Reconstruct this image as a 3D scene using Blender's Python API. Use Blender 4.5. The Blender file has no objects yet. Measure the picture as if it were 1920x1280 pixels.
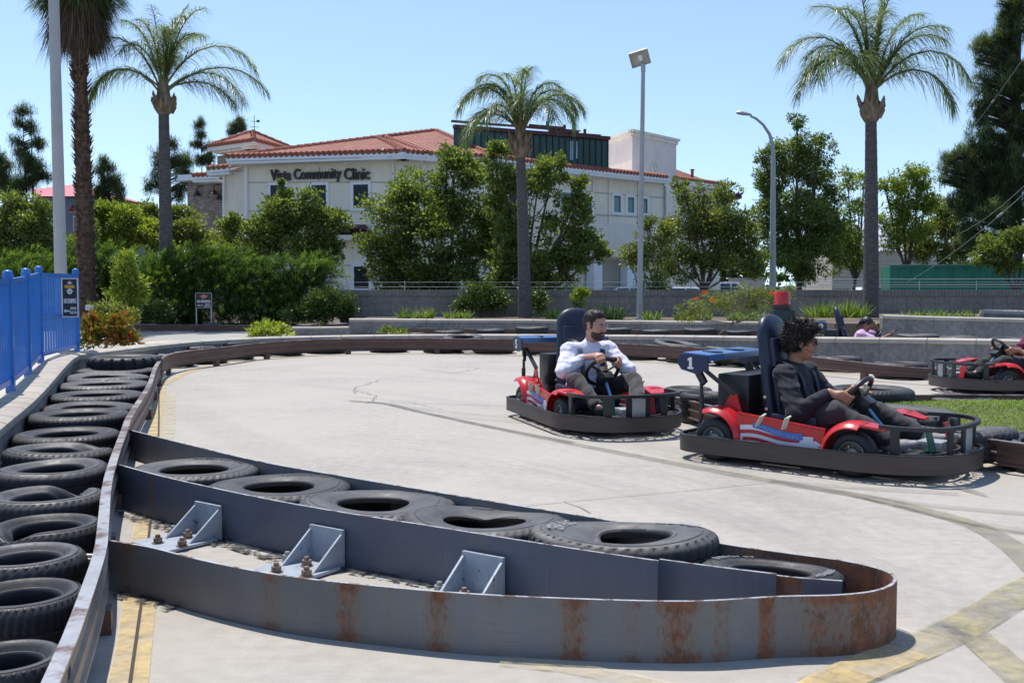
import bpy, bmesh, math, random
import numpy as np
from mathutils import Vector, Matrix
R = math.radians
sc = bpy.context.scene
COL = sc.collection
random.seed(7)
# ------------------------------------------------------------------ camera
CAMZ = 1.2
FPX = 1950.0                     # focal length in photo pixels (1920 wide)
HOR = 535.0                      # photo row of the horizon
PITCH = math.atan((640 - HOR) / FPX)
cam = bpy.data.objects.new('camera', bpy.data.cameras.new('camera'))
COL.objects.link(cam)
cam.location = (0, 0, CAMZ)
cam.rotation_euler = (math.pi / 2 - PITCH, 0, 0)
cam.data.sensor_width = 36
cam.data.lens = 36 * FPX / 1920
cam.data.clip_end = 3000
cam.data.dof.use_dof = True
cam.data.dof.focus_distance = 7.0
cam.data.dof.aperture_fstop = 12.0
sc.camera = cam
# ------------------------------------------------------------------ light
SUN_EL, SUN_AZ = R(68), R(-34)   # azimuth measured from +Y towards +X
world = bpy.data.worlds.new('World'); sc.world = world; world.use_nodes = True
wn = world.node_tree
bg = wn.nodes['Background']
sky = wn.nodes.new('ShaderNodeTexSky'); sky.sky_type = 'NISHITA'; sky.sun_disc = False
sky.sun_elevation = SUN_EL; sky.sun_rotation = SUN_AZ
sky.air_density = 1.0; sky.dust_density = 0.25; sky.ozone_density = 1.0; sky.altitude = 50
_tc = wn.nodes.new('ShaderNodeTexCoord'); _ad = wn.nodes.new('ShaderNodeVectorMath'); _ad.operation = 'ADD'; _ad.inputs[1].default_value = (0, 0, .085)
_nm = wn.nodes.new('ShaderNodeVectorMath'); _nm.operation = 'NORMALIZE'      # lifts the lookup so the hazy band sinks below the horizon
wn.links.new(_tc.outputs['Generated'], _ad.inputs[0]); wn.links.new(_ad.outputs[0], _nm.inputs[0]); wn.links.new(_nm.outputs[0], sky.inputs[0])
wn.links.new(sky.outputs[0], bg.inputs[0]); bg.inputs[1].default_value = 0.15
sd = bpy.data.lights.new('sun', 'SUN'); sd.energy = 4.0; sd.angle = R(0.53); sd.color = (1, 0.955, 0.89)
sun = bpy.data.objects.new('sun', sd); COL.objects.link(sun)
svec = Vector((math.sin(SUN_AZ) * math.cos(SUN_EL), math.cos(SUN_AZ) * math.cos(SUN_EL), math.sin(SUN_EL)))
sun.rotation_euler = svec.to_track_quat('Z', 'Y').to_euler(); sun.location = (-10, 10, 30)
sc.view_settings.view_transform = 'Standard'; sc.view_settings.look = 'None'
sc.view_settings.gamma = 1; sc.view_settings.exposure = 0.42
# ------------------------------------------------------------------ geometry helpers
_c, _s = math.cos(PITCH), math.sin(PITCH)
def ray(px, py):
    a, b = (px - 960) / FPX, (640 - py) / FPX
    return Vector((a, _c + b * _s, -_s + b * _c))
def at(px, py, z=0.0):           # point of height z seen at a photo pixel
    d = ray(px, py); t = (z - CAMZ) / d.z
    return Vector((d.x * t, d.y * t, z))
def atd(px, py, Y):              # point at distance Y in front of the camera
    d = ray(px, py); t = Y / d.y
    return Vector((d.x * t, Y, CAMZ + d.z * t))
def tag(o, label=None, cat=None, group=None, kind=None):
    if label: o['label'] = label
    if cat: o['category'] = cat
    if group: o['group'] = group
    if kind: o['kind'] = kind
    return o
def empty(name, loc=(0, 0, 0), rz=0, label=None, cat=None, group=None):
    o = bpy.data.objects.new(name, None); COL.objects.link(o)
    o.location = loc; o.rotation_euler = (0, 0, rz); o.empty_display_size = .1
    return tag(o, label, cat, group)
def copy_tree(o, parent=None):
    c = o.copy(); COL.objects.link(c); c.parent = parent
    for ch in [x for x in KIDS.get(o.name, [])]: copy_tree(ch, c)
    return c
KIDS = {}
def link(name, me, parent=None, smooth=False):
    o = bpy.data.objects.new(name, me); COL.objects.link(o)
    if parent is not None:
        o.parent = parent; KIDS.setdefault(parent.name, []).append(o)
    if smooth and me and len(me.polygons): me.polygons.foreach_set('use_smooth', [True] * len(me.polygons))
    return o
def autosmooth(me, deg=35):
    bm = bmesh.new(); bm.from_mesh(me)
    for f in bm.faces: f.smooth = True
    for e in bm.edges:
        e.smooth = not (len(e.link_faces) == 2 and e.calc_face_angle(0) > R(deg))
    bm.to_mesh(me); bm.free()
class MB:
    """collects shapes, builds them as one mesh object"""
    def __init__(s): s.v = []; s.f = []; s.m = []; s.uv = []; s.mi = 0; s.T = Matrix()
    def add(s, vs, fs, uvs=None):
        b = len(s.v); T = s.T
        s.v += [tuple(T @ Vector(p)) for p in vs]
        for i, f in enumerate(fs):
            s.f.append([b + k for k in f]); s.m.append(s.mi)
            s.uv.append(uvs[i] if uvs else None)
        return s
    def box(s, c, d, rz=0, M=None, bev=0):
        x, y, z = d[0] / 2, d[1] / 2, d[2] / 2
        Q = Matrix.Translation(c) @ (M if M is not None else Matrix.Rotation(rz, 4, 'Z'))
        if bev > 0:
            bm = bmesh.new(); bmesh.ops.create_cube(bm, size=1)
            bmesh.ops.scale(bm, vec=d, verts=bm.verts)
            bmesh.ops.bevel(bm, geom=bm.edges[:] , offset=bev, segments=2, affect='EDGES', profile=.6)
            bm.verts.index_update()
            vs = [Q @ v.co for v in bm.verts]; fs = [[v.index for v in f.verts] for f in bm.faces]; bm.free()
            return s.add(vs, fs)
        vs = [Q @ Vector(p) for p in [(-x,-y,-z),(x,-y,-z),(x,y,-z),(-x,y,-z),(-x,-y,z),(x,-y,z),(x,y,z),(-x,y,z)]]
        return s.add(vs, [(3,2,1,0),(4,5,6,7),(0,1,5,4),(1,2,6,5),(2,3,7,6),(3,0,4,7)])
    def bar(s, a, b, w, h=None):  # square bar between two points
        a, b = Vector(a), Vector(b); h = h or w; d = b - a
        q = d.to_track_quat('Y', 'Z').to_matrix().to_4x4()
        return s.box((a + b) / 2, (w, d.length, h), M=q)
    def tube(s, pts, r, n=10, cap=True, closed=False):
        pts = [Vector(p) for p in pts]; k = len(pts)
        rs = r if hasattr(r, '__len__') else [r] * k
        up = None; vs = []
        for i, p in enumerate(pts):
            if closed: t = pts[(i + 1) % k] - pts[i - 1]
            else: t = pts[min(i + 1, k - 1)] - pts[max(i - 1, 0)]
            t.normalize()
            if up is None: up = t.orthogonal().normalized()
            up = (up - t * up.dot(t)); up = up.normalized() if up.length > 1e-6 else t.orthogonal().normalized()
            w = t.cross(up)
            for j in range(n):
                a = 2 * math.pi * j / n
                vs.append(p + (up * math.cos(a) + w * math.sin(a)) * rs[i])
        fs = []
        for i in range(k if closed else k - 1):
            i2 = (i + 1) % k
            for j in range(n):
                j2 = (j + 1) % n
                fs.append((i * n + j, i * n + j2, i2 * n + j2, i2 * n + j))
        if cap and not closed:
            fs.append(tuple(range(n - 1, -1, -1))); fs.append(tuple(range((k - 1) * n, k * n)))
        return s.add(vs, fs)
    def lathe(s, prof, n=32, c=(0, 0, 0), M=None, closed=False):
        Q = Matrix.Translation(c) @ (M if M is not None else Matrix()); k = len(prof)
        vs = [Q @ Vector((r * math.cos(2 * math.pi * j / n), r * math.sin(2 * math.pi * j / n), z)) for r, z in prof for j in range(n)]
        fs = []
        for i in range(k if closed else k - 1):
            i2 = (i + 1) % k
            for j in range(n):
                j2 = (j + 1) % n
                fs.append((i * n + j, i * n + j2, i2 * n + j2, i2 * n + j))
        return s.add(vs, fs)
    def prism(s, poly, z0, z1, M=None):
        Q = M if M is not None else Matrix(); n = len(poly)
        vs = [Q @ Vector((x, y, z0)) for x, y in poly] + [Q @ Vector((x, y, z1)) for x, y in poly]
        fs = [tuple(range(n - 1, -1, -1)), tuple(range(n, 2 * n))] + [(i, (i + 1) % n, n + (i + 1) % n, n + i) for i in range(n)]
        return s.add(vs, fs)
    def build(s, name, mats, parent=None, smooth=False, auto=None):
        me = bpy.data.meshes.new(name); me.from_pydata(s.v, [], s.f)
        for m in (mats if isinstance(mats, (list, tuple)) else [mats]): me.materials.append(m)
        me.polygons.foreach_set('material_index', s.m)
        if any(u is not None for u in s.uv):
            L = me.uv_layers.new(name='UVMap')
            k = 0
            for u, f in zip(s.uv, s.f):
                for j in range(len(f)):
                    if u: L.data[k + j].uv = u[j]
                k += len(f)
        me.update()
        if auto: autosmooth(me, auto)
        return link(name, me, parent, smooth)
def spline(pts, step=.25):       # Catmull-Rom resample of 3D points
    P = [Vector(p) for p in pts]; P = [P[0] * 2 - P[1]] + P + [P[-1] * 2 - P[-2]]
    out = []
    for i in range(1, len(P) - 2):
        n = max(1, int((P[i + 1] - P[i]).length / step))
        for j in range(n):
            t = j / n; a, b, c, d = P[i - 1:i + 3]
            out.append(.5 * ((2 * b) + (c - a) * t + (2 * a - 5 * b + 4 * c - d) * t * t + (3 * b - a - 3 * c + d) * t ** 3))
    out.append(P[-2]); return out
def sweep(pts, prof, closed=False, step=None):
    """extrude a (side, height) profile along a ground path; side>0 is right of travel. returns verts, faces, uvs"""
    n = len(prof); k = len(pts); vs = []; fs = []; uv = []; L = [0]
    for i in range(1, k + 1): L.append(L[-1] + (pts[i % k] - pts[i - 1]).length)
    for i, p in enumerate(pts):
        a = pts[i - 1] if (i or closed) else pts[0]; b = pts[(i + 1) % k] if (closed or i < k - 1) else pts[-1]
        t = (b - a); t.z = 0; t.normalize(); nr = Vector((t.y, -t.x, 0))
        for (u, h) in prof: vs.append(p + nr * u + Vector((0, 0, h)))
    hl = [0]
    for j in range(1, n + 1): hl.append(hl[-1] + math.dist(prof[j % n], prof[j - 1]))
    for i in range(k if closed else k - 1):
        i2 = (i + 1) % k
        for j in range(n):
            j2 = (j + 1) % n
            fs.append((i * n + j, i2 * n + j, i2 * n + j2, i * n + j2))
            uv.append([(L[i], hl[j]), (L[i + 1], hl[j]), (L[i + 1], hl[j + 1]), (L[i], hl[j + 1])])
    if not closed:
        fs.append(tuple(range(n))); uv.append([(0, 0)] * n)
        fs.append(tuple((k - 1) * n + j for j in reversed(range(n)))); uv.append([(0, 0)] * n)
    return vs, fs, uv
def mesh_np(name, V, F, mats, attr=None, parent=None, smooth=False):
    """fast mesh from numpy: F is (n,4) or (n,3)"""
    me = bpy.data.meshes.new(name); V = np.asarray(V, np.float32); F = np.asarray(F, np.int32); k = F.shape[1]
    me.vertices.add(len(V)); me.vertices.foreach_set('co', V.ravel())
    me.loops.add(F.size); me.loops.foreach_set('vertex_index', F.ravel())
    me.polygons.add(len(F)); me.polygons.foreach_set('loop_start', np.arange(0, F.size, k, dtype=np.int32))
    me.polygons.foreach_set('loop_total', np.full(len(F), k, np.int32))
    for m in (mats if isinstance(mats, (list, tuple)) else [mats]): me.materials.append(m)
    me.update(calc_edges=True)
    if attr is not None:
        for nm, (dom, arr) in attr.items():
            a = me.attributes.new(nm, 'FLOAT', dom); a.data.foreach_set('value', np.asarray(arr, np.float32))
    if smooth: me.polygons.foreach_set('use_smooth', np.ones(len(F), bool))
    return link(name, me, parent)
_tx = {}
def text_poly(txt, size=1.0, bold=0.0, ext=0.0, res=4):
    """flat text as (verts, faces), centred"""
    key = (txt, bold, ext, res)
    if key not in _tx:
        cu = bpy.data.curves.new('t', 'FONT'); cu.body = txt; cu.size = 1; cu.align_x = 'CENTER'; cu.align_y = 'CENTER'
        cu.offset = bold; cu.extrude = ext; cu.resolution_u = res
        o = bpy.data.objects.new('t', cu); COL.objects.link(o)
        dg = bpy.context.evaluated_depsgraph_get(); dg.update()
        me = bpy.data.meshes.new_from_object(o.evaluated_get(dg))
        _tx[key] = ([v.co.copy() for v in me.vertices], [list(p.vertices) for p in me.polygons])
        bpy.data.objects.remove(o); bpy.data.curves.remove(cu); bpy.data.meshes.remove(me)
    vs, fs = _tx[key]
    xs = [v.x for v in vs]; ys = [v.y for v in vs]; cx, cy = (min(xs) + max(xs)) / 2, (min(ys) + max(ys)) / 2
    return [Vector(((v.x - cx) * size, (v.y - cy) * size, v.z * size)) for v in vs], fs
def text_fit(txt, w, h, bold=0.0, ext=0.0):
    vs, fs = text_poly(txt, 1, bold, ext)
    W = max(v.x for v in vs) * 2; H = max(v.y for v in vs) * 2
    return [Vector((v.x * w / W, v.y * h / H, v.z)) for v in vs], fs
# ------------------------------------------------------------------ materials
def newmat(name):
    m = bpy.data.materials.new(name); m.use_nodes = True
    return m, m.node_tree, m.node_tree.nodes['Principled BSDF']
class NT:
    def __init__(s, t): s.t = t
    def n(s, typ, **kw):
        x = s.t.nodes.new(typ)
        for k, v in kw.items():
            if k.startswith('i_'):
                kk = k[2:]; x.inputs[int(kk) if kk.isdigit() else kk.replace('_', ' ')].default_value = v
            else: setattr(x, k, v)
        return x
    def l(s, a, b): s.t.links.new(a, b)
    def noise(s, vec, scale, detail=4, rough=.55, dist=0):
        x = s.n('ShaderNodeTexNoise'); x.inputs['Scale'].default_value = scale; x.inputs['Detail'].default_value = detail
        x.inputs['Roughness'].default_value = rough; x.inputs['Distortion'].default_value = dist
        if vec is not None: s.l(vec, x.inputs['Vector'])
        return x.outputs[0]
    def rng(s, v, a, b, c=0.0, d=1.0):
        x = s.n('ShaderNodeMapRange'); s.l(v, x.inputs[0])
        for i, q in enumerate((a, b, c, d)): x.inputs[i + 1].default_value = q
        return x.outputs[0]
    def mix(s, fac, a, b, mode='MIX'):
        x = s.n('ShaderNodeMix', data_type='RGBA', blend_type=mode)
        for sock, v in ((x.inputs[0], fac), (x.inputs[6], a), (x.inputs[7], b)):
            if hasattr(v, 'links'): s.l(v, sock)
            else: sock.default_value = v if not isinstance(v, (tuple, list)) else (*v[:3], 1)
        return x.outputs[2]
    def math(s, op, a, b=0.0, clamp=False):
        x = s.n('ShaderNodeMath', operation=op, use_clamp=clamp)
        for i, v in enumerate((a, b)):
            if hasattr(v, 'links'): s.l(v, x.inputs[i])
            else: x.inputs[i].default_value = v
        return x.outputs[0]
    def scale(s, vec, sx, sy, sz):
        x = s.n('ShaderNodeMapping'); s.l(vec, x.inputs[0]); x.inputs['Scale'].default_value = (sx, sy, sz)
        return x.outputs[0]
    def bump(s, h, strength, dist, bsdf):
        x = s.n('ShaderNodeBump'); x.inputs['Strength'].default_value = strength; x.inputs['Distance'].default_value = dist
        s.l(h, x.inputs['Height']); s.l(x.outputs[0], bsdf.inputs['Normal']); return x
def mat(name, col, rough=.5, metal=0, var=0, vs=8, bump=0, bs=60, bd=.003, coat=0, rvar=0, spec=None, dirt=None):
    m, t, b = newmat(name); N = NT(t)
    b.inputs['Base Color'].default_value = (*col, 1); b.inputs['Roughness'].default_value = rough
    b.inputs['Metallic'].default_value = metal; b.inputs['Coat Weight'].default_value = coat
    if spec is not None: b.inputs['Specular IOR Level'].default_value = spec
    tc = t.nodes.new('ShaderNodeTexCoord').outputs['Object'] if (var or bump or rvar or dirt) else None
    if var or dirt:
        f = N.rng(N.noise(tc, vs, 5), .25, .75, 1 - var, 1 + var)
        c = N.n('ShaderNodeVectorMath', operation='SCALE'); c.inputs[0].default_value = col; N.l(f, c.inputs['Scale'])
        out = c.outputs[0]
        if dirt:
            dc, ds, lo, hi = dirt
            out = N.mix(N.rng(N.noise(tc, ds, 6, .65), lo, hi), out, dc)
        N.l(out, b.inputs['Base Color'])
    if rvar: N.l(N.rng(N.noise(tc, vs * 2, 4), .3, .7, rough - rvar, rough + rvar), b.inputs['Roughness'])
    if bump: N.bump(N.noise(tc, bs, 5), bump, bd, b)
    return m
# ------------------------------------------------------------------ shared materials
def m_concrete(name, col, grain=.10, streak=0.0, patch=.10, pale=None, speck=.0, bump=.25):
    m, t, b = newmat(name); N = NT(t)
    tc = t.nodes.new('ShaderNodeTexCoord').outputs['Object']
    base = N.rng(N.noise(tc, 1.1, 5, .6, .4), .3, .7, 1 - patch, 1 + patch)
    mid = N.rng(N.noise(tc, 14, 4, .6), .3, .7, 1 - grain * .6, 1 + grain * .6)
    fine = N.rng(N.noise(tc, 220, 2, .6), .3, .7, 1 - grain, 1 + grain)
    f = N.math('MULTIPLY', N.math('MULTIPLY', base, mid), fine)
    if streak:
        st = N.rng(N.noise(N.scale(tc, .5, 9, 1), 4, 4, .6), .3, .7, 1 - streak, 1 + streak)
        f = N.math('MULTIPLY', f, st)
    c = N.n('ShaderNodeVectorMath', operation='SCALE'); c.inputs[0].default_value = col; N.l(f, c.inputs['Scale'])
    out = c.outputs[0]
    if speck:
        vo = N.n('ShaderNodeTexVoronoi'); vo.inputs['Scale'].default_value = 11; N.l(tc, vo.inputs['Vector'])
        sp = N.math('LESS_THAN', vo.outputs['Distance'], speck)
        out = N.mix(N.math('MULTIPLY', sp, .75), out, (.10, .085, .07))
    if pale: out = N.mix(N.rng(N.noise(tc, .35, 4, .6, .6), .42, .66), out, pale)
    N.l(out, b.inputs['Base Color']); b.inputs['Roughness'].default_value = .82
    b.inputs['Specular IOR Level'].default_value = .3
    h = N.math('ADD', N.noise(tc, 180, 3), N.noise(tc, 25, 3))
    N.bump(h, bump, .004, b)
    return m
M = {}
M['track'] = m_concrete('track_concrete', (.362, .334, .294), .19, .045, .075, pale=(.395, .365, .318), speck=.030)
M['lane'] = m_concrete('lane_concrete', (.33, .315, .29), .07, .0, .08)
M['walk'] = m_concrete('walk_concrete', (.48, .44, .38), .08, .0, .08)
M['tan'] = m_concrete('tan_concrete', (.50, .43, .33), .1, 0, .12)
M['cap'] = m_concrete('cap_concrete', (.40, .36, .31), .14, 0, .14, bump=.4)
M['wallc'] = m_concrete('wall_concrete', (.20, .195, .188), .42, 0, .26, bump=.9)
M['parkwall'] = m_concrete('block_concrete', (.21, .198, .182), .34, 0, .16, bump=.5)
M['asphalt'] = m_concrete('asphalt', (.075, .075, .078), .2, 0, .2)
M['soil'] = m_concrete('soil', (.13, .10, .075), .3, 0, .3, bump=.8)
M['crumb'] = m_concrete('rubber_crumbs', (.03, .03, .032), .5, 0, .3, bump=.9)
M['joint'] = mat('joint_dark', (.045, .042, .04), .9)
M['crack'] = mat('crack_dark', (.29, .265, .235), .9)

def m_decal(name, col, alpha, scale=6, lo=.3, hi=.7, amin=.0, uvstretch=None, col2=None, edge=True):
    """thin worn marking on the ground: paint or rubber with its own ragged coverage"""
    m, t, b = newmat(name); N = NT(t)
    tcn = t.nodes.new('ShaderNodeTexCoord'); tc = tcn.outputs['Object']; uv = tcn.outputs['UV']
    v = N.scale(uv, *uvstretch) if uvstretch else tc
    a = N.rng(N.noise(v, scale, 6, .65), lo, hi, amin, alpha)
    if edge:   # fade across the width, uv.y in 0..1
        sx = N.n('ShaderNodeSeparateXYZ'); N.l(uv, sx.inputs[0])
        e = N.math('ABSOLUTE', N.math('SUBTRACT', sx.outputs[1], .5))
        a = N.math('MULTIPLY', a, N.rng(e, .5, .30, 0, 1))
    if col2: N.l(N.mix(N.rng(N.noise(tc, 3.5, 5, .7, .5), .42, .60), col, col2), b.inputs['Base Color'])
    else: b.inputs['Base Color'].default_value = (*col, 1)
    b.inputs['Roughness'].default_value = .75
    N.l(a, b.inputs['Alpha'])
    return m
M['skid'] = m_decal('skid_rubber', (.10, .10, .105), .42, 5, .3, .7, .12, (3, 5, 1))
M['skid_blue'] = m_decal('skid_bluish', (.12, .135, .17), .55, 5, .3, .7, .15, (3, 5, 1))
M['skid_faint'] = m_decal('skid_faint', (.20, .195, .19), .12, 4, .35, .7, .0, (2, 4, 1))
M['yel_old'] = m_decal('yellow_paint_old', (.46, .39, .19), .66, 9, .28, .62, .10, None, (.20, .19, .15), edge=False)
M['yel'] = m_decal('yellow_paint', (.62, .46, .21), .72, 9, .30, .62, .12, edge=False)
M['yel_faint'] = m_decal('yellow_paint_faint', (.58, .50, .32), .50, 8, .35, .65, .04, edge=False)
M['olive'] = m_decal('olive_paint_worn', (.30, .28, .17), .60, 6, .25, .65, .14, None, (.18, .18, .16), edge=False)
M['dust'] = m_decal('crumbs_with_shade', (.03, .03, .03), .95, 22, .47, .56, 0, edge=False)  # dark crumbs along the plates, with plate shadow painted into the patch
M['stain'] = m_decal('pale_stain', (.62, .56, .46), .5, 3, .35, .65, .0)

def m_rubber(name, dust=.5):
    m, t, b = newmat(name); N = NT(t)
    tc = t.nodes.new('ShaderNodeTexCoord').outputs['Object']
    oi = t.nodes.new('ShaderNodeObjectInfo').outputs['Random']
    off = N.n('ShaderNodeVectorMath', operation='ADD'); N.l(tc, off.inputs[0])
    cx = N.n('ShaderNodeCombineXYZ'); N.l(N.math('MULTIPLY', oi, 37.0), cx.inputs[0]); N.l(cx.outputs[0], off.inputs[1])
    v = off.outputs[0]
    g = t.nodes.new('ShaderNodeNewGeometry'); sx = N.n('ShaderNodeSeparateXYZ'); N.l(g.outputs['Normal'], sx.inputs[0])
    up = N.rng(sx.outputs[2], .15, .95)
    n = N.rng(N.noise(v, 7, 6, .65), .25, .75)
    rv = N.rng(oi, 0, 1, .55, 1.6)
    f = N.math('MULTIPLY', N.math('MULTIPLY', N.math('ADD', N.math('MULTIPLY', up, .72), .13), N.math('ADD', n, .35)), N.math('MULTIPLY', rv, dust), clamp=True)
    N.l(N.mix(f, (.011, .011, .013), (.15, .148, .145)), b.inputs['Base Color'])
    N.l(N.rng(N.noise(v, 16, 4), .3, .7, .46, .68), b.inputs['Roughness'])
    b.inputs['Specular IOR Level'].default_value = .4
    h = N.math('ADD', N.noise(v, 120, 3), N.math('MULTIPLY', N.noise(v, 18, 3), 2))
    N.bump(h, .22, .003, b)
    return m
M['rubber'] = m_rubber('tyre_rubber', .50)
M['rubber_kart'] = mat('kart_tyre_rubber', (.022, .022, .024), .6, var=.3)
M['letter'] = mat('raised_lettering', (.24, .24, .24), .6)
M['letter_dim'] = mat('raised_lettering_dark', (.042, .041, .04), .5)
M['letter_band'] = mat('lettering_band', (.03, .03, .03), .6)

def m_steel(name, col, rustamt=0.0, gloss=.45, streak=True):
    """painted plate; attribute 'rust' says where it has corroded"""
    m, t, b = newmat(name); N = NT(t)
    tc = t.nodes.new('ShaderNodeTexCoord'); uv = tc.outputs['UV']; ob = tc.outputs['Object']
    at_ = t.nodes.new('ShaderNodeAttribute'); at_.attribute_name = 'rust'
    base = N.rng(N.noise(ob, 3, 6, .6), .3, .7, .82, 1.15)
    c = N.n('ShaderNodeVectorMath', operation='SCALE'); c.inputs[0].default_value = col; N.l(base, c.inputs['Scale'])
    out = c.outputs[0]
    # long horizontal scuffs
    sc_ = N.noise(N.scale(uv, 2.2, 42, 1), 3.0, 5, .65)
    out = N.mix(N.rng(sc_, .60, .72, 0, .55), out, (.045, .043, .045))
    drip = N.noise(N.scale(uv, 45, 1.5, 1), 2.0, 4, .6)
    out = N.mix(N.rng(drip, .64, .74, 0, .28), out, (.30, .31, .33))
    out = N.mix(N.rng(at_.outputs['Fac'], .05, .7, 0, .7), out, (.17, .125, .080))
    r1 = N.math('ADD', at_.outputs['Fac'], N.math('MULTIPLY', N.math('SUBTRACT', N.noise(N.scale(ob, 1, 1, .45), 62, 9, .82), .5), 1.9))
    rm = N.rng(r1, .34, .66, 0, .95)
    fl = N.rng(N.noise(N.scale(uv, 14, 22, 1), 3.2, 7, .8), .63, .69, 0, .9)
    rc = N.mix(N.rng(N.noise(ob, 18, 6, .7), .3, .7), (.075, .030, .018), (.27, .095, .035))
    rc = N.mix(N.rng(N.noise(ob, 70, 4, .7), .58, .75), rc, (.20, .165, .13))
    mask = N.math('MAXIMUM', rm, N.math('MULTIPLY', fl, .8))
    N.l(N.mix(mask, out, rc), b.inputs['Base Color'])
    N.l(N.rng(mask, 0, 1, gloss, .8), b.inputs['Roughness'])
    b.inputs['Metallic'].default_value = 0
    N.bump(N.math('ADD', N.noise(ob, 40, 5, .7), N.math('MULTIPLY', mask, .6)), .22, .003, b)
    return m
M['plate'] = m_steel('grey_painted_plate', (.142, .146, .154))
M['plate_blue'] = m_steel('blue_grey_plate', (.082, .098, .135), gloss=.40)
M['plate_edge'] = mat('worn_plate_edge', (.42, .42, .43), .45, .3, var=.3, vs=20, dirt=((.16, .07, .035), 14, .52, .6))
def m_rail(name, c1, c2, grey):
    m, t, b = newmat(name); N = NT(t)
    tc = t.nodes.new('ShaderNodeTexCoord'); uv = tc.outputs['UV']; ob = tc.outputs['Object']
    s1 = N.noise(N.scale(uv, .8, 38, 1), 2.5, 6, .7)
    out = N.mix(N.rng(s1, .35, .65), c1, c2)
    out = N.mix(N.rng(N.noise(N.scale(uv, 1.6, 60, 1), 3, 6, .7), .58, .70, 0, .8), out, grey)
    out = N.mix(N.rng(N.noise(ob, 2.2, 5, .6), .45, .65, 0, .5), out, (.07, .045, .038))
    N.l(out, b.inputs['Base Color']); b.inputs['Roughness'].default_value = .5; b.inputs['Metallic'].default_value = .25
    N.bump(N.noise(N.scale(uv, 3, 50, 1), 4, 5, .7), .25, .003, b)
    return m
M['rail'] = m_rail('rusty_brown_rail', (.085, .042, .034), (.15, .085, .065), (.25, .215, .20))
M['rail_pale'] = m_rail('scuffed_rail', (.22, .165, .125), (.33, .26, .21), (.42, .38, .34))
M['rail_top'] = mat('polished_rail_top', (.50, .49, .48), .35, .55, var=.25, vs=12, dirt=((.20, .11, .075), 6, .50, .62))
M['rail_top_b'] = mat('worn_rail_top', (.36, .31, .28), .4, .4, var=.25, vs=12, dirt=((.13, .065, .05), 5, .42, .58))
M['ring'] = m_rail('kart_bumper_steel', (.050, .042, .040), (.080, .066, .060), (.12, .10, .09))
M['bolt'] = mat('rusty_bolt', (.20, .125, .085), .6, .4, var=.5, vs=60, dirt=((.30, .28, .26), 90, .5, .62))
M['boltg'] = mat('zinc_bolt', (.33, .32, .30), .5, .6, var=.3, vs=60)
M['bracket'] = mat('grey_bracket_paint', (.34, .38, .43), .45, .1, var=.15, vs=12, dirt=((.13, .10, .085), 25, .60, .68))
def m_fence():
    m, t, b = newmat('blue_fence_paint'); N = NT(t)
    tc = t.nodes.new('ShaderNodeTexCoord').outputs['Object']
    N.l(N.mix(N.rng(N.noise(tc, 2.5, 5), .3, .7), (.016, .15, .50), (.025, .19, .58)), b.inputs['Base Color'])
    b.inputs['Roughness'].default_value = .38; b.inputs['Coat Weight'].default_value = .15
    return m
M['fence'] = m_fence()
M['black'] = mat('black_paint', (.018, .018, .02), .4, var=.3, vs=6)
M['black_matte'] = mat('black_matte', (.02, .02, .021), .7, var=.3)
M['sign_black'] = mat('sign_black', (.018, .018, .021), .35)
M['white'] = mat('white_print', (.78, .78, .76), .5)
M['sign_white'] = mat('sign_white_print', (.62, .63, .64), .5)
M['grey_metal'] = mat('brushed_metal', (.42, .43, .44), .42, .5, var=.12, vs=8)
M['galv'] = mat('galvanised_steel', (.40, .41, .42), .5, .4, var=.15, vs=4, dirt=((.2, .12, .08), 3.5, .66, .72))
M['pole'] = mat('grey_pole_paint', (.36, .36, .36), .55, .1, var=.14, vs=2.0, dirt=((.22, .17, .12), 5, .66, .72))
M['gold'] = mat('gold_print', (.52, .30, .03), .5)
M['orange'] = mat('orange_print', (.50, .20, .06), .5)
M['mauve'] = mat('mauve_print', (.33, .22, .30), .5)
M['red'] = mat('glossy_red_plastic', (.52, .016, .018), .30, coat=.22, var=.12, vs=7, rvar=.10, dirt=((.20, .03, .028), 11, .60, .74))
M['red_d'] = mat('red_pedal_paint', (.42, .015, .015), .4)
M['green_d'] = mat('green_pedal_paint', (.012, .11, .055), .4)
M['blue_wing'] = mat('blue_spoiler_paint', (.045, .115, .28), .33, coat=.2, var=.12, vs=7)
M['navy_p'] = mat('navy_plate_plastic', (.018, .028, .075), .35)
M['vinyl'] = mat('navy_vinyl', (.013, .019, .042), .42, var=.2, vs=10, bump=.12, bs=250, bd=.001)
M['flag_b'] = mat('flag_blue', (.055, .16, .46), .4); M['flag_r'] = mat('flag_red', (.45, .02, .035), .4)
M['flag_w'] = mat('flag_white', (.66, .66, .70), .4)
M['chrome'] = mat('chrome', (.6, .6, .6), .25, 1)
M['rim'] = mat('dull_wheel_rim', (.27, .245, .21), .45, .5, var=.3, vs=25)
M['blue_rod'] = mat('blue_rod', (.16, .33, .55), .35, .2)
M['cream'] = mat('pale_handle', (.52, .55, .44), .5)
M['strap'] = mat('belt_webbing', (.018, .024, .045), .7, bump=.2, bs=300)
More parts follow.
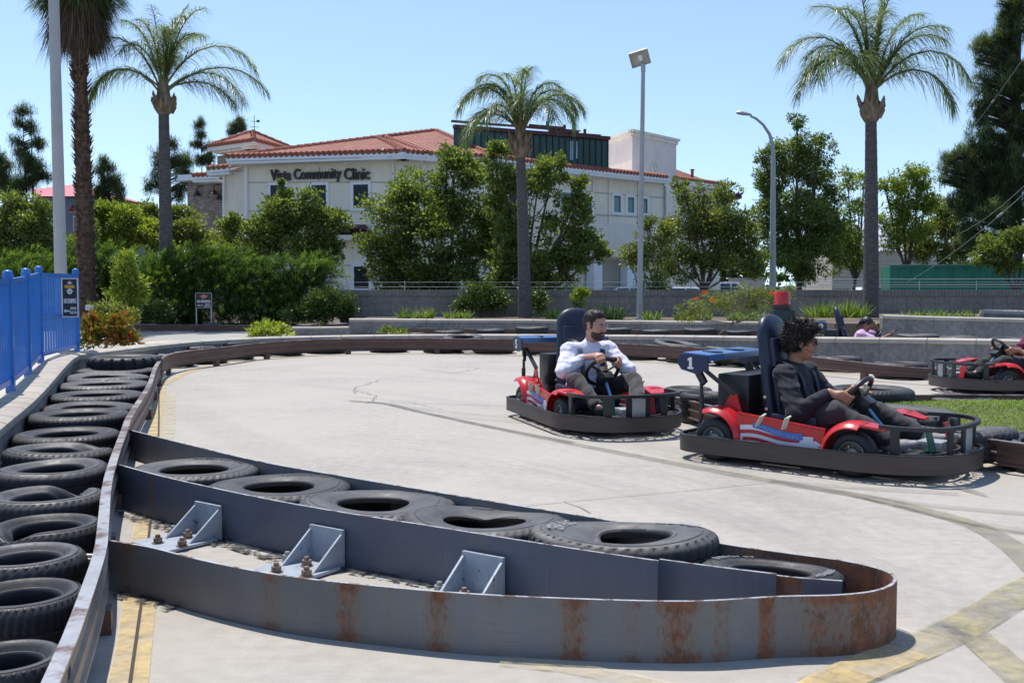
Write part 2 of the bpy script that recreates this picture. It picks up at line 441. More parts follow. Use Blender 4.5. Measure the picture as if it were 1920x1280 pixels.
# ------------------------------------------------------------------ ground sheets
def flat(name, pts, z, m, kind='structure', parent=None):
    mb = MB(); vs = [(p[0], p[1], z) for p in pts]
    a = sum(vs[i][0] * vs[(i + 1) % len(vs)][1] - vs[(i + 1) % len(vs)][0] * vs[i][1] for i in range(len(vs)))
    if a < 0: vs = vs[::-1]
    mb.add(vs, [tuple(range(len(vs)))])
    o = mb.build(name, m, parent)
    if kind and parent is None: o['kind'] = kind
    return o
flat('ground', [(-900, -60), (900, -60), (900, 1500), (-900, 1500)], -.35, M['asphalt'])
WALL1 = [atd(*q) for q in [(167,660,13.4),(277,647,14.9),(377,638,16.5),(500,632,17.9),(640,629,19),(800,627,19.3),(970,627,19.2),(1140,628,18.4),(1280,629,17.4),(1530,632,15.7),(1920,637,14.4),(2300,648,13.4)]]
WALLF = [atd(*q) for q in [(-420,1240,3.3),(-160,920,4.9),(0,790,6.7),(67,735,8.6),(133,668,12.3),(167,660,13.4)]]
w1 = spline(WALL1, .3); wf = spline(WALLF, .3)
edge = [(-14, 14)] + [(p.x, p.y) for p in w1[1:]]
mb = MB()
for a, b in zip(edge, edge[1:]): mb.add([(a[0], -3, 0), (b[0], -3, 0), (b[0], b[1], 0), (a[0], a[1], 0)], [(0, 1, 2, 3)])
tag(mb.build('track', M['track']), kind='structure')
# second lane, dropping a little towards the right
mb = MB()
X = [-26, -12, -6, 0, 3, 6, 9, 12, 16]; Y = [12, 16, 19, 23, 27.6]
def lane_z(x): return -.008 - .165 * min(1, max(0, (x - 2.2) / 3.0))
for i in range(len(X) - 1):
    for j in range(len(Y) - 1):
        mb.add([(X[i], Y[j], lane_z(X[i])), (X[i+1], Y[j], lane_z(X[i+1])), (X[i+1], Y[j+1], lane_z(X[i+1])), (X[i], Y[j+1], lane_z(X[i]))], [(0, 1, 2, 3)])
tag(mb.build('lane', M['lane']), kind='structure')
# raised walkway behind the blue fence and its slab edge
walk = [(p.x - .12, p.y) for p in wf]
mb = MB(); pl = [(-14, 3)] + walk + [(-6.4, 14.6), (-14, 15.2)]
mb.prism(pl[::-1], -.1, .255); tag(mb.build('walkway', M['walk']), kind='structure')
# planting beds
def bed(name, pts, z, m='soil'):
    mb = MB(); a = sum(pts[i][0] * pts[(i+1) % len(pts)][1] - pts[(i+1) % len(pts)][0] * pts[i][1] for i in range(len(pts)))
    mb.prism(pts if a > 0 else pts[::-1], -.3, z); return tag(mb.build(name, M[m]), kind='structure')
bed('planting_bed', [(-3.95, 25.2), (9.0, 25.2), (9.0, 28.9), (-3.95, 28.9)], .33)
bed('planting_bed', [(6.6, 21.3), (20, 21.3), (20, 28.8), (9.05, 28.8), (9.05, 25.1), (6.6, 25.1)], .42)
bed('hillside', [(-30, 28.5), (-4.0, 28.5), (-4.0, 45), (-30, 45)], .12)
# tan concrete mound beside the far lane
V = []; F = []
ctr = atd(285, 632, 17.8)
for i in range(13):
    for j in range(24):
        r = i / 12; a = 2 * math.pi * j / 24
        V.append((ctr.x + .68 * r * math.cos(a) , ctr.y + 2.3 * r * math.sin(a), .02 + .2 * max(0, 1 - r ** 3) ))
for i in range(12):
    for j in range(24):
        F.append((i * 24 + j, (i + 1) * 24 + j, (i + 1) * 24 + (j + 1) % 24, i * 24 + (j + 1) % 24))
mb = MB(); mb.add(V, F); tag(mb.build('pavement_mound', M['tan'], smooth=True), kind='structure')
# crumbs of rubber between the left rail and the fence wall
RAIL_PX = [(40,1420,.27),(122,1230,.27),(150,1160,.27),(190,1040,.27),(197,985,.27),(203,915,.27),(215,865,.27),(237,802,.27),(247,777,.27),(281,722,.27),(294,686,.27),(312,667,.27),(350,658,.27),(425,650,.27),(500,642,.27),(640,635,.27),(807,634.5,.27),(973,637,.27),(1140,643,.27),(1280,650,.27),(1420,658,.26),(1550,672,.235),(1650,683,.215),(1765,694,.19)]
RAIL = [at(*q) for q in RAIL_PX]
RG = [Vector((p.x, p.y, 0)) for p in RAIL]
rg = spline(RG, .12)
lo = [p for p in rg if p.y < 14.5 and p.x < 0]
flat('rubber_crumbs', [(p.x - .02, p.y) for p in lo] + [(p.x + .14, p.y) for p in reversed(wf) if 2.5 < p.y < 13.6], .004, M['crumb'])
# ------------------------------------------------------------------ markings
TRACK = bpy.data.objects['track']
def ribbon(name, pts, w, m, z=.006, step=.12, jit=0, world_=False, seed=0):
    rr = random.Random(seed)
    P = [Vector(p) if world_ else at(p[0], p[1], 0) for p in pts]; P = spline(P, step); n = len(P)
    W = [(w[0] + (w[1] - w[0]) * i / (n - 1)) if isinstance(w, tuple) else w for i in range(n)]
    vs = []; uv = []; fs = []; L = 0
    for i, p in enumerate(P):
        t = P[min(i + 1, n - 1)] - P[max(i - 1, 0)]; t.z = 0; t.normalize(); nr = Vector((t.y, -t.x, 0))
        if i: L += (p - P[i - 1]).length
        j = rr.uniform(-jit, jit) if jit else 0
        vs += [(*(p - nr * (W[i] / 2 + j))[:2], z), (*(p + nr * (W[i] / 2 + j))[:2], z)]
        if i:
            k = 2 * i; fs.append((k - 2, k - 1, k + 1, k)); uv.append([(L0, 0), (L0, 1), (L, 1), (L, 0)])
        L0 = L
    mb = MB(); mb.add(vs, fs, uv)
    return mb.build(name, m, TRACK)
sk = 'skid_mark'
ribbon(sk, [(655,752),(720,757),(790,773),(940,805),(1073,832),(1280,872),(1447,902),(1630,933),(1747,961),(1830,986),(1885,1016),(1930,1052),(1990,1120),(2050,1220)], (.075,.15), M['olive'], .005)
ribbon(sk, [(655,752),(720,757),(790,773),(940,805),(1073,830)], (.06,.09), M['skid_blue'], .010)
ribbon(sk, [(1447,903),(1613,917),(1797,928)], .06, M['skid'], .011)
ribbon(sk, [(1440,901),(1600,929),(1747,950),(1930,966),(2100,985)], (.06,.09), M['skid'], .012)
ribbon(sk, [(1600,930),(1830,984),(1930,1000),(2100,1020)], (.05,.11), M['olive'], .013)
ribbon(sk, [(1797,914),(1850,932)], (.10,.03), M['olive'], .011)
ribbon(sk, [(690,755),(830,758),(960,762)], .05, M['skid_blue'], .014)
ribbon(sk, [(730,760),(850,775),(990,784)], .055, M['skid'], .015)
ribbon(sk, [(820,780),(930,789),(1050,797)], .06, M['skid'], .016)
for i, (pts, w) in enumerate([([(330,760),(520,850),(800,905)], .5), ([(560,720),(900,760),(1260,850),(1600,1010)], .35), ([(340,690),(640,700),(930,720),(1240,775)], .3), ([(900,900),(1300,960),(1700,1090),(1900,1240)], .4),
                               ([(700,860),(1100,900),(1500,1010)], .25), ([(400,700),(620,682),(900,690)], .35), ([(1000,870),(1300,900),(1800,1000)], .2)]):
    ribbon(sk, pts, w, M['skid_faint'], .017 + i * .001, .3)
rr = random.Random(21)
for i in range(16):      # faint sweeping tyre traces that follow the bend
    o_ = rr.uniform(-1, 1); base_ = [(330 + 60 * o_, 700 + 10 * i), (620, 690 + 9 * i), (980, 712 + 11 * i), (1350, 775 + 14 * i), (1700, 880 + 18 * i)]
    k0 = rr.randint(0, 2); ribbon(sk, [(x + rr.uniform(-30, 30), y + rr.uniform(-10, 10)) for x, y in base_[k0:k0 + 3]], rr.uniform(.03, .07), M['skid_faint'], .030 + i * .0008, .3)
# yellow lines
yl = 'painted_line'
ribbon(yl, [(2060,1040),(1935,1098),(1880,1130),(1830,1160),(1770,1192),(1700,1222),(1640,1246),(1540,1290)], (.16,.17), M['yel_old'], .0065, jit=.003)
ribbon(yl, [(1700,1222),(1640,1246),(1560,1282),(1500,1320)], .15, M['yel'], .009)
ribbon(yl, [(1800,1172),(1850,1213),(1935,1290),(1990,1345)], .13, M['yel_old'], .0075)
ribbon(yl, [(940,1240),(1060,1252),(1180,1275),(1290,1300)], .09, M['yel_faint'], .0065)
ribbon(yl, [(1855,872),(1930,882),(2000,895)], .07, M['yel'], .0065)
lft = [(p.x + .42, p.y, 0) for p in rg if p.y < 11]
ribbon(yl, [(222,1300),(240,1210),(251,1120),(262,1020),(269,975)], .075, M['yel'], .0065)
ribbon(yl, [(262,1300),(272,1210),(281,1130)], .045, M['yel'], .0068)
ribbon(yl, [(287,840),(293,790),(299,750),(303,725)], .10, M['yel'], .0065)
ribbon(yl, [(303,840),(314,800),(316,765),(318,740)], .13, M['yel_faint'], .0068)
far = [(303,722),(367,693),(430,682),(500,674),(640,667),(807,664),(973,666),(1140,670),(1280,677),(1400,685),(1560,699),(1750,712)]
ribbon(yl, far, .10, M['yel'], .0065)
ribbon(sk, [(q[0] + 14, q[1] + 5) for q in far[1:9]], .3, M['skid_faint'], .026)
# joints and cracks
def crack(name, pts, w, m, wig, seed, z=.0085):
    rr = random.Random(seed); P = [at(x, y, 0) for x, y in pts]; out = [P[0]]
    for a, b in zip(P, P[1:]):
        n = max(2, int((b - a).length / .05))
        for i in range(1, n + 1): out.append(a.lerp(b, i / n) + Vector((rr.uniform(-wig, wig), rr.uniform(-wig, wig) * 1.5, 0)))
    ribbon(name, out, w, m, z, 9, world_=True)
crack('expansion_joint', [(243,1290),(266,1127),(275,1040),(284,960)], .011, M['joint'], .0, 1)
crack('expansion_joint', [(297,835),(298,780),(298,722)], .014, M['joint'], .0, 1)
crack('expansion_joint', [(973,950),(1057,941),(1280,921),(1452,904)], .007, M['crack'], .003, 2)
crack('crack', [(1057,941),(1085,950),(1108,962)], .008, M['crack'], .006, 3)
crack('crack', [(668,738),(664,726),(690,720),(712,712)], .012, M['crack'], .025, 4)
crack('crack', [(668,733),(705,742),(700,750),(690,756)], .012, M['crack'], .02, 5)
crack('crack', [(640,742),(760,752),(830,768)], .007, M['crack'], .02, 6)
crack('crack', [(790,692),(850,700),(900,690)], .012, M['crack'], .03, 7)
# crumbs with the plates' shade painted in, and tan stains near the steel island
def patch(name, x0, y0, x1, y1, w, m, z):
    return ribbon(name, [(x0, y0), ((x0 + x1) / 2, (y0 + y1) / 2), (x1, y1)], w, m, z)
patch('crumb_shade', 225, 958, 430, 1020, .16, M['dust'], .010)
patch('crumb_shade', 430, 1012, 560, 1052, .20, M['dust'], .010)
patch('crumb_shade', 640, 1062, 840, 1098, .16, M['dust'], .010)
patch('crumb_shade', 215, 1112, 330, 1142, .09, M['dust'], .010)
patch('stain', 1600, 1262, 1730, 1190, .22, M['stain'], .0095)
# ------------------------------------------------------------------ walls
def cap_joints(path, z, w, m, parent, every=.6, h=.004):
    mb = MB(); L = 0; nxt = .3
    for a, b in zip(path, path[1:]):
        L += (b - a).length
        if L > nxt:
            nxt += every; t = (b - a).normalized(); c = a
            mb.box((c.x, c.y, z), (w, .012, h), rz=math.atan2(t.y, t.x) - math.pi / 2)
    if mb.v: return mb.build('cap_joint', m, parent)
def low_wall(name, path, label, z0=-.4, off=0, w=.26, capm='cap', wallm='wallc', caph=.075, rnd=True, joints=.62, group=None):
    """path = top edge facing the camera; height follows the path"""
    P = path
    root = empty(name, (P[0].x, P[0].y, 0), label=label, cat='wall', group=group)
    T = Matrix.Translation(-Vector(root.location))
    base = [Vector((p.x, p.y, 0)) for p in P]
    mb = MB(); mb.T = T; mb2 = MB(); mb2.T = T
    for obj_, pr in ((mb, lambda h: [(.02, z0), (.02, h - caph), (-w + .03, h - caph), (-w + .03, z0)]),
                     (mb2, lambda h: [(.035, h - caph), (.045, h - caph * .55), (.04, h - caph * .25), (.015, h - .008), (-.03, h), (-w + .06, h), (-w + .01, h - .02), (-w, h - caph)])):
        n = len(pr(1)); vs = []
        for i, p in enumerate(base):
            t = base[min(i + 1, len(base) - 1)] - base[max(i - 1, 0)]; t.normalize(); nr = Vector((t.y, -t.x, 0))
            vs += [p + nr * (u - .0) + Vector((0, 0, h)) for u, h in pr(P[i].z)]
        fs = [(i * n + j, (i + 1) * n + j, (i + 1) * n + (j + 1) % n, i * n + (j + 1) % n) for i in range(len(P) - 1) for j in range(n)]
        fs += [tuple(range(n)), tuple((len(P) - 1) * n + j for j in reversed(range(n)))]
        obj_.add(vs, fs)
    mb.build('wall_face', M[wallm], root); mb2.build('coping', M[capm], root, auto=50)
    # joints: thin vertical grooves in the coping and the face
    mj = MB(); mj.T = T; L = 0; nxt = .3
    for a, b in zip(P, P[1:]):
        L += (b - a).length
        if L > nxt:
            nxt += joints; t = (b - a).normalized(); nr = Vector((t.y, -t.x, 0)); h = a.z
            q = [(.037, h - caph - .002), (.047, h - caph * .55), (.042, h - caph * .25), (.017, h - .005), (-.03, h + .003), (-w + .06, h + .003)]
            vs = []
            for u, hh in q: 
                c = Vector((a.x, a.y, 0)) + nr * u + Vector((0, 0, hh)); vs += [c - t * .005, c + t * .005]
            mj.add(vs, [(2 * i, 2 * i + 1, 2 * i + 3, 2 * i + 2) for i in range(len(q) - 1)])
            c = Vector((a.x, a.y, 0)) + nr * .023
            mj.add([c + t * -.004 + Vector((0, 0, -.1)), c + t * .004 + Vector((0, 0, -.1)), c + t * .004 + Vector((0, 0, h - caph)), c - t * .004 + Vector((0, 0, h - caph))], [(0, 1, 2, 3)])
    if mj.v: mj.build('joint', M['joint_c'], root)
    return root
M['joint_c'] = mat('mortar_joint', (.15, .145, .135), .9)
low_wall('low_wall', wf[:-1], 'curved low concrete wall with rounded coping under the blue fence', joints=.42)
low_wall('low_wall', w1, 'long curved low concrete wall with pale coping behind the brown rail')
low_wall('low_wall', [atd(*q) for q in [(545,613,24.3),(600,613,24.3),(653,612,24.3)]], 'short grey concrete wall left of the straight middle wall', caph=.05)
w2 = [atd(*q) for q in [(655,597,25),(800,598,25),(1000,599,25),(1200,601,25),(1400,603,25),(1560,606,25),(1660,609,25)]]
low_wall('low_wall', w2, 'straight grey concrete wall below the parking lot wall and the light pole', joints=.8)
w3 = [atd(*q) for q in [(1655,590,21),(1750,593,20.9),(1920,597,20.8),(2100,601,20.7)]]
low_wall('low_wall', w3, 'taller concrete wall with pale coping behind the seated girl', joints=.8)
low_wall('low_wall', [atd(*q) for q in [(1845,580,24.5),(1920,582,24.5),(2000,584,24.5)]], 'small piece of concrete wall at the right, nearest below the parking lot wall', caph=.1)
# parking lot wall of ribbed coping blocks
root = empty('retaining_wall', (0, 29, 0), label='long grey block wall with ribbed top course in front of the parking lot', cat='wall')
mb = MB(); mb.box((6, .12, .35), (21.6, .2, 1.14)); mb.build('wall_face', M['parkwall'], root)
mb = MB(); mb.box((6, .1, .99), (21.7, .24, .17)); mb.build('coping', M['parkwall'], root)
mb = MB()
for i in range(216): mb.box((-4.75 + i * .1, -.026, .99), (.014, .008, .165))
for i in range(53): mb.box((-4.6 + i * .4, .018, .5), (.010, .006, .78))
for z in (.905, .70, .50): mb.box((6, .0175, z), (21.5, .007, .008))
mb.build('joint', M['joint_c2'] if 'joint_c2' in M else M['joint_c'], root)
# wire fence on the parking wall
root = empty('wire_fence', (0, 29.15, 1.07), label='thin wire railing along the top of the parking lot wall', cat='fence')
for i in range(14):
    mb = MB(); mb.tube([(-4.6 + i * 1.6, 0, 0), (-4.6 + i * 1.6, 0, .26)], .012, 6); mb.build('fence_post', M['galv'], root)
for z in (.09, .22):
    mb = MB(); mb.tube([(-4.8, 0, z), (16.5, 0, z - .0)], .006, 5); mb.build('wire', M['galv'], root)
for z in (.14, .3):
    mb = MB(); mb.tube([(8.6, .1, z), (16.5, .1, z + .02)], .011, 5); mb.build('wire', M['galv'], root)
# ------------------------------------------------------------------ steel rails
def rail(name, path, heights, label, posts=1.6, zb=.085, topm='rail_top_b', facem='rail', flip=1, tint=None):
    P = path
    root = empty(name, (P[0].x, P[0].y, 0), label=label, cat='guard rail')
    T = Matrix.Translation(-Vector(root.location)); n = 0
    def prof(h):
        H = h - zb
        return [(-.025, h - .004), (-.025, zb), (.012, zb), (.012, zb + .012), (0, zb + .02), (0, zb + H * .38), (.011, zb + H * .45), (.011, zb + H * .53), (0, zb + H * .60), (0, h - .03), (.012, h - .02), (.012, h - .004)]
    pr = prof(.27); n = len(pr); vs = []; L = 0; Ls = []
    for i, p in enumerate(P):
        if i: L += (p - P[i - 1]).length
        Ls.append(L)
        t = P[min(i + 1, len(P) - 1)] - P[max(i - 1, 0)]; t.z = 0; t.normalize(); nr = Vector((t.y, -t.x, 0)) * flip
        vs += [Vector((p.x, p.y, 0)) + nr * u + Vector((0, 0, h)) for u, h in prof(heights[i])]
    fs = []; uv = []
    for i in range(len(P) - 1):
        for j in range(n):
            j2 = (j + 1) % n; v = [j * .03, j2 * .03 if j2 else n * .03]
            fs.append((i * n + j, (i + 1) * n + j, (i + 1) * n + j2, i * n + j2)); uv.append([(Ls[i], v[0]), (Ls[i + 1], v[0]), (Ls[i + 1], v[1]), (Ls[i], v[1])])
    fs += [tuple(range(n)), tuple((len(P) - 1) * n + j for j in reversed(range(n)))]; uv += [[(0, 0)] * n] * 2
    mb = MB(); mb.T = T; mb.add(vs, fs, uv); mb.build('rail_face', M[facem], root)
    mt = MB(); mt.T = T; vs = []
    for i, p in enumerate(P):
        t = P[min(i + 1, len(P) - 1)] - P[max(i - 1, 0)]; t.z = 0; t.normalize(); nr = Vector((t.y, -t.x, 0)) * flip; h = heights[i]
        vs += [Vector((p.x, p.y, 0)) + nr * u + Vector((0, 0, z)) for u, z in [(-.028, h - .003), (.014, h - .003), (.014, h + .004), (-.028, h + .004)]]
    fs = [(i * 4 + j, (i + 1) * 4 + j, (i + 1) * 4 + (j + 1) % 4, i * 4 + (j + 1) % 4) for i in range(len(P) - 1) for j in range(4)]
    fs += [(0, 1, 2, 3), tuple((len(P) - 1) * 4 + j for j in (3, 2, 1, 0))]
    mt.add(vs, fs); mt.build('rail_top', M[topm], root)
    nxt = posts * .4
    for i in range(1, len(P)):
        if Ls[i] > nxt:
            nxt += posts; a = P[i]; t = (P[i] - P[i - 1]).normalized()
            m2 = MB(); m2.T = T; m2.box((a.x, a.y, zb / 2), (.09, .06, zb), rz=math.atan2(t.y, t.x)); m2.build('rail_foot', M['rail'], root)
    return root, Ls
def hts(P, src):
    out = []
    for p in P:
        k = min(range(len(src)), key=lambda i: (src[i].x - p.x) ** 2 + (src[i].y - p.y) ** 2); out.append(src[k].z)
    return [sum(out[max(0, i - 6):i + 7]) / len(out[max(0, i - 6):i + 7]) for i in range(len(out))]
near = [p for p in rg if p.y < 5.6]; farp = [p for p in rg if p.y >= 5.55]
rail('guard_rail', near, [.27] * len(near), 'scuffed pale steel rail with shiny top edge at the bottom left beside the nearest tyres', topm='rail_top', facem='rail_pale', posts=1.1)
rail('guard_rail', farp, hts(farp, RAIL), 'long rusty brown steel rail curving round the far side of the track')
# splice plates and bolts on the near rail
# inner island rails
inn = spline([Vector(p) for p in [(1.46, 9.25, 0), (1.75, 8.33, 0), (2.5, 7.78, 0), (3.0, 7.12, 0), (3.08, 6.75, 0), (3.22, 6.5, 0), (3.9, 5.9, 0), (4.6, 5.5, 0)]], .12)
rail('guard_rail', inn, [.205] * len(inn), 'brown rail in front of the grass patch, passing behind the navy driver', zb=.05, facem='rail')
inb = spline([Vector(p) for p in [(1.46, 9.25, 0), (1.6, 9.55, 0), (2.6, 9.85, 0), (3.8, 9.95, 0), (5.2, 9.9, 0), (7.5, 9.6, 0)]], .15)
rail('guard_rail', inb, [.15] * len(inb), 'thin dark rail along the far edge of the grass patch', zb=.04, flip=-1)
fl = spline([Vector((*at(x, y, .18)[:2], 0)) for x, y in [(180, 609), (250, 609), (400, 609), (560, 611), (700, 614), (1000, 618), (1300, 619), (1480, 620)]], .4)
rail('guard_rail', fl, [.18] * len(fl), 'low dark rail of the far lane running in front of the shrubs', zb=.03)
# ------------------------------------------------------------------ steel island in the foreground
isl = empty('steel_island', (-.4, 4.2, 0), label='pointed island of grey painted steel plates with rusty rounded nose in the foreground', cat='barrier')
TI = Matrix.Translation(-Vector(isl.location))
def plate(name, pts, h, bands, m, thick=.012, rows=10, flip=1, step=.03, wav=.0):
    """pts: ground points; bands: list of (x_world, width, amount, y_min, y_max)"""
    P = spline(pts, step); prof = [(0, h * j / rows) for j in range(rows + 1)] + [(-thick * flip, h * j / rows) for j in range(rows, -1, -1)]
    vs, fs, uv = sweep(P, prof)
    mb = MB(); mb.T = TI; mb.add(vs, fs, uv)
    n = len(prof)
    o = mb.build(name, [M[m], M['plate_edge']], isl)
    top = [i for i, f in enumerate(fs) if len(f) == 4 and {k % n for k in f} == {rows, rows + 1}]
    for i in top: o.data.polygons[i].material_index = 1
    rr = random.Random(len(pts)); vals = []
    for i, p in enumerate(vs):
        q = p; hh = q.z / h; r = 0
        for (bx, bw, am, ya, yb) in bands:
            if ya <= q.y <= yb:
                e = abs(q.x - bx) / bw
                if e < 1.5:
                    prof_ = am * (1.12 if (hh > .84 or hh < .16) else .80 + .1 * math.sin(q.x * 40)) * max(0, 1 - (e / 1.5) ** 2.2)
                    r = max(r, prof_)
        r = max(r, .30 * (1 if hh < .08 else 0), .22 * (1 if hh > .95 else 0))
        vals.append(r)
    a = o.data.attributes.new('rust', 'FLOAT', 'POINT'); a.data.foreach_set('value', vals)
    return o
def fx(px): return (px - 960) / 585.0      # photo column -> x on the front plate
FB = [at(*q, 0) for q in [(200,1106),(280,1122),(360,1146),(450,1169),(540,1187),(640,1201),(830,1222),(1023,1235),(1280,1243)]]
NB = [(.86, 3.30), (1.05, 3.315), (1.19, 3.36), (1.28, 3.44), (1.325, 3.54), (1.30, 3.645), (1.20, 3.755), (1.04, 3.85), (.78, 4.03)]
FARB = [at(*q, .19) for q in [(1150,980),(967,950),(830,927),(660,898),(487,867),(340,832),(237,806)]]
bands = [(fx(470), .035, .50, 0, 3.9), (fx(638), .045, .62, 0, 3.8), (fx(820), .042, .60, 0, 3.7), (fx(1075), .045, .60, 0, 3.6), (fx(1185), .03, .44, 0, 3.6), (fx(1272), .07, .64, 0, 3.5),
         (fx(1432), .018, .8, 0, 3.5), (fx(1450), .02, .6, 0, 3.5), (fx(1530), .05, .52, 0, 3.6), (fx(720), .02, .36, 0, 3.7), (fx(930), .03, .34, 0, 3.7), (fx(1350), .04, .42, 0, 3.6), (fx(1545), .04, .62, 0, 3.6), (fx(1575), .05, .6, 0, 3.6), (fx(1640), .10, .74, 0, 3.7), (1.29, .14, .85, 0, 4.0), (1.1, .22, .50, 0, 3.36), (1.1, .3, .60, 3.6, 4.2), (-1.5, .05, .45, 3.9, 4.3), (-1.33, .012, .75, 3.9, 4.1), (fx(245), .06, .35, 3.9, 4.3)]
loop = [Vector((p.x, p.y, 0)) for p in FB] + [Vector((x, y, 0)) for x, y in NB] + [Vector((p.x, p.y, 0)) for p in FARB]
plate('outer_plate', loop, .2, bands, 'plate', flip=1)
MP = [Vector((*at(*q, .235)[:2], 0)) for q in [(215,869),(300,892),(420,919),(520,939),(640,960),(820,988),(990,1015),(1120,1035),(1233,1051)]]
plate('middle_plate', MP, .235, [(-1.86, .02, .5, 4, 7), (fx(1000)-.2, .03, .3, 0, 9)], 'plate_blue')
MP2 = [Vector((*at(*q, .215)[:2], 0)) for q in [(1236,1049),(1340,1063),(1455,1077)]]
plate('middle_plate', MP2, .217, [], 'plate_blue')
MP3 = [Vector((*at(*q, .20)[:2], 0)) + Vector((0, .02, 0)) for q in [(1440,1079),(1500,1086),(1583,1092)]]
plate('middle_plate', MP3, .2, [(.93, .06, .75, 0, 9)], 'plate_blue')
# bolted brackets
def bracket(pxl, pyl, pxr, pyr, top_px, dep=.27):
    a = Vector((*at(pxl, pyl, .235)[:2], 0)); b = Vector((*at(pxr, pyr, .235)[:2], 0))
    t = (b - a).normalized(); nr = Vector((t.y, -t.x, 0)); w = (b - a).length
    br = MB(); br.T = TI
    Q = Matrix((( t.x, nr.x, 0, a.x), (t.y, nr.y, 0, a.y), (0, 0, 1, 0), (0, 0, 0, 1)))   # x along plate, y towards camera
    br.T = TI @ Q
    br.box((w / 2, .020, .083), (w + .012, .014, .165))
    for x in (0, w): br.add([(x - .005, .027, .012), (x + .005, .027, .012), (x - .005, .027, .150), (x + .005, .027, .150), (x - .005, dep * .72, .012), (x + .005, dep * .72, .012), (x - .005, dep*.72, .022), (x + .005, dep*.72, .022)], [(0, 2, 6, 4), (1, 5, 7, 3), (2, 3, 7, 6), (0, 4, 5, 1), (4, 6, 7, 5), (0, 1, 3, 2)])
    o = br.build('bracket', M['bracket'], isl)
    bp = MB(); bp.T = TI @ Q; bp.box((w / 2 - .02, dep / 2 + .06, .013), (w + .10, dep, .014), bev=.003); bp.build('base_plate', M['bracket'], o)
    for k, (bx, by) in enumerate([(-.045, .12), (w * .28, dep + .0), (w * .45, .13), (w + .012, .24)]):
        bb = MB(); bb.T = TI @ Q @ Matrix.Translation((bx, by, .02)) @ Matrix.Rotation(k * .5, 4, 'Z')
        bb.prism([(.0215 * math.cos(R(60 * j)), .0215 * math.sin(R(60 * j))) for j in range(6)], 0, .026)
        bb.lathe([(.0001, .04), (.010, .04), (.012, .036), (.012, .026), (.0001, .026)], 10); bb.lathe([(.028, 0), (.028, .004), (.001, .004), (.001, 0)], 14)
        bb.build('bolt', M['bolt'] if k % 4 else M['boltg'], o)
bracket(374, 911, 418, 919, 0)
bracket(590, 951, 648, 961, 0)
bracket(876, 997, 948, 1009, 0)
# bolts that hold the near rail, and the galvanised splice
bo = MB(); bo.tube([at(157, 1041, .16), at(190, 1042, .16)], .008, 8); 
tag(bo.build('anchor_rod', M['galv']), 'grey threaded rod sticking out behind the near rail towards the tyres', 'bolt')
bo = MB(); bo.tube([at(165, 1051, .13), at(190, 1050, .13)], .012, 8)
tag(bo.build('anchor_rod', M['bolt']), 'short rusty orange rod sticking out behind the near rail', 'bolt')
# ------------------------------------------------------------------ tyres
def tyre_mesh(name, Rr=.36, w=.215, ri=.2, N=200, pitch=4, notch=.007, deform=None, truck=False, letters=None, lat=1):
    rows = []   # (r, z, kind) closed loop; kind 1 = notchable tread/shoulder block
    up = [(ri + .004, w * .74, 0), (ri, w * .80, 0), (ri + .002, w * .87, 0), (ri + .012, w * .915, 0), (ri + .020, w * .92, 0), (ri + .023, w * .905, 0), (ri + .028, w * .91, 0), (ri + .040, w * .955, 0), (ri + .065, w * .985, 0), (Rr - .088, w, 0),
          (Rr - .060, w * .993, 0), (Rr - .057, w * .975, 0), (Rr - .053, w * .975, 0), (Rr - .050, w * .988, 0), (Rr - .036, w * .972, 0), (Rr - .028, w * .955, 1), (Rr - .012, w * .915, 1), (Rr - .004, w * .86, 1), (Rr, w * .78, 1), (Rr, w * .70, 1),
          (Rr - .009, w * .69, 0), (Rr - .009, w * .665, 0), (Rr + .001, w * .655, 2), (Rr + .001, w * .53, 2), (Rr - .009, w * .52, 0)]
    dn = [(r, w - z, k) for r, z, k in reversed(up)]
    inn = [(ri + .006, w * .16, 0), (Rr - .10, w * .05, 0), (Rr - .035, w * .2, 0), (Rr - .022, w * .5, 0), (Rr - .035, w * .8, 0), (Rr - .10, w * .95, 0), (ri + .006, w * .84, 0)]
    prof = up + dn + inn; k = len(prof); V = []
    for i, (r, z, kd) in enumerate(prof):
        for j in range(N):
            rr, zz = r, z
            if kd:
                ph = j + (i * lat // 2 if kd == 1 else i + 1)
                if truck:
                    if (j // 2) % 4 == 0: rr -= .022 if i < k * .9 else 0
                elif ph % pitch == 0: rr -= notch; zz -= (.004 if z > w / 2 and r < Rr - .01 else 0)
            a = 2 * math.pi * j / N
            V.append([rr * math.cos(a), rr * math.sin(a), zz])
    V = np.array(V)
    F = [(i * N + j, i * N + (j + 1) % N, ((i + 1) % k) * N + (j + 1) % N, ((i + 1) % k) * N + j) for i in range(k) for j in range(N)]
    if deform: V = deform(V)
    me = bpy.data.meshes.new(name)
    me.from_pydata(V.tolist(), [], [f[::-1] for f in F]); me.materials.append(M['rubber'])
    me.update(); autosmooth(me, 40)
    lm = []
    for (txt, r0, size, a0, m, boldw) in (letters or []):
        vs, fs = text_poly(txt, 1, .02, 0, 3)
        W = max(v.x for v in vs) * 2
        out = []
        for v in vs:
            x = v.x * size * boldw; y = v.y * size
            a = a0 - x / r0; rr = r0 + y
            out.append([rr * math.cos(a), rr * math.sin(a), w + .004])
        out = np.array(out)
        bnd = None
        if deform: out = deform(out); out[:, 2] += .003
        lme = bpy.data.meshes.new('lettering'); lme.from_pydata(out.tolist(), [], fs); lme.materials.append(M[m]); lm.append(lme)
    return me, lm
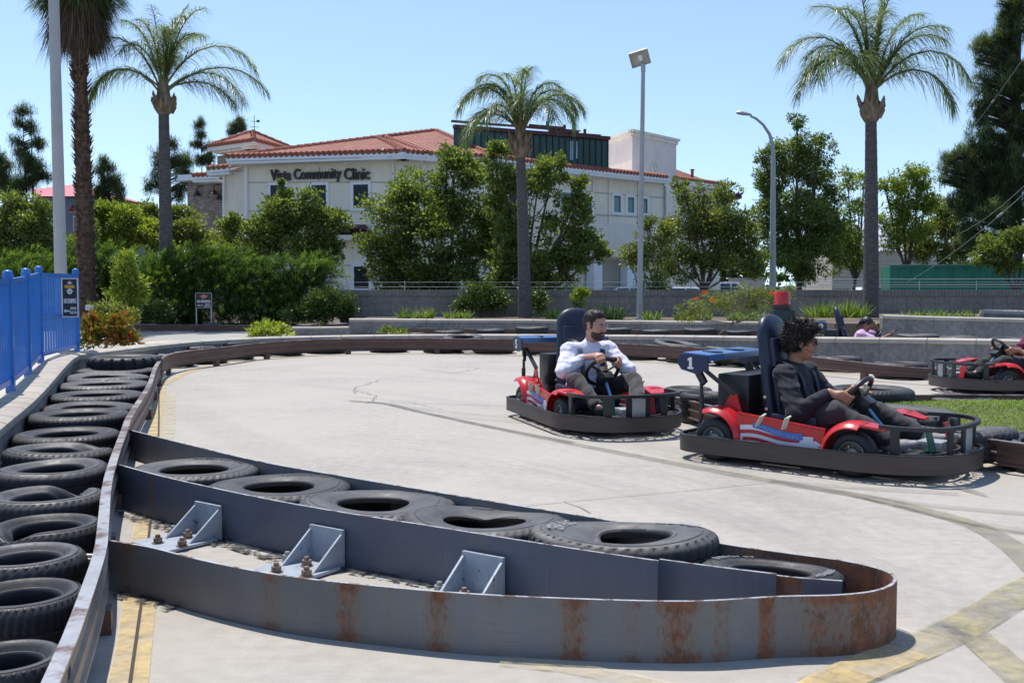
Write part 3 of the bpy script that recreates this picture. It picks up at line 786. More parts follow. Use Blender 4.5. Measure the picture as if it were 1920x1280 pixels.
def d_oval(a, b, rot=0, sad=0, ph=0):
    def f(V):
        V = V.copy(); x = V[:, 0] * math.cos(rot) + V[:, 1] * math.sin(rot); y = -V[:, 0] * math.sin(rot) + V[:, 1] * math.cos(rot)
        x *= a; y *= b; V[:, 0] = x * math.cos(rot) - y * math.sin(rot); V[:, 1] = x * math.sin(rot) + y * math.cos(rot)
        th = np.arctan2(V[:, 1], V[:, 0]); r = np.hypot(V[:, 0], V[:, 1])
        V[:, 2] += sad * np.cos(2 * (th - ph)) * (r / .36) + max(0, sad)
        return V
    return f
def d_kink(th0, wid, dr, dz, side=1, base=None, rin=.2, top=True, lift=0):
    """pushes the upper bead at angle th0 outward by dr and down by dz"""
    def f(V):
        V = base(V) if base else V.copy()
        th = np.arctan2(V[:, 1], V[:, 0]); r = np.hypot(V[:, 0], V[:, 1]); zt = V[:, 2].max()
        d = np.angle(np.exp(1j * (th - th0))); g = np.exp(-(d / wid) ** 2)
        hi = np.clip((V[:, 2] / zt - .45) / .4, 0, 1); inner = np.clip((.37 - r) / .17, 0, 1)
        rr = r + g * hi * dr * inner
        V[:, 2] += -g * hi * dz * (inner * .75 + .25) + lift * np.exp(-((np.angle(np.exp(1j * (th - th0 - np.pi)))) / 1.2) ** 2) * hi
        k = rr / np.maximum(r, 1e-6); V[:, 0] *= k; V[:, 1] *= k
        return V
    return f
TM = {}
TM['plain'] = tyre_mesh('tyre', N=200)
TM['fine'] = tyre_mesh('tyre', N=240, notch=.005, ri=.205)
TM['rib'] = tyre_mesh('tyre', N=144, pitch=4, notch=.009, ri=.195, lat=3)
TM['worn'] = tyre_mesh('tyre', N=150, notch=.0025, ri=.2, deform=d_oval(1.04, .97, .5, .006, .3))
TM['oval'] = tyre_mesh('tyre', N=180, deform=d_oval(1.06, .94, 1.1, .010, 1.2))
TM['thick'] = tyre_mesh('tyre', w=.26, N=150, pitch=3, notch=.008, ri=.21)
TM['truck'] = tyre_mesh('tyre', Rr=.44, w=.27, ri=.27, N=168, truck=True)
TM['kinkN'] = tyre_mesh('tyre', N=180, deform=d_kink(-1.25, .45, .06, .075, base=d_oval(1.03, .97, 0, .0, 0), lift=.02))
TM['kinkH'] = tyre_mesh('tyre', N=180, deform=d_kink(1.35, .33, .10, .12, base=d_oval(1.02, .99), lift=.0))
TM['pinch'] = tyre_mesh('tyre', N=180, deform=d_kink(-1.9, .35, .05, .05, base=d_oval(1.02, .99)))
# bespoke foreground tyres with their lettering
TM['f1'] = tyre_mesh('tyre', N=216, ri=.185, letters=[('REMINGTON', .272, .052, 1.45, 'letter_dim', 1.25)])
TM['f2'] = tyre_mesh('tyre', N=200, ri=.172, deform=d_oval(1.02, .98, .2, .008, .9), letters=[('LAREDO HT', .265, .042, 1.5, 'letter_dim', 1.3)])
TM['f3'] = tyre_mesh('tyre', N=180, ri=.18, notch=.008, deform=d_kink(-.1, .8, -.07, .02, base=d_oval(1.05, .95, .1, .010, .4)))
TM['f4'] = tyre_mesh('tyre', N=232, ri=.185, notch=.005, deform=d_kink(1.9, 1.0, -.12, .02, base=d_oval(1.05, .96, .0, .012, .0)), letters=[('RADIAL', .29, .032, 1.9, 'letter_dim', 1.2)])
TM['f5'] = tyre_mesh('tyre', N=172, ri=.185, notch=.009, deform=d_kink(3.3, .85, -.14, .05, base=d_oval(1.08, .93, .0, .014, .2), lift=.02), letters=[('TERA A/C', .295, .05, 3.05, 'letter', 1.25), ('GOOD', .285, .07, .85, 'letter', 1.2)])
TM['f6'] = tyre_mesh('tyre', N=180, ri=.19, notch=.004, deform=d_oval(1.03, .97, -.3, .006, 0), letters=[('ENERGY ST', .288, .055, 2.45, 'letter', 1.15), ('ENERGY', .288, .055, -.35, 'letter', 1.15)])
def tyre(kind, pos, diam, rot, label, group, tilt=(0, 0), z=0, hz=None, sq=1):
    me, lm = TM[kind]
    o = link('tyre', me); Rr = .44 if kind == 'truck' else .36
    s = diam / (2 * Rr); o.scale = (s, s * sq, hz / {'truck': .27, 'thick': .26}.get(kind, .215) if hz else s); o.location = (pos[0], pos[1], z)
    o.rotation_euler = (tilt[0], tilt[1], rot)
    tag(o, label, 'tyre', group)
    for l in lm: link('lettering', l, o)
    return o
def tpx(kind, px, py, wpx, label, group, rot=0, zt=.2, tilt=(0, 0), dscale=1, sq=1, rest=True):
    """px,py = middle of the top ring, wpx = its width in the photo"""
    p = at(px, py, zt); s = (py - HOR) / (CAMZ - zt); d = wpx / s * dscale
    sc_ = d / (.88 if kind == 'truck' else .72); h = {'truck': .27, 'thick': .26}.get(kind, .215) * sc_
    if rest: return tyre(kind, p, d, rot, label, group, tilt, z=.006, hz=zt, sq=sq)
    return tyre(kind, p, d, rot, label, group, tilt, z=zt - h)
G1 = 'tyres lying inside the steel island'
tpx('f1', 364, 876, 246, 'tyre with faint lettering, farthest left inside the steel island', G1, -.3, .17, sq=.92)
tpx('f2', 523, 910, 268, 'dark tyre inside the steel island behind the plate between the two leftmost brackets', G1, -.35, .17, sq=.94)
tpx('f3', 707, 942, 288, 'grey ribbed tyre inside the steel island behind the middle bracket', G1, -.35, .17, sq=.92)
tpx('f4', 908, 972, 304, 'grey smooth tyre with small opening inside the steel island behind the right bracket', G1, -.35, .17, sq=.90)
tpx('f5', 1165, 1004, 342, 'black buckled tyre with pale lettering and crescent opening inside the island', G1, -.45, .20, sq=.72)
tpx('f6', 1446, 1068, 262, 'pale worn tyre in the rounded rusty nose of the steel island', G1, -.35, .165, sq=.60)
G2 = 'tyres laid in a row between the left rail and the curved wall'
row = [('rib', 12, 1232, 222, .26, 1.0, 'black tyre at the bottom left corner of the photo, nearest of the left row'),
       ('plain', 40, 1112, 236, .26, .4, 'large black tyre with wide rim hole, second nearest in the left row'),
       ('rib', 46, 1040, 222, .255, .2, 'black tyre with grey sidewall, third nearest in the left row, beside the two rods'),
       ('pinch', 88, 982, 206, .24, 0, 'black tyre with a wavy upper bead, fourth nearest in the left row'),
       ('kinkH', 86, 926, 212, .235, 0, 'black tyre whose sidewall is bent into a deep notch in the left row'),
       ('worn', 96, 877, 206, .22, .8, 'grey topped tyre just beyond the deeply notched tyre in the left row'),
       ('kinkN', 110, 842, 202, .21, 2.2, 'tyre with slightly creased opening, second beyond the notched tyre'),
       ('fine', 125, 811, 194, .20, .3, 'fine treaded tyre, third beyond the notched tyre in the left row'),
       ('fine', 149, 774, 186, .235, 1.5, 'finely grooved tyre leaning on another in the middle of the left row'),
       ('worn', 168, 762, 174, .17, 2.0, 'flat tyre mostly covered by the finely grooved tyre in the left row'),
       ('plain', 182, 738, 174, .20, 1.0, 'black tyre with narrow opening, just beyond the two overlapping tyres of the left row'),
       ('fine', 195, 718, 170, .20, 1.1, 'tyre under the blue fence end, second beyond the overlapping pair'),
       ('oval', 200, 706, 162, .20, 1.2, 'tyre seen edge on, third beyond the overlapping pair of the left row'),
       ('worn', 220, 692, 142, .20, .5, 'smooth grey tyre just in front of the big truck tyre'),
       ('truck', 234, 668, 134, .33, .2, 'big truck tyre with lugged shoulder at the far end of the left row')]
for k, px, py, w, zt, rt, lb in row: tpx(k, px, py, w, lb, G2, rt, zt)
# along the far rail, between rail and wall
G3 = 'tyres behind the long brown rail'
far_ = [('worn', 322, 662, 88, .20, 0), ('oval', 362, 650, 92, .23, 1), ('worn', 415, 642, 78, .25, 2)]
for (k, px, py, w, zt, rt), lb in zip(far_, ['smooth grey tyre touching the big truck tyre behind the rail', 'dark tyre behind the long brown rail, second beyond the truck tyre', 'flat tyre behind the long brown rail, third beyond the truck tyre']): tpx(k, px, py, w, lb, G3, rt, zt)
ordn = ['first', 'second', 'third', 'fourth', 'fifth', 'sixth', 'seventh', 'eighth']
UL = [f'black underside of the {q} tyre below the brown rail, counted from the lime bush' for q in ordn] + [f'black underside of the {q} tyre below the rail right of the bearded driver' for q in ordn]
prg = [p for p in rg if p.y > 16 or p.x > 0]
L = 0; nxt = .4; cnt = 0; rr = random.Random(3)
kinds = ['plain', 'worn', 'oval', 'fine', 'rib']
for a, b in zip(rg, rg[1:]):
    if a.y < 15.6 and a.x < 0: continue
    L += (b - a).length
    if L > nxt and a.x < 3.1:
        nxt += rr.uniform(.78, .95); t = (b - a).normalized(); nr = Vector((-t.y, t.x, 0))
        c = a + nr * rr.uniform(.44, .52)
        tyre(kinds[cnt % 5], c, rr.uniform(.66, .74), rr.uniform(0, 6), UL[cnt % len(UL)], G3); cnt += 1
for k, px, py, w, zt, rt, lb in [('worn', 868, 630, 74, .29, 0, 'tyre up on the low wall left of the bearded driver'),
        ('oval', 1268, 642, 92, .285, 1, 'grey oval tyre above the rail between the two near karts'),
        ('worn', 1364, 653, 86, .26, 2, 'tyre above the rail just left of the navy driver seat'),
        ('thick', 1574, 668, 82, .205, .5, 'thick black tyre behind the rail right of the navy driver'),
        ('thick', 1688, 679, 98, .205, 1.5, 'thick black tyre left of the rightmost kart'),
        ('worn', 1800, 688, 96, .20, 1, 'flat tyre behind the rail, above the bumper of the rightmost kart')]:
    tpx(k, px, py, w, lb, G3, rt, zt, rest=px > 1500, tilt=(.12, 0) if px < 1500 else (0, 0))
# far lane tyres
G4 = 'tyres along the far lane below the middle wall'
lane_t = [(275, 604, 36), (398, 602, 38), (453, 606, 34), (577, 605, 40), (633, 604, 42), (777, 620, 40), (842, 620, 54), (920, 616, 54), (997, 614, 60), (1158, 613, 50), (1229, 616, 50), (1312, 617, 60), (1385, 617, 46)]
names = ['at the far left, in front of the shrubs by the tan mound', 'at the foot of the small sign', 'just right of the small sign', 'on the dark kerb left of the short wall', 'on the dark kerb above the short wall',
         'first to the right of the left end of the middle wall', 'bent and glossy, second from the left end of the middle wall', 'thick and upright, third from the left end of the middle wall', 'thick, just left of the bearded driver seat', 'just right of the bearded driver head', 'below the light pole', 'left under the red flowering shrub', 'right under the red flowering shrub']
for i, ((px, py, w), nm) in enumerate(zip(lane_t, names)):
    zt = .2 if i > 4 else .3
    Y = 27.4 if i < 5 else 23.2; p = atd(px, py, Y); d = w / (FPX / Y)
    tyre(['worn', 'plain', 'oval'][i % 3], p, d, i, 'far lane tyre ' + nm, G4, z=max(.0, p.z - .2))
for px, py, w, lb in [(1560, 625, 62, 'tyre beside the number ten kart, partly under its spoiler'), (1721, 627, 72, 'tyre on the far lane right of the seated girl'), (1798, 631, 72, 'flattened tyre, second on the far lane right of the seated girl'), (1895, 637, 80, 'tyre at the right photo edge on the far lane')]:
    Y = 18.6 if px > 1600 else 19.6; p = atd(px, py, Y); tyre('worn' if px < 1850 else 'oval', p, w / (FPX / Y), px, lb, G4, z=p.z - .2)
# inner island tyres
G5 = 'tyres around the grass patch'
for k, px, py, w, zt, rt, lb in [('fine', 1290, 727, 92, .25, .3, 'black tyre at the tip of the inner island, leftmost beside the rail end'),
        ('plain', 1322, 737, 96, .255, 1.2, 'black tyre at the tip of the inner island, overlapping the leftmost one'),
        ('oval', 1400, 742, 110, .22, 1.2, 'tyre of the inner island behind the engine of the navy driver kart'),
        ('fine', 1632, 727, 158, .25, .8, 'large flat tyre behind the steering wheel at the far edge of the grass'),
        ('truck', 1668, 769, 246, .235, 0, 'big lugged truck tyre on the grass behind the knees of the navy driver'),
        ('rib', 1806, 808, 200, .21, .7, 'zigzag treaded tyre in front of the grass behind the front bumper'),
        ('thick', 1972, 819, 160, .215, 1.9, 'tyre cut by the right photo edge in front of the grass'),
        ('worn', 1790, 744, 120, .12, .4, 'low tyre at the far edge of the grass beside the kart bumper'),
        ('worn', 1905, 750, 120, .12, .9, 'low tyre at the right end of the far grass edge')]:
    tpx(k, px, py, w, lb, G5, rt, zt, tilt=(-.13, 0) if py > 800 else (0, 0))
# ------------------------------------------------------------------ go-karts (local frame: x forward, y to the driver's left)
def ring_path(L0, L1, W, r_f, r_b, n=10):
    """rounded outline, counter-clockwise seen from above"""
    P = []
    for cx, cy, r, a0 in [(L1 - r_f, W / 2 - r_f, r_f, 0), (-L0 + r_b, W / 2 - r_b, r_b, 90), (-L0 + r_b, -W / 2 + r_b, r_b, 180), (L1 - r_f, -W / 2 + r_f, r_f, 270)]:
        for i in range(n + 1):
            a = R(a0 + 90 * i / n); P.append(Vector((cx + r * math.cos(a), cy + r * math.sin(a), 0)))
    return P
def bulge(P, amt, L1, W):        # front edge bows forward
    for p in P:
        if p.x > .3: p.x += amt * max(0, 1 - (p.y / (W / 2)) ** 2)
    return P
def fender(mb, cx, cz, r, a0, a1, y0, y1, fwd=0, th=.012):
    """curved mudguard with a rolled outer lip; angles in degrees, 0 = forward, 90 = up"""
    n = 16; pts = []
    for i in range(n + 1):
        a = R(a0 + (a1 - a0) * i / n); pts.append((cx + r * math.cos(a), cz + r * math.sin(a), a))
    sgn = 1 if y1 > y0 else -1
    sec = [(0, 0), (.35, .010), (.7, .008), (.9, -.004), (1.0, -.028), (.985, -.034), (.88, -.016), (.7, -.006), (.35, -.003), (0, -.012)]
    vs = []
    for x, z, a in pts:
        for t, d in sec:
            vs.append((x + d * math.cos(a), y0 + (y1 - y0) * t, z + d * math.sin(a)))
    k = len(sec)
    fs = [(i * k + j, (i + 1) * k + j, (i + 1) * k + (j + 1) % k, i * k + (j + 1) % k) for i in range(n) for j in range(k)]
    fs += [tuple(range(k)), tuple(n * k + j for j in reversed(range(k)))]
    if sgn < 0: fs = [f[::-1] for f in fs]
    mb.add(vs, fs)
def flag_decal(side, parent):
    """waving stars and stripes with a white eagle head towards the front, on the outer face of the side panel"""
    y = side * .4685; x0, x1 = -.425, .145; z0, z1 = .130, .288
    def wave(u): return .012 * math.sin(u * 7.5 + .4) * (1 - u * .2)
    def P(u, v): return (x0 + (x1 - x0) * u, z0 + (z1 - z0) * v + wave(u))
    def strip(mb, ua, ub, va, vb, dy, n=14):
        vs = []
        for i in range(n + 1):
            u = ua + (ub - ua) * i / n
            f0 = va if not callable(va) else va(u); f1 = vb if not callable(vb) else vb(u)
            for v in (f0, f1): x, z = P(u, v); vs.append((x, y + side * dy, z))
        mb.add(vs, [(2 * i, 2 * i + 2, 2 * i + 3, 2 * i + 1) if side < 0 else (2 * i, 2 * i + 1, 2 * i + 3, 2 * i + 2) for i in range(n)])
    mb = MB(); 
    strip(mb, 0, .9, lambda u: -.02 - .16 * u * .2, lambda u: .86 - .42 * max(0, u - .3), .0015)
    # eagle head and ragged neck feathers towards the front
    def poly(pts, dy):
        vs = [(P(u, v)[0], y + side * dy, P(u, v)[1]) for u, v in pts]; mb.add(vs, [tuple(range(len(vs))) if side < 0 else tuple(reversed(range(len(vs))))])
    poly([(.62,.10),(.60,.30),(.68,.22),(.66,.42),(.76,.34),(.76,.52),(.86,.42),(.93,.46),(.985,.36),(1.0,.26),(.95,.24),(.985,.17),(.93,.18),(.86,.10),(.80,.16),(.76,.02),(.72,.12)], .0035)
    o = mb.build('flag_decal', M['flag_w'], parent)
    mb = MB()
    for va, vb, ua, ub in [(.50, .66, 0, .74), (.20, .35, .03, .70), (-.12, .02, .08, .62)]:
        strip(mb, ua, ub, lambda u, q=va: q - .30 * max(0, u - .2) * .6, lambda u, q=vb: q - .30 * max(0, u - .2) * .6, .0025)
    mb.build('stripe', M['flag_r'], o)
    mb = MB(); strip(mb, .16, .78, lambda u: .74 - .55 * max(0, u - .16) + .1 * u, lambda u: .96 - .42 * max(0, u - .3), .0027)
    mb.build('star_field', M['flag_b'], o)
    mb = MB(); rr = random.Random(4)
    for i in range(22):
        u = .24 + .5 * (i / 22) + rr.uniform(-.01, .01); v = .80 - .5 * max(0, u - .2) + (.05 if i % 2 else .11)
        x, z = P(u, v); r = .0042
        vs = [(x + r * (1 if k % 2 == 0 else .45) * math.cos(R(36 * k)), y + side * .0042, z + r * (1 if k % 2 == 0 else .45) * math.sin(R(36 * k))) for k in range(10)]
        mb.add(vs, [tuple(range(10)) if side < 0 else tuple(reversed(range(10)))])
    mb.build('star', M['flag_w'], o)
    mb = MB(); poly_pts = [(.955,.27),(1.03,.22),(1.015,.14),(.985,.17)]
    vs = [(P(u, v)[0], y + side * .005, P(u, v)[1]) for u, v in poly_pts]; mb.add(vs, [tuple(range(4)) if side < 0 else tuple(reversed(range(4)))])
    mb.build('beak', M['gold'], o)
def make_kart(num, label, seat_lean=.10):
    k = empty('go_kart', (0, 0, 0), 0, label, 'go-kart', 'go-karts on the track')
    W, L0, L1 = 1.11, .925, .88
    P = bulge(ring_path(L0, L1, W, .46, .20), .07, L1, W)
    mb = MB(); vs, fs, uv = sweep(P, [(.0, .062), (.0, .172), (-.014, .172), (-.014, .062)], closed=True); mb.add(vs, fs, uv)
    b = mb.build('bumper', M['ring'], k, auto=40)
    mb = MB(); vs, fs, uv = sweep(P, [(.004, .171), (.004, .178), (-.018, .178), (-.018, .171)], closed=True); mb.add(vs, fs, uv); mb.build('bumper_edge', M['black'], b)
    # inner rail with looped spring tabs
    mb = MB(); c = Vector((0, 0, 0)); n = len(P)
    Q = bulge(ring_path(L0 - .12, L1 - .12, W - .24, .36, .12), .06, L1, W)
    vs, fs, uv = sweep(Q, [(.0, .14), (.0, .168), (-.02, .168), (-.02, .14)], closed=True); mb.add(vs, fs)
    D = spline(P + [P[0]], .02); acc = 0; last = D[0]
    tot = 0
    for a, b2 in zip(D, D[1:]):
        tot += (b2 - a).length
        if tot >= .088 and (b2 - a).length > .008:
            tot = 0; t = (b2 - a).normalized(); nr = Vector((-t.y, t.x, 0)); ctr = a + nr * .062
            if ctr.xy.length > a.xy.length - .02 or any((ctr - w_).xy.length < .055 for w_ in (P[::3])): continue
            mb.tube([ctr + t * (.040 * math.cos(R(q))) + nr * (.052 * math.sin(R(q))) + Vector((0, 0, .156)) for q in range(0, 360, 30)], .0065, 5, closed=True)
    mb.build('bumper_springs', M['black_matte'], k)
    mb = MB(); mb.box((.0, 0, .115), (1.45, .62, .018)); mb.box((.56, 0, .13), (.42, .56, .012)); mb.box((-.66, 0, .13), (.42, .70, .012))
    for s in (-1, 1): mb.bar((-.78, s * .34, .12), (.80, s * .34, .12), .045)
    mb.bar((.33, -.38, .15), (.33, .38, .15), .03); mb.bar((-.63, -.38, .15), (-.63, .38, .15), .03)
    mb.build('chassis', M['black_matte'], k)
    # wheels
    for x in (-.63, .33):
        for s in (-1, 1):
            w = .135 if x < 0 else .115; rr_ = .150 if x < 0 else .143
            m1 = MB(); Qm = Matrix.Translation((x, s * .400, rr_)) @ Matrix.Rotation(R(90), 4, 'X')
            m1.lathe([(.085, -w / 2 + .01), (.10, -w / 2), (rr_ - .02, -w / 2), (rr_ - .004, -w / 2 + .018), (rr_, -w / 4), (rr_, w / 4), (rr_ - .004, w / 2 - .018), (rr_ - .02, w / 2), (.10, w / 2), (.085, w / 2 - .01)], 36, M=Qm, closed=True)
            wh = m1.build('wheel', M['rubber_kart'], k, auto=50)
            m2 = MB(); f = -s
            prof = [(.086, f * (w / 2 - .004)), (.080, f * (w / 2 + .002)), (.074, f * (w / 2 - .008)), (.068, f * (w / 2 - .035)), (.046, f * (w / 2 - .038)), (.040, f * (w / 2 - .02)), (.022, f * (w / 2 - .015)), (.020, f * (w / 2 + .012)), (.0005, f * (w / 2 + .014))]
            m2.lathe(prof if f > 0 else prof[::-1], 28, M=Qm)
            m2.build('rim', M['rim'], wh, auto=40)
            m3 = MB()
            for q in range(4): m3.lathe([(.0005, f * (w/2 - .008)), (.006, f * (w/2 - .008)), (.006, f * (w/2 - .026))] if f > 0 else [(.006, f * (w/2 - .026)), (.006, f * (w/2 - .008)), (.0005, f * (w/2 - .008))], 6, M=Qm @ Matrix.Translation((.054 * math.cos(R(90 * q + 20)), .054 * math.sin(R(90 * q + 20)), 0)))
            m3.build('wheel_nut', M['chrome'], wh)
    # fenders and side panels
    for s in (-1, 1):
        mb = MB(); fender(mb, -.63, .165, .205, 112, -12, s * .30, s * .505)
        # inner cheek of the fender
        n = 12; vs = [(-.63, s * .302, .165)] + [(-.63 + .2 * math.cos(R(a)), s * .302, .165 + .2 * math.sin(R(a))) for a in [112 - 124 * i / n for i in range(n + 1)]]
        vs2 = [(x, y - s * .008, z) for x, y, z in vs]; kf = len(vs)
        mb.add(vs + vs2, [tuple(range(kf)), tuple(range(2 * kf - 1, kf - 1, -1))] + [(i, (i + 1) % kf, kf + (i + 1) % kf, kf + i) for i in range(kf)])
        fo = mb.build('rear_fender', M['red'], k, auto=45)
        mb = MB(); q = s * .335
        mb.add([(-.62, q, .37), (-.48, q, .335), (-.52, q, .455), (-.56, q, .465), (-.62, q + s * .012, .37), (-.48, q + s * .012, .335), (-.52, q + s * .012, .455), (-.56, q + s * .012, .465)], [(0, 1, 2, 3), (7, 6, 5, 4), (0, 4, 5, 1), (1, 5, 6, 2), (2, 6, 7, 3), (3, 7, 4, 0)])
        mb.build('mounting_ear', M['red'], fo)
        mb = MB(); fender(mb, .33, .150, .195, 186, 72, s * .29, s * .50)
        # flat nose of the fender running forward
        yy0, yy1 = (s * .29, s * .50)
        a = R(72); ex, ez = .33 + .195 * math.cos(a), .150 + .195 * math.sin(a)
        vs = [(ex, yy0, ez + .004), (ex, yy1 - s * .02, ez + .006), (ex + .13, yy1 - s * .10, ez - .022), (ex + .13, yy0, ez - .022)]
        vs2 = [(x, y, z - .014) for x, y, z in vs]
        ff = [(0, 1, 2, 3), (7, 6, 5, 4), (0, 4, 5, 1), (1, 5, 6, 2), (2, 6, 7, 3), (3, 7, 4, 0)]
        mb.add(vs + vs2, ff if s < 0 else [f[::-1] for f in ff])
        mb.build('front_fender', M['red'], k, auto=45)
        mb = MB(); y0, y1 = s * .455, s * .467
        top = [(-.45, .345), (-.19, .315), (.16, .285)]; bot = [(.16, .118), (-.45, .118)]
        poly = top + bot; vs = [(x, y0, z) for x, z in poly] + [(x, y1, z) for x, z in poly]; m_ = len(poly)
        ff = [tuple(range(m_)), tuple(range(2 * m_ - 1, m_ - 1, -1))] + [(i, m_ + i, m_ + (i + 1) % m_, (i + 1) % m_) for i in range(m_)]
        mb.add(vs, ff if s > 0 else [f[::-1] for f in ff])
        mb.bar((-.45, s * .456, .347), (.16, s * .456, .287), .022, .014)
        mb.box((-.15, s * .40, .125), (.60, .13, .010))
        mb.build('side_panel', M['red'], k, auto=30)
        flag_decal(s, k)
        mb = MB(); mb.tube([(-.80, s * .38, .13), (-.765, s * .385, .34), (-.775, s * .38, .52)], .013, 8); mb.tube([(-.768, s * .385, .30), (-.768, s * .385, .44)], .019, 8)
        mb.build('rear_strut', M['black'], k)
        mb = MB(); mb.bar((-.77, s * .36, .62), (-.54, s * .34, .455), .03, .022); mb.bar((-.82, s * .36, .61), (-.75, s * .38, .52), .028, .05)
        mb.build('spoiler_strut', M['black'], k)
    # seat: tall rounded shell with padded front
    def seat_section(z, wd, th, x):
        out = []
        for a in range(0, 360, 20):
            ca, sa = math.cos(R(a)), math.sin(R(a)); e = .75
            out.append((x + th * (abs(ca) ** e) * (1 if ca > 0 else -1), wd * (abs(sa) ** e) * (1 if sa > 0 else -1), z))
        return out
    zs = [(.13, .17, .05), (.20, .205, .062), (.35, .215, .064), (.50, .21, .060), (.62, .195, .055), (.72, .19, .055), (.80, .188, .056), (.88, .183, .055), (.93, .162, .050), (.965, .13, .040), (.988, .085, .028), (.998, .03, .012)]
    secs = [seat_section(z, w_, t_, -.335 - seat_lean * 1.5 * (z - .2)) for z, w_, t_ in zs]; kk = len(secs[0])
    mb = MB(); mb.add([p for s_ in secs for p in s_], [(i * kk + j, i * kk + (j + 1) % kk, (i + 1) * kk + (j + 1) % kk, (i + 1) * kk + j) for i in range(len(secs) - 1) for j in range(kk)] + [tuple(reversed(range(kk))), tuple((len(secs) - 1) * kk + j for j in range(kk))])
    so = mb.build('seat_back', M['vinyl'], k, auto=50)
    mb = MB(); xs = lambda z: -.335 - seat_lean * 1.5 * (z - .2)
    for z0_, z1_, w_ in [(.64, .84, .15), (.30, .60, .165)]:
        zc = (z0_ + z1_) / 2; mb.box((xs(zc) + .052, 0, zc), (.05, w_ * 2, z1_ - z0_), M=Matrix.Rotation(-seat_lean * 1.3, 4, 'Y'), bev=.02)
    mb.build('seat_pad', M['vinyl'], so, auto=50)
    mb = MB(); mb.box((-.10, 0, .19), (.42, .40, .10), bev=.035)
    for s in (-1, 1): mb.box((-.16, s * .215, .25), (.34, .06, .17), bev=.025)
    mb.build('seat_cushion', M['vinyl'], k, auto=50)
    mb = MB()
    for s in (-1, 1): mb.lathe([(.011, 0), (.011, .012), (.001, .012)], 8, M=Matrix.Translation((-.372, s * .214, .44)) @ Matrix.Rotation(R(-90 * s), 4, 'X')); mb.lathe([(.011, 0), (.011, .012), (.001, .012)], 8, M=Matrix.Translation((-.36, s * .212, .36)) @ Matrix.Rotation(R(-90 * s), 4, 'X'))
    mb.build('seat_bolt', M['chrome'], so)
    # engine cover
    mb = MB(); mb.box((-.60, .0, .45), (.24, .50, .27), bev=.012); mb.box((-.62, .0, .23), (.26, .46, .16), bev=.01); mb.bar((-.66, -.2, .32), (-.66, -.2, .12), .03); mb.bar((-.66, .2, .32), (-.66, .2, .12), .03)
    mb.build('engine_cover', M['black'], k, auto=30)
    # spoiler with number plates
    mb = MB(); mb.box((-.80, 0, .722), (.20, .84, .014), M=Matrix.Rotation(R(4), 4, 'Y'), bev=.005)
    mb.box((-.705, 0, .700), (.012, .84, .045), M=Matrix.Rotation(R(0), 4, 'Y'), bev=.004)
    sp = mb.build('spoiler', M['blue_wing'], k, auto=30)
    mb = MB()
    for s in (-.22, .10): mb.box((-.78, s, .732), (.16, .012, .010)); 
    mb.build('spoiler_slot', M['black'], sp)
    for s in (-1, 1):
        y = s * .425; pl = [(-.915, .722), (-.70, .715), (-.695, .612), (-.80, .590), (-.905, .615), (-.94, .66)]
        mb = MB(); vs = [(x, y - .008, z) for x, z in pl] + [(x, y + .008, z) for x, z in pl]; m_ = len(pl)
        mb.add(vs, [tuple(reversed(range(m_))), tuple(range(m_, 2 * m_))] + [(i, (i + 1) % m_, m_ + (i + 1) % m_, m_ + i) for i in range(m_)])
        po = mb.build('number_plate', M['navy_p'], sp)
        if num == '1': vs, fs = [Vector(q) for q in [(-.022, -.041, 0), (.024, -.041, 0), (.024, -.027, 0), (.012, -.027, 0), (.012, .041, 0), (-.004, .041, 0), (-.022, .029, 0), (-.022, .016, 0), (-.010, .020, 0), (-.010, -.027, 0), (-.022, -.027, 0)]], [tuple(range(11))]
        else: vs, fs = text_fit(num, .042 if len(num) == 1 and num == '1' else (.055 if len(num) == 1 else .15), .082, .035)
        vs = [Vector((-.832 + (-v.x * s), y + s * .0105, .662 + v.y)) for v in vs]
        mb = MB(); mb.add(vs, fs); mb.build('number', M['white'], sp)
    # steering
    wc = Vector((.175, 0, .475)); ax = Vector((-.80, 0, .60)).normalized()
    side = Vector((0, 1, 0)); upv = ax.cross(side)
    mb = MB(); pts = [wc + (side * math.cos(R(a)) + upv * math.sin(R(a))) * .142 for a in range(0, 360, 12)]; mb.tube(pts, .0165, 10, closed=True)
    st = mb.build('steering_wheel', M['black'], k, auto=60)
    mb = MB()
    for a in (90, 210, 330):
        e = wc + (side * math.cos(R(a)) + upv * math.sin(R(a))) * .135; mb.bar(wc - ax * .02, e, .045, .010)
    mb.tube([wc - ax * .045, wc + ax * .008], .052, 14)
    mb.build('steering_hub', M['black_matte'], st)
    mb = MB(); mb.tube([wc - ax * .04, Vector((.42, 0, .20))], .0125, 8); mb.build('steering_column', M['blue_rod'], k)
    mb = MB(); mb.box(wc - ax * .075 - Vector((0, 0, .012)), (.09, .13, .10), M=Matrix.Rotation(R(35), 4, 'Y'), bev=.015); mb.tube([wc - ax * .1 - Vector((0, 0, .04)), (.20, 0, .14)], .03, 8); mb.build('column_shroud', M['black'], k, auto=40)
    # front hoop
    hp = [(.50, s, .335) for s in (-.43,)] + [(.62, -.45, .335), (.76, -.415, .335), (.84, -.33, .335), (.89, -.20, .335), (.905, 0, .335), (.89, .20, .335), (.84, .33, .335), (.76, .415, .335), (.62, .45, .335), (.50, .43, .335)]
    mb = MB(); vs, fs, uv = sweep(spline(hp, .03), [(-.016, -.012), (.016, -.012), (.016, .012), (-.016, .012)]); mb.add(vs, fs); ho = mb.build('front_hoop', M['black'], k, auto=40)
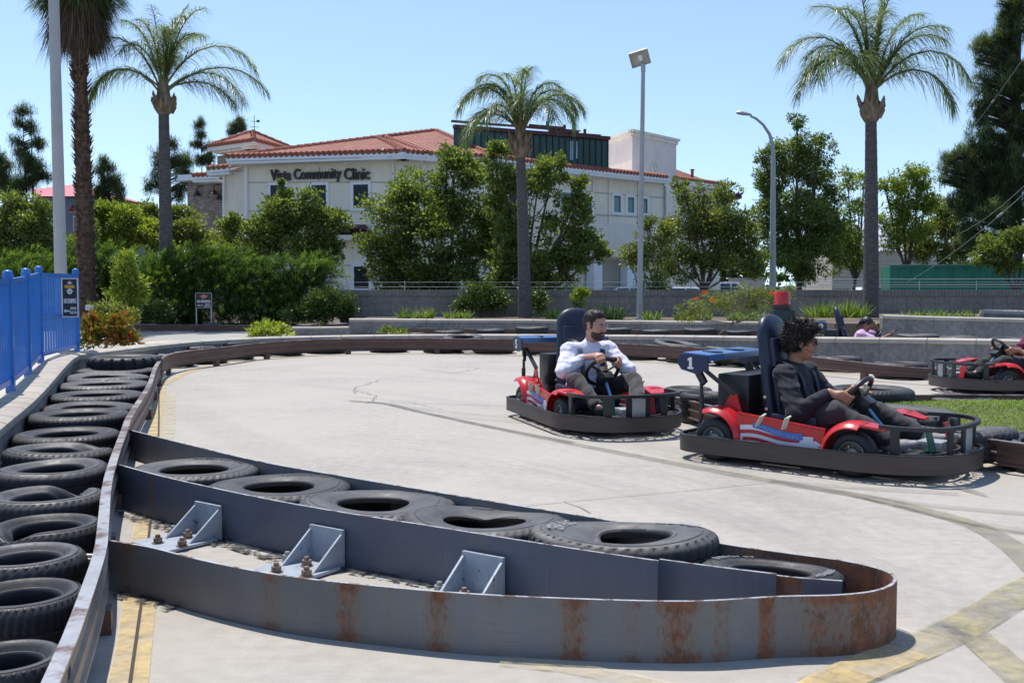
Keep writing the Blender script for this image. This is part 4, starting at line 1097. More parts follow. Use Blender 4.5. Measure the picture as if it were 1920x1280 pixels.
    for (x, y, w) in [(.60, -.45, .055), (.60, .45, .055), (.86, -.24, .055), (.86, .24, .055), (.885, -.075, .045), (.885, .085, .045)]:
        mb = MB(); rz = math.atan2(y, .25) if abs(y) > .3 else math.atan2(y, 1.2); mb.box((x, y, .255), (.014, w, .165), rz=rz if abs(y) < .4 else math.pi / 2)
        mb.build('hoop_upright', M['black'], ho)
    mb = MB(); mb.box((.893, .005, .238), (.012, .112, .155), bev=.003); mb.build('front_plate', M['grey_metal'], k)
    for s, mm, nm in ((-1, 'green_d', 'gas_pedal'), (1, 'red_d', 'brake_pedal')):
        mb = MB(); mb.box((.72, s * .175, .245), (.012, .10, .155), M=Matrix.Rotation(R(-14), 4, 'Y'), bev=.004); mb.tube([(.70, s * .175, .18), (.66, s * .175, .13)], .012, 6); mb.build(nm, M[mm], k)
    mb = MB(); mb.box((.68, 0, .19), (.16, .16, .06), bev=.01); mb.lathe([(.001, .07), (.022, .066), (.028, .05), (.022, .034), (.012, .03), (.012, 0)], 10, c=(.80, -.03, .21)); mb.lathe([(.001, .06), (.02, .055), (.024, .04), (.012, .02), (.012, 0)], 10, c=(.80, .04, .21)); mb.bar((.80, -.06, .22), (.80, .07, .22), .014)
    mb.build('throttle_linkage', M['grey_metal'], k, auto=40)
    for x, lean in ((-.30, .045), (-.11, .03)):
        for s in (-1, 1):
            mb = MB(); mb.bar((x, s * .475, .27), (x + lean, s * .495, .345), .035, .006); mb.bar((x + lean, s * .495, .345), (x + lean + .02, s * .48, .36), .035, .006); mb.build('seat_lever', M['cream'], k)
    mb = MB(); mb.box((-.60, -.455, .15), (.2, .05, .04)); mb.box((.10, -.455, .142), (.04, .05, .03)); mb.box((.10, .455, .142), (.04, .05, .03)); mb.build('step_bracket', M['grey_metal'], k)
    return k
def place(k, x, y, z, head, s=1):
    k.location = (x, y, z); k.rotation_euler = (0, 0, head); k.scale = (s, s, s)
K1 = dict(x=2.155, y=7.0, z=0, h=R(-40.2), s=1.0); K5 = dict(x=.71, y=8.94, z=0, h=R(-72), s=1.0)
K3 = dict(x=5.74, y=11.8, z=0, h=R(184), s=1.0); K10 = dict(x=6.28, y=18.4, z=-.17, h=R(-14), s=1.0)
for kd, num, lb in ((K1, '1', 'red go-kart with number 1 on its blue spoiler, driven by the person in navy'), (K5, '5', 'red go-kart with number 5 driven by the bearded person in white'),
                    (K3, '3', 'red go-kart with flag decal cut off by the right edge of the photo'), (K10, '10', 'go-kart with number 10 on its spoiler parked behind the low wall')):
    ko = make_kart(num, lb, .17 if num == '10' else .10); place(ko, kd['x'], kd['y'], kd['z'], kd['h'], kd['s']); kd['o'] = ko
# ------------------------------------------------------------------ people, grown as smooth implicit surfaces
class Field:
    def __init__(s, lo, hi, h):
        s.lo = np.array(lo, float); s.h = h; n = np.ceil((np.array(hi) - s.lo) / h).astype(int) + 1
        s.ax = [s.lo[i] + h * np.arange(n[i]) for i in range(3)]; s.f = np.full(n, 1.0, np.float32)
    def _sub(s, lo, hi):
        sl = []
        for i in range(3):
            a = int(np.clip(np.floor((lo[i] - s.lo[i]) / s.h), 0, s.f.shape[i])); b = int(np.clip(np.ceil((hi[i] - s.lo[i]) / s.h) + 1, 0, s.f.shape[i])); sl.append(slice(a, b))
        return tuple(sl), np.meshgrid(*[s.ax[i][sl[i]] for i in range(3)], indexing='ij', sparse=True)
    def _put(s, sl, d, k, op):
        f = s.f[sl]
        if op == 'add':
            h = np.clip(.5 + .5 * (f - d) / k, 0, 1); s.f[sl] = f * (1 - h) + d * h - k * h * (1 - h)
        else:
            h = np.clip(.5 - .5 * (f + d) / k, 0, 1); s.f[sl] = f * (1 - h) - d * h + k * h * (1 - h)
    def cap(s, a, b, ra, rb=None, k=.02, op='add', flat=None):
        a = np.array(a, float); b = np.array(b, float); rb = ra if rb is None else rb; m = max(ra, rb) + k + .02
        sl, (X, Y, Z) = s._sub(np.minimum(a, b) - m, np.maximum(a, b) + m)
        d = b - a; L = (d * d).sum() + 1e-12
        t = np.clip(((X - a[0]) * d[0] + (Y - a[1]) * d[1] + (Z - a[2]) * d[2]) / L, 0, 1)
        s._put(sl, np.sqrt((X - a[0] - t * d[0]) ** 2 + (Y - a[1] - t * d[1]) ** 2 + (Z - a[2] - t * d[2]) ** 2) - (ra + (rb - ra) * t), k, op); return s
    def ell(s, c, r, Rm=None, k=.02, op='add'):
        c = np.array(c, float); r = np.array(r, float); m = r.max() + k + .02
        sl, (X, Y, Z) = s._sub(c - m, c + m); x, y, z = X - c[0], Y - c[1], Z - c[2]
        if Rm is not None: x, y, z = (Rm[0, i] * x + Rm[1, i] * y + Rm[2, i] * z for i in range(3))
        q = np.sqrt((x / r[0]) ** 2 + (y / r[1]) ** 2 + (z / r[2]) ** 2); g = np.sqrt((x / r[0] ** 2) ** 2 + (y / r[1] ** 2) ** 2 + (z / r[2] ** 2) ** 2) + 1e-6
        s._put(sl, q * (q - 1) / g, k, op); return s
    def noise(s, amp, fr, seed=0, aniso=(1, 1, 1)):
        X, Y, Z = np.meshgrid(*s.ax, indexing='ij', sparse=True); rr = np.random.RandomState(seed); X, Y, Z = X * aniso[0], Y * aniso[1], Z * aniso[2]
        n = 0
        for o in range(3):
            v = rr.normal(size=(3, 3)) * fr * (1.7 ** o) * .6; p = rr.uniform(0, 6, 3)
            n = n + np.sin(v[0, 0] * X + v[0, 1] * Y + v[0, 2] * Z + p[0] + 1.3 * np.sin(v[1, 0] * X + v[1, 1] * Y + v[1, 2] * Z + p[1])) * (.7 ** o)
        s.f = (s.f + amp * n * .6).astype(np.float32); return s
    def mesh(s):
        f = s.f; B = f < 0; nx, ny, nz = f.shape
        any_ = np.zeros((nx - 1, ny - 1, nz - 1), bool); all_ = np.ones_like(any_)
        cs = [(i, j, k) for i in (0, 1) for j in (0, 1) for k in (0, 1)]
        for i, j, k in cs:
            b = B[i:nx - 1 + i, j:ny - 1 + j, k:nz - 1 + k]; any_ |= b; all_ &= b
        idx = np.argwhere(any_ & ~all_); P = np.zeros((len(idx), 3)); C = np.zeros(len(idx))
        v = {c: f[idx[:, 0] + c[0], idx[:, 1] + c[1], idx[:, 2] + c[2]] for c in cs}
        for c in cs:
            for a in range(3):
                if c[a] == 0:
                    c2 = tuple(1 if q == a else c[q] for q in range(3)); A, D = v[c], v[c2]; x = (A < 0) != (D < 0)
                    t = np.where(x, A / np.where(A - D == 0, 1, A - D), 0); p = np.tile(np.array(c, float), (len(idx), 1)); p[:, a] = t
                    P += np.where(x[:, None], p, 0); C += x
        V = s.lo + (idx + P / np.maximum(C, 1)[:, None]) * s.h
        ID = -np.ones((nx - 1, ny - 1, nz - 1), np.int64); ID[tuple(idx.T)] = np.arange(len(idx)); F = []
        for a in range(3):
            b, c = (a + 1) % 3, (a + 2) % 3
            sl0 = [slice(None)] * 3; sl1 = [slice(None)] * 3; sl0[a] = slice(0, -1); sl1[a] = slice(1, None)
            x = B[tuple(sl0)] != B[tuple(sl1)]; e = np.argwhere(x); e = e[(e[:, b] > 0) & (e[:, c] > 0) & (e[:, b] < f.shape[b] - 1) & (e[:, c] < f.shape[c] - 1)]
            def g(db, dc):
                q = e.copy(); q[:, b] -= db; q[:, c] -= dc; return ID[q[:, 0], q[:, 1], q[:, 2]]
            Q = np.stack([g(1, 1), g(0, 1), g(0, 0), g(1, 0)], 1); ins = B[tuple(e.T)]
            Q[~ins] = Q[~ins][:, ::-1]; F.append(Q)
        F = np.concatenate(F); return V, F[(F >= 0).all(1)]
def m_skin(name, col):
    m, t, b = newmat(name); N = NT(t); tc = t.nodes.new('ShaderNodeTexCoord').outputs['Object']
    N.l(N.mix(N.rng(N.noise(tc, 22, 4), .3, .7), tuple(c * .9 for c in col), (col[0] * 1.1, col[1] * 1.02, col[2] * 1.0)), b.inputs['Base Color'])
    b.inputs['Roughness'].default_value = .48; b.inputs['Subsurface Weight'].default_value = .08; b.inputs['Subsurface Radius'].default_value = (.01, .004, .002); b.inputs['Subsurface Scale'].default_value = .5
    return m
M['skin_a'] = m_skin('skin_light', (.50, .275, .195)); M['skin_b'] = m_skin('skin_tan', (.36, .185, .115)); M['skin_c'] = m_skin('skin_brown', (.25, .12, .078))
def m_cloth(name, col, sheen=.2):
    m = mat(name, col, .85, var=.14, vs=18, bump=.25, bs=420, bd=.0008); m.node_tree.nodes['Principled BSDF'].inputs['Sheen Weight'].default_value = sheen
    return m
M['cl_white'] = m_cloth('white_cotton', (.68, .66, .78)); M['cl_blue'] = m_cloth('pale_blue_cotton', (.42, .52, .78)); M['cl_navy'] = m_cloth('navy_fleece', (.008, .009, .016), .08)
M['cl_grey'] = m_cloth('dark_grey_trousers', (.026, .023, .026)); M['cl_brown'] = m_cloth('brown_grey_trousers', (.034, .029, .029)); M['cl_pink'] = m_cloth('pale_pink_cotton', (.60, .38, .58)); M['cl_maroon'] = m_cloth('maroon_cotton', (.16, .018, .05))
M['cl_black'] = m_cloth('black_trousers', (.014, .014, .016)); M['hair_d'] = mat('dark_brown_hair', (.022, .014, .011), .55, var=.4, vs=60, bump=.8, bs=160, bd=.004); M['hair_k'] = mat('black_hair', (.010, .009, .010), .42, var=.3, vs=60, bump=.6, bs=160, bd=.003)
M['beard'] = mat('short_beard', (.050, .034, .028), .7, var=.4, vs=90, bump=.6, bs=300, bd=.002); M['lens'] = mat('dark_lens', (.012, .012, .016), .12, coat=.5); M['shoe_g'] = mat('grey_shoe', (.20, .20, .21), .6, var=.3, vs=30); M['shoe_k'] = mat('black_shoe', (.022, .022, .022), .5)
M['sole'] = mat('white_sole', (.55, .54, .50), .6); M['lip'] = mat('lips', (.36, .14, .12), .45); M['grey_strap'] = mat('grey_webbing', (.10, .115, .135), .6, bump=.2, bs=300)
def frame(yaw, pitch, roll=0):      # columns: forward, left, up
    return np.array((Matrix.Rotation(yaw, 3, 'Z') @ Matrix.Rotation(pitch, 3, 'Y') @ Matrix.Rotation(roll, 3, 'X')))
def smooth_obj(name, fld, m, parent):
    V, F = fld.mesh(); return mesh_np(name, V, F, m, None, parent, True)
WC = np.array((.18, 0, .475)); AX = np.array((-.8, 0, .6)); SD = np.array((0, 1., 0)); UPV = np.cross(AX, SD)
def grip(fl, ang, wrist, s):
    """hand closed on the wheel rim at the given angle; fingers wrap the far side, thumb on the near side"""
    a = R(ang); O = SD * math.cos(a) + UPV * math.sin(a); T = np.cross(AX, O); G = WC + O * .142; up = T if T[2] > 0 else -T
    if abs(T[2]) < .3: up = T if T[1] * s < 0 else -T
    w = np.array(wrist); palm = G + O * .030 + AX * .018; pd = (palm - w); pd /= np.linalg.norm(pd)
    fl.cap(w, palm - pd * .03, .026, .030, .015); 
    for o in (-.026, -.009, .009, .026): fl.cap(palm - pd * .035 + up * o * .6, palm + up * o, .017, .0155, .012)
    for i, (o, ln) in enumerate(zip((-.032, -.0115, .0095, .030), (.85, .97, 1.0, .93))):
        b = G + up * o; k0 = b + O * .031 + AX * .006; k1 = b + O * .022 - AX * .024; k2 = b - O * (.006 * ln) - AX * .029; k3 = b - O * .025 * ln - AX * .008
        fl.cap(k0, k1, .0105, .0098, .006).cap(k1, k2, .0096, .009, .004).cap(k2, k3, .009, .0078, .004)
    t0 = palm + up * .030; fl.cap(t0 - pd * .02, t0 + AX * .008 - O * .014, .0145, .0115, .010).cap(t0 + AX * .008 - O * .014, G + up * .062 + AX * .021 - O * .008, .0112, .009, .006)
def openhand(fl, w, d, up, curl=.5, ln=1.0):
    """relaxed hand: d = pointing direction, up = back of the hand"""
    d = np.array(d, float) / np.linalg.norm(d); up = np.array(up, float); up -= d * up.dot(d); up /= np.linalg.norm(up); sd = np.cross(up, d); w = np.array(w, float)
    for o in (-.026, -.009, .009, .026): fl.cap(w + sd * o * .5, w + d * .085 + sd * o, .016, .012, .012)
    for i, (o, L) in enumerate(zip((-.030, -.010, .010, .029), (.062, .074, .080, .070))):
        a = w + d * .085 + sd * o; e1 = d * math.cos(curl * .6) - up * math.sin(curl * .6); e2 = d * math.cos(curl * 1.6) - up * math.sin(curl * 1.6)
        b = a + e1 * L * .52; c = b + e2 * L * .48; fl.cap(a, b, .0100, .0090, .005).cap(b, c, .0090, .0074, .004)
    a = w + d * .03 + sd * .028; b = a + d * .030 + sd * .030 - up * .012; fl.cap(a, b, .014, .011, .01).cap(b, b + d * .03 + sd * .006 - up * .01, .0108, .0088, .005)
def person(label, kd, p):
    ko = kd['o']; S = p.get('vox', .0055)
    H = np.array(p['head']); Fm = frame(R(p.get('yaw', 0)), R(p.get('pitch', 0)), R(p.get('roll', 0))); hw = lambda *q: H + Fm @ np.array(q) * p.get('hs', 1)
    P, C, Nk = (np.array(p[k]) for k in ('pelvis', 'chest', 'neck')); SL, SR = np.array(p['shl']), np.array(p['shr'])
    joints = [H, P, C, Nk, SL, SR] + [np.array(p[k]) for k in ('ell', 'elr', 'wrl', 'wrr', 'knl', 'knr', 'anl', 'anr')]
    lo = np.min(joints, 0) - .2; hi = np.max(joints, 0) + .22
    b = Field(lo, hi, S); K = .03; g = p.get('girth', 1.0)
    b.ell(P + (0, 0, .02), (.12 * g, .155, .11), k=.04).ell((P + C) / 2, (.095 * g, .13, .14), k=.05).ell(C, (.105 * g, .150, .15), k=.05)
    b.cap(SL, SR, .052, k=.05).cap(Nk - (0, 0, .03), hw(-.022, 0, -.05), .054, .050, .025)
    for s_, e, w in ((SL, 'ell', 'wrl'), (SR, 'elr', 'wrr')): b.cap(s_, p[e], .050, .038, .03).cap(p[e], p[w], .040, .026, .015)
    for i, (kn, an) in enumerate((('knl', 'anl'), ('knr', 'anr'))):
        s = 1 if i == 0 else -1; hp = P + np.array((.03, s * .085, .0)); b.cap(hp, p[kn], .080, .055, .04).cap(p[kn], p[an], .054, .034, .02).cap(p[an], np.array(p[an]) + (.10, 0, -.01), .032, .022, .02)
    for s, hk in ((1, 'handl'), (-1, 'handr')):
        hd = p[hk]; w = p['wrl' if s > 0 else 'wrr']
        if hd[0] == 'grip': grip(b, hd[1], w, s)
        else: openhand(b, w, hd[1], hd[2], hd[3])
    # head
    q = lambda c, r, k=.02, op='add': b.ell(hw(*c), np.array(r) * p.get('hs', 1), Fm, k, op)
    q((-.010, 0, .035), (.098, .076, .086), .03); q((.028, 0, -.028), (.064, .058, .082), .03); q((.044, 0, -.090), (.040, .036, .026), .025); q((.0, 0, -.055), (.06, .056, .04), .03)
    for s in (-1, 1):
        q((.056, s * .038, -.024), (.030, .022, .026), .015); q((.100, s * .031, .008), (.020, .018, .012), .010, 'sub'); q((.081, s * .031, .007), (.0125, .0125, .0105), .003)
        q((-.004, s * .076, -.004), (.019, .009, .032), .006); q((-.002, s * .083, -.004), (.010, .005, .020), .004, 'sub')
        b.cap(hw(.088, s * .014, .026), hw(.076, s * .048, .028), .009, .007, .008)
    b.cap(hw(.091, 0, .016), hw(.112, 0, -.022), .0085, .0125, .010); q((.103, .012, -.027), (.011, .009, .008), .006); q((.103, -.012, -.027), (.011, .009, .008), .006)
    q((.090, 0, -.050), (.012, .025, .0065), .006); q((.089, 0, -.061), (.012, .021, .007), .005); q((.102, 0, -.0555), (.006, .022, .0016), .002, 'sub')
    V, F = b.mesh(); po = mesh_np('person', V, F, M[p['skin']], None, None, True)
    po.location = ko.location; po.rotation_euler = ko.rotation_euler; po.scale = ko.scale; tag(po, label, 'person')
    # lips
    lp = Field(hw(.09, 0, -.055) - .06, hw(.09, 0, -.055) + .06, .003)
    for z, rx, rz in ((-.0505, .0125, .006), (-.0605, .0125, .0065)): lp.ell(hw(.0915, 0, z), (rx, .022, rz), Fm, .002)
    smooth_obj('lips', lp, M['lip'] if not p.get('lipm') else M[p['lipm']], po)
    # upper garment
    c = Field(lo - .03, hi + .03, S * 1.25); th = p.get('loose', .018)
    c.ell(P + (-.01, 0, .05), (.115 * g + th, .150 + th, .10), k=.05).ell((P + C) / 2, (.10 * g + th, .135 + th, .15), k=.05).ell(C, (.107 * g + th, .153 + th, .155), k=.05)
    c.cap(SL, SR, .060 + th * .6, k=.05).cap(Nk - (0, 0, .05), Nk + (0, 0, .005), .068, .060, .03)
    for s_, e, w in ((SL, 'ell', 'wrl'), (SR, 'elr', 'wrr')):
        E = np.array(p[e]); W = np.array(p[w]); sl_ = p.get('sleeve', 1.0)
        if sl_ > .99:
            c.cap(s_, E, .056 + th, .048 + th, .03).cap(E, E + (W - E) * .88, .048 + th, .032 + th * .55, .02)
            c.cap(E + (W - E) * .86, E + (W - E) * .95, .031 + th * .3, .030 + th * .2, .006)
        else: c.cap(s_, s_ + (E - s_) * sl_, .058 + th, .052 + th, .03)
    c.noise(p.get('fold', .006), 26, p.get('seed', 1), (1, 1, 1.5)).noise(p.get('fold', .006) * .6, 60, 5)
    c.ell(hw(.03, 0, -.09), (.060, .052, .05), Fm, .01, 'sub')
    smooth_obj(p['topn'], c, M[p['top']], po)
    # trousers
    c = Field(lo - .03, hi + .03, S * 1.4)
    c.ell(P + (-.0, 0, .01), (.13 * g, .172, .10), k=.04)
    for i, (kn, an) in enumerate((('knl', 'anl'), ('knr', 'anr'))):
        s = 1 if i == 0 else -1; hp = P + np.array((.03, s * .085, .0)); A = np.array(p[an]); Kn = np.array(p[kn])
        c.cap(hp, Kn, .095, .070, .04).cap(Kn, Kn + (A - Kn) * .92, .070, .056, .03)
    c.noise(.007, 24, 3, (1, 1.6, 1)).noise(.003, 60, 8)
    smooth_obj('trousers', c, M[p['leg']], po)
    for i, an in enumerate(('anl', 'anr')):
        A = np.array(p[an]); c = Field(A - .2, A + .22, .005); t = np.array(p.get('toe', (.15, 0, .045))); hl = A + (-.035, 0, -.035)
        c.cap(hl, A + t * .55 + (0, 0, -.045), .036, .040, .02).cap(A + t * .5 + (0, 0, -.045), A + t + (0, 0, -.05), .041, .030, .02).cap(A, A + (0, 0, -.03), .040, .042, .02)
        so = smooth_obj('shoe', c, M[p.get('shoe', 'shoe_k')], po)
        c = Field(A - .2, A + .22, .006); c.cap(hl + (0, 0, -.030), A + t + (0, 0, -.078), .018, .016, .01); c.cap(hl + (.03, .018, -.030), A + t + (-.03, .018, -.078), .017, .016, .01).cap(hl + (.03, -.018, -.030), A + t + (-.03, -.018, -.078), .017, .016, .01)
        smooth_obj('sole', c, M['sole'] if p.get('shoe') == 'shoe_g' else M['shoe_k'], so)
    # hair
    hc = Field(H - .24, H + .24, .0045); e = lambda cc, r, k=.02, op='add': hc.ell(hw(*cc), np.array(r), Fm, k, op); st = p['hair']
    if st == 'curly':
        e((-.028, 0, .045), (.103, .093, .098)); e((-.055, 0, -.015), (.062, .078, .065)); e((.026, 0, .112), (.078, .076, .038)); e((.056, 0, .110), (.045, .060, .034)); e((-.05, 0, .12), (.06, .07, .04))
        for s in (-1, 1): e((.012, s * .066, .035), (.022, .016, .05), .01)
        hc.noise(.008, 45, 2).noise(.003, 150, 4)
        e((.110, 0, -.025), (.050, .090, .090), .012, 'sub'); e((.055, 0, -.085), (.070, .100, .060), .01, 'sub')
    elif st == 'short':
        e((-.016, 0, .048), (.100, .0815, .086)); e((-.050, 0, -.01), (.055, .070, .055)); e((.035, 0, .105), (.055, .058, .028)); 
        for s in (-1, 1): e((.018, s * .066, .022), (.018, .013, .04), .008)
        hc.noise(.0022, 120, 2)
        e((.100, 0, .010), (.052, .080, .080), .012, 'sub'); e((.055, 0, -.085), (.080, .100, .060), .01, 'sub')
        for s in (-1, 1): e((-.002, s * .088, -.005), (.026, .016, .036), .004, 'sub')
    else:   # pulled back into a tail
        e((-.014, 0, .042), (.103, .083, .090)); e((-.085, 0, .0), (.045, .045, .05)); hc.cap(hw(-.10, 0, .0), hw(-.135, 0, -.10), .034, .022, .02)
        hc.noise(.003, 120, 2); e((.105, 0, -.02), (.052, .085, .095), .012, 'sub'); e((.045, 0, -.085), (.075, .100, .060), .01, 'sub')
        for s in (-1, 1): e((-.002, s * .088, -.005), (.022, .016, .032), .004, 'sub')
    V, F = hc.mesh(); rr = np.random.RandomState(3); nc = {'curly': 4200, 'short': 900}.get(st, 300); ln = {'curly': .030, 'short': .010}.get(st, .012)
    ix = rr.randint(0, len(V), nc); cc = V.mean(0); b0 = V[ix]; dr = (b0 - cc); dr /= np.linalg.norm(dr, axis=1)[:, None]; tg = np.cross(dr, rr.normal(size=dr.shape)); tg /= np.linalg.norm(tg, axis=1)[:, None]; dr = dr * .30 + tg * .8 + np.array([.25, 0, .05]); dr /= np.linalg.norm(dr, axis=1)[:, None]
    wv = np.cross(dr, rr.normal(size=dr.shape)); wv /= np.linalg.norm(wv, axis=1)[:, None]; L_ = ln * rr.uniform(.4, 1.2, nc)[:, None]; bend = rr.normal(size=dr.shape) * L_ * .5
    Q = np.stack([b0 - wv * .0028, b0 + wv * .0028, b0 + dr * L_ * .6 + bend * .3 + wv * .002, b0 + dr * L_ * .6 + bend * .3 - wv * .002, b0 + dr * L_ + bend + wv * .0005, b0 + dr * L_ + bend - wv * .0005], 1).reshape(-1, 3)
    o6 = len(V) + 6 * np.arange(nc)[:, None]; F = np.concatenate([F, o6 + np.array([0, 1, 2, 3]), o6 + np.array([3, 2, 4, 5])])
    mesh_np('hair', np.concatenate([V, Q]), F, M[p.get('hairm', 'hair_d')], None, po, True)
    # eyebrows and eyes
    T4 = Matrix(Fm.tolist()).to_4x4(); T4.translation = Vector(H)
    mb = MB(); mb.T = T4
    for s in (-1, 1): mb.tube([(.101, s * .014, .029), (.099, s * .030, .034), (.088, s * .047, .029)], .0035, 6)
    mb.build('eyebrows', M['hair_k'], po)
    if p.get('glasses') == 'dark':
        mb = MB(); mb.T = T4; mb.mi = 0
        for s in (-1, 1): mb.lathe([(.0005, .004), (.014, .003), (.0205, 0), (.0205, -.003), (.0005, -.001)], 20, M=Matrix.Translation((.108, s * .031, .008)) @ Matrix.Rotation(R(s * 14), 4, 'Z') @ Matrix.Rotation(R(90), 4, 'Y') @ Matrix.Scale(1.15, 4, (0, 1, 0)))
        mb.mi = 1
        mb.tube([(.113, -.012, .014), (.114, .012, .014)], .0022, 6)
        for s in (-1, 1): mb.tube([(.106, s * .055, .016), (.09, s * .072, .016), (.0, s * .083, .014), (-.012, s * .083, .004)], .0024, 6)
        mb.build('sunglasses', [M['lens'], M['black']], po, smooth=True)
    elif p.get('glasses') == 'wire':
        mb = MB(); mb.T = T4
        for s in (-1, 1): mb.tube([(.1135 - .010 * abs(math.cos(R(a)) * .5 + .5), s * (.031 + .020 * math.cos(R(a))), .006 + .014 * math.sin(R(a))) for a in range(0, 360, 24)], .0014, 5, closed=True); mb.tube([(.104, s * .052, .012), (.085, s * .074, .012), (-.005, s * .082, .012)], .0016, 5)
        mb.tube([(.113, -.012, .010), (.113, .012, .010)], .0014, 5); mb.build('glasses', M['chrome'], po)
    else:
        mb = MB(); mb.T = T4
        for s in (-1, 1): mb.tube([(.094, s * .022, .006), (.0955, s * .031, .004), (.091, s * .041, .006)], .0022, 5)
        mb.build('eyelashes', M['hair_k'], po)
    if p.get('glasses') == 'wire':
        mb = MB(); mb.T = T4
        for s in (-1, 1): mb.tube([(.094, s * .022, .008), (.0955, s * .031, .009), (.091, s * .041, .008)], .0022, 5); mb.lathe([(.0005, .002), (.0045, .001), (.005, 0)], 10, M=Matrix.Translation((.0935, s * .031, .007)) @ Matrix.Rotation(R(90), 4, 'Y'))
        mb.build('eyes', M['hair_k'], po)
    if p.get('beard'):
        hc = Field(H - .2, H + .2, .004)
        hc.ell(hw(.032, 0, -.060), (.068, .066, .060), Fm, .01).ell(hw(.050, 0, -.094), (.043, .041, .030), Fm, .02)
        hc.noise(.002, 160, 3)
        hc.ell(hw(.070, 0, .020), (.07, .055, .052), Fm, .012, 'sub').ell(hw(.10, 0, -.057), (.02, .026, .011), Fm, .004, 'sub').ell(hw(-.045, 0, -.02), (.06, .1, .12), Fm, .01, 'sub')
        hc.cap(hw(.099, -.022, -.043), hw(.099, .022, -.043), .0055, k=.006).cap(hw(.099, -.022, -.043), hw(.088, -.034, -.062), .0055, k=.006).cap(hw(.099, .022, -.043), hw(.088, .034, -.062), .0055, k=.006)
        smooth_obj('beard', hc, M['beard'], po)
    return po
def belt(kd, ptsl, m='strap', w=.042, name='seat_belt'):
    P = spline([Vector(q) for q in ptsl], .03); n = len(P); vs = []
    for i, q in enumerate(P):
        t = (P[min(i + 1, n - 1)] - P[max(i - 1, 0)]).normalized(); out = Vector((.9, 0, .45)); sd = t.cross(out).normalized(); nn = sd.cross(t).normalized() * .002
        vs += [q - sd * w / 2 - nn, q + sd * w / 2 - nn, q + sd * w / 2 + nn, q - sd * w / 2 + nn]
    fs = [(i * 4 + j, (i + 1) * 4 + j, (i + 1) * 4 + (j + 1) % 4, i * 4 + (j + 1) % 4) for i in range(n - 1) for j in range(4)]
    mb = MB(); mb.add(vs, fs); return mb.build(name, M[m], kd['o'])
base = dict(pelvis=(-.21, 0, .27), chest=(-.265, 0, .48), neck=(-.27, 0, .648), shl=(-.255, .165, .595), shr=(-.255, -.165, .595), knl=(.26, .18, .345), knr=(.12, -.19, .375), anl=(.55, .17, .22), anr=(.48, -.17, .21),
            ell=(-.07, .27, .37), elr=(-.12, -.275, .355), wrl=(.085, .18, .495), wrr=(.065, -.18, .495), handl=('grip', 5), handr=('grip', 175))
boy = person('person in navy sweatshirt and sunglasses with curly dark hair gripping the steering wheel', K1, {**base, 'head': (-.222, 0, .808), 'yaw': 30, 'pitch': 3, 'hs': .98, 'skin': 'skin_b', 'top': 'cl_navy', 'topn': 'sweatshirt', 'leg': 'cl_grey', 'hair': 'curly', 'glasses': 'dark', 'loose': .019, 'fold': .0055, 'shoe': 'shoe_g', 'lipm': 'lip', 'girth': .98})
man = person('bearded person in white shirt and glasses steering with both hands at the wheel top', K5, {**base, 'pelvis': (-.20, 0, .27), 'chest': (-.18, .01, .50), 'neck': (-.135, .02, .70), 'shl': (-.14, .185, .64), 'shr': (-.15, -.175, .635), 'head': (-.075, .035, .855), 'yaw': 29, 'pitch': 11, 'roll': 5, 'hs': 1.04,
     'skin': 'skin_a', 'top': 'cl_white', 'topn': 'shirt', 'leg': 'cl_brown', 'hair': 'short', 'glasses': 'wire', 'beard': 1, 'loose': .017, 'fold': .0055, 'seed': 4, 'girth': 1.1, 'ell': (.045, .295, .47), 'elr': (-.01, -.28, .47), 'wrl': (.03, .165, .56), 'wrr': (.02, -.10, .585),
     'handl': ('grip', -42), 'handr': ('grip', -112), 'knl': (.22, .27, .39), 'knr': (.18, -.24, .40)})
drv = person('person in maroon shirt with bare forearms on the wheel of the rightmost kart', K3, {**base, 'head': (-.222, 0, .808), 'skin': 'skin_b', 'top': 'cl_maroon', 'topn': 'shirt', 'leg': 'cl_black', 'hair': 'short', 'sleeve': .75, 'vox': .007, 'wrl': (.055, .15, .47), 'wrr': (.055, -.15, .47)})
girl = person('person in pink shirt with dark tied hair looking down at a phone', K10, {**base, 'pelvis': (-.08, 0, .26), 'chest': (-.10, 0, .42), 'neck': (-.06, 0, .555), 'shl': (-.08, .15, .505), 'shr': (-.10, -.15, .50), 'head': (.0, 0, .685), 'yaw': -14, 'pitch': 22, 'hs': .97, 'skin': 'skin_c', 'top': 'cl_pink', 'topn': 'shirt', 'leg': 'cl_black',
     'hair': 'tail', 'hairm': 'hair_k', 'sleeve': .62, 'vox': .0065, 'ell': (.23, .20, .50), 'wrl': (.13, .10, .70), 'elr': (.16, -.22, .40), 'wrr': (.36, -.12, .50), 'handl': ('open', (-.5, -.25, .6), (.6, .2, .3), 1.2), 'handr': ('open', (.75, .3, .25), (-.2, -.5, -.8), .9)})
mb = MB(); mb.T = Matrix.Translation((.45, -.085, .555)) @ Matrix.Rotation(R(-14), 4, 'Z') @ Matrix.Rotation(R(-35), 4, 'Y'); mb.box((0, 0, 0), (.135, .07, .009), bev=.003); mb.mi = 1; mb.box((0, 0, .006), (.125, .062, .002))
ph = mb.build('phone', [M['black'], M['lens']]); tag(ph, 'dark mobile phone held in front of the person in pink', 'phone'); ph.matrix_world = K10['o'].matrix_basis
mb = MB(); mb.tube([Vector((.13, .10, .70)) + Vector((.5, .25, -.6)).normalized() * .02 + (Vector((-.6, 1, .1)).normalized() * math.cos(R(a)) + Vector((.6, .3, .8)).normalized() * math.sin(R(a))) * .034 for a in range(0, 360, 30)], .006, 6, closed=True)
M['lime'] = mat('lime_band', (.30, .60, .15), .5); wb = mb.build('wristband', M['lime'], girl)
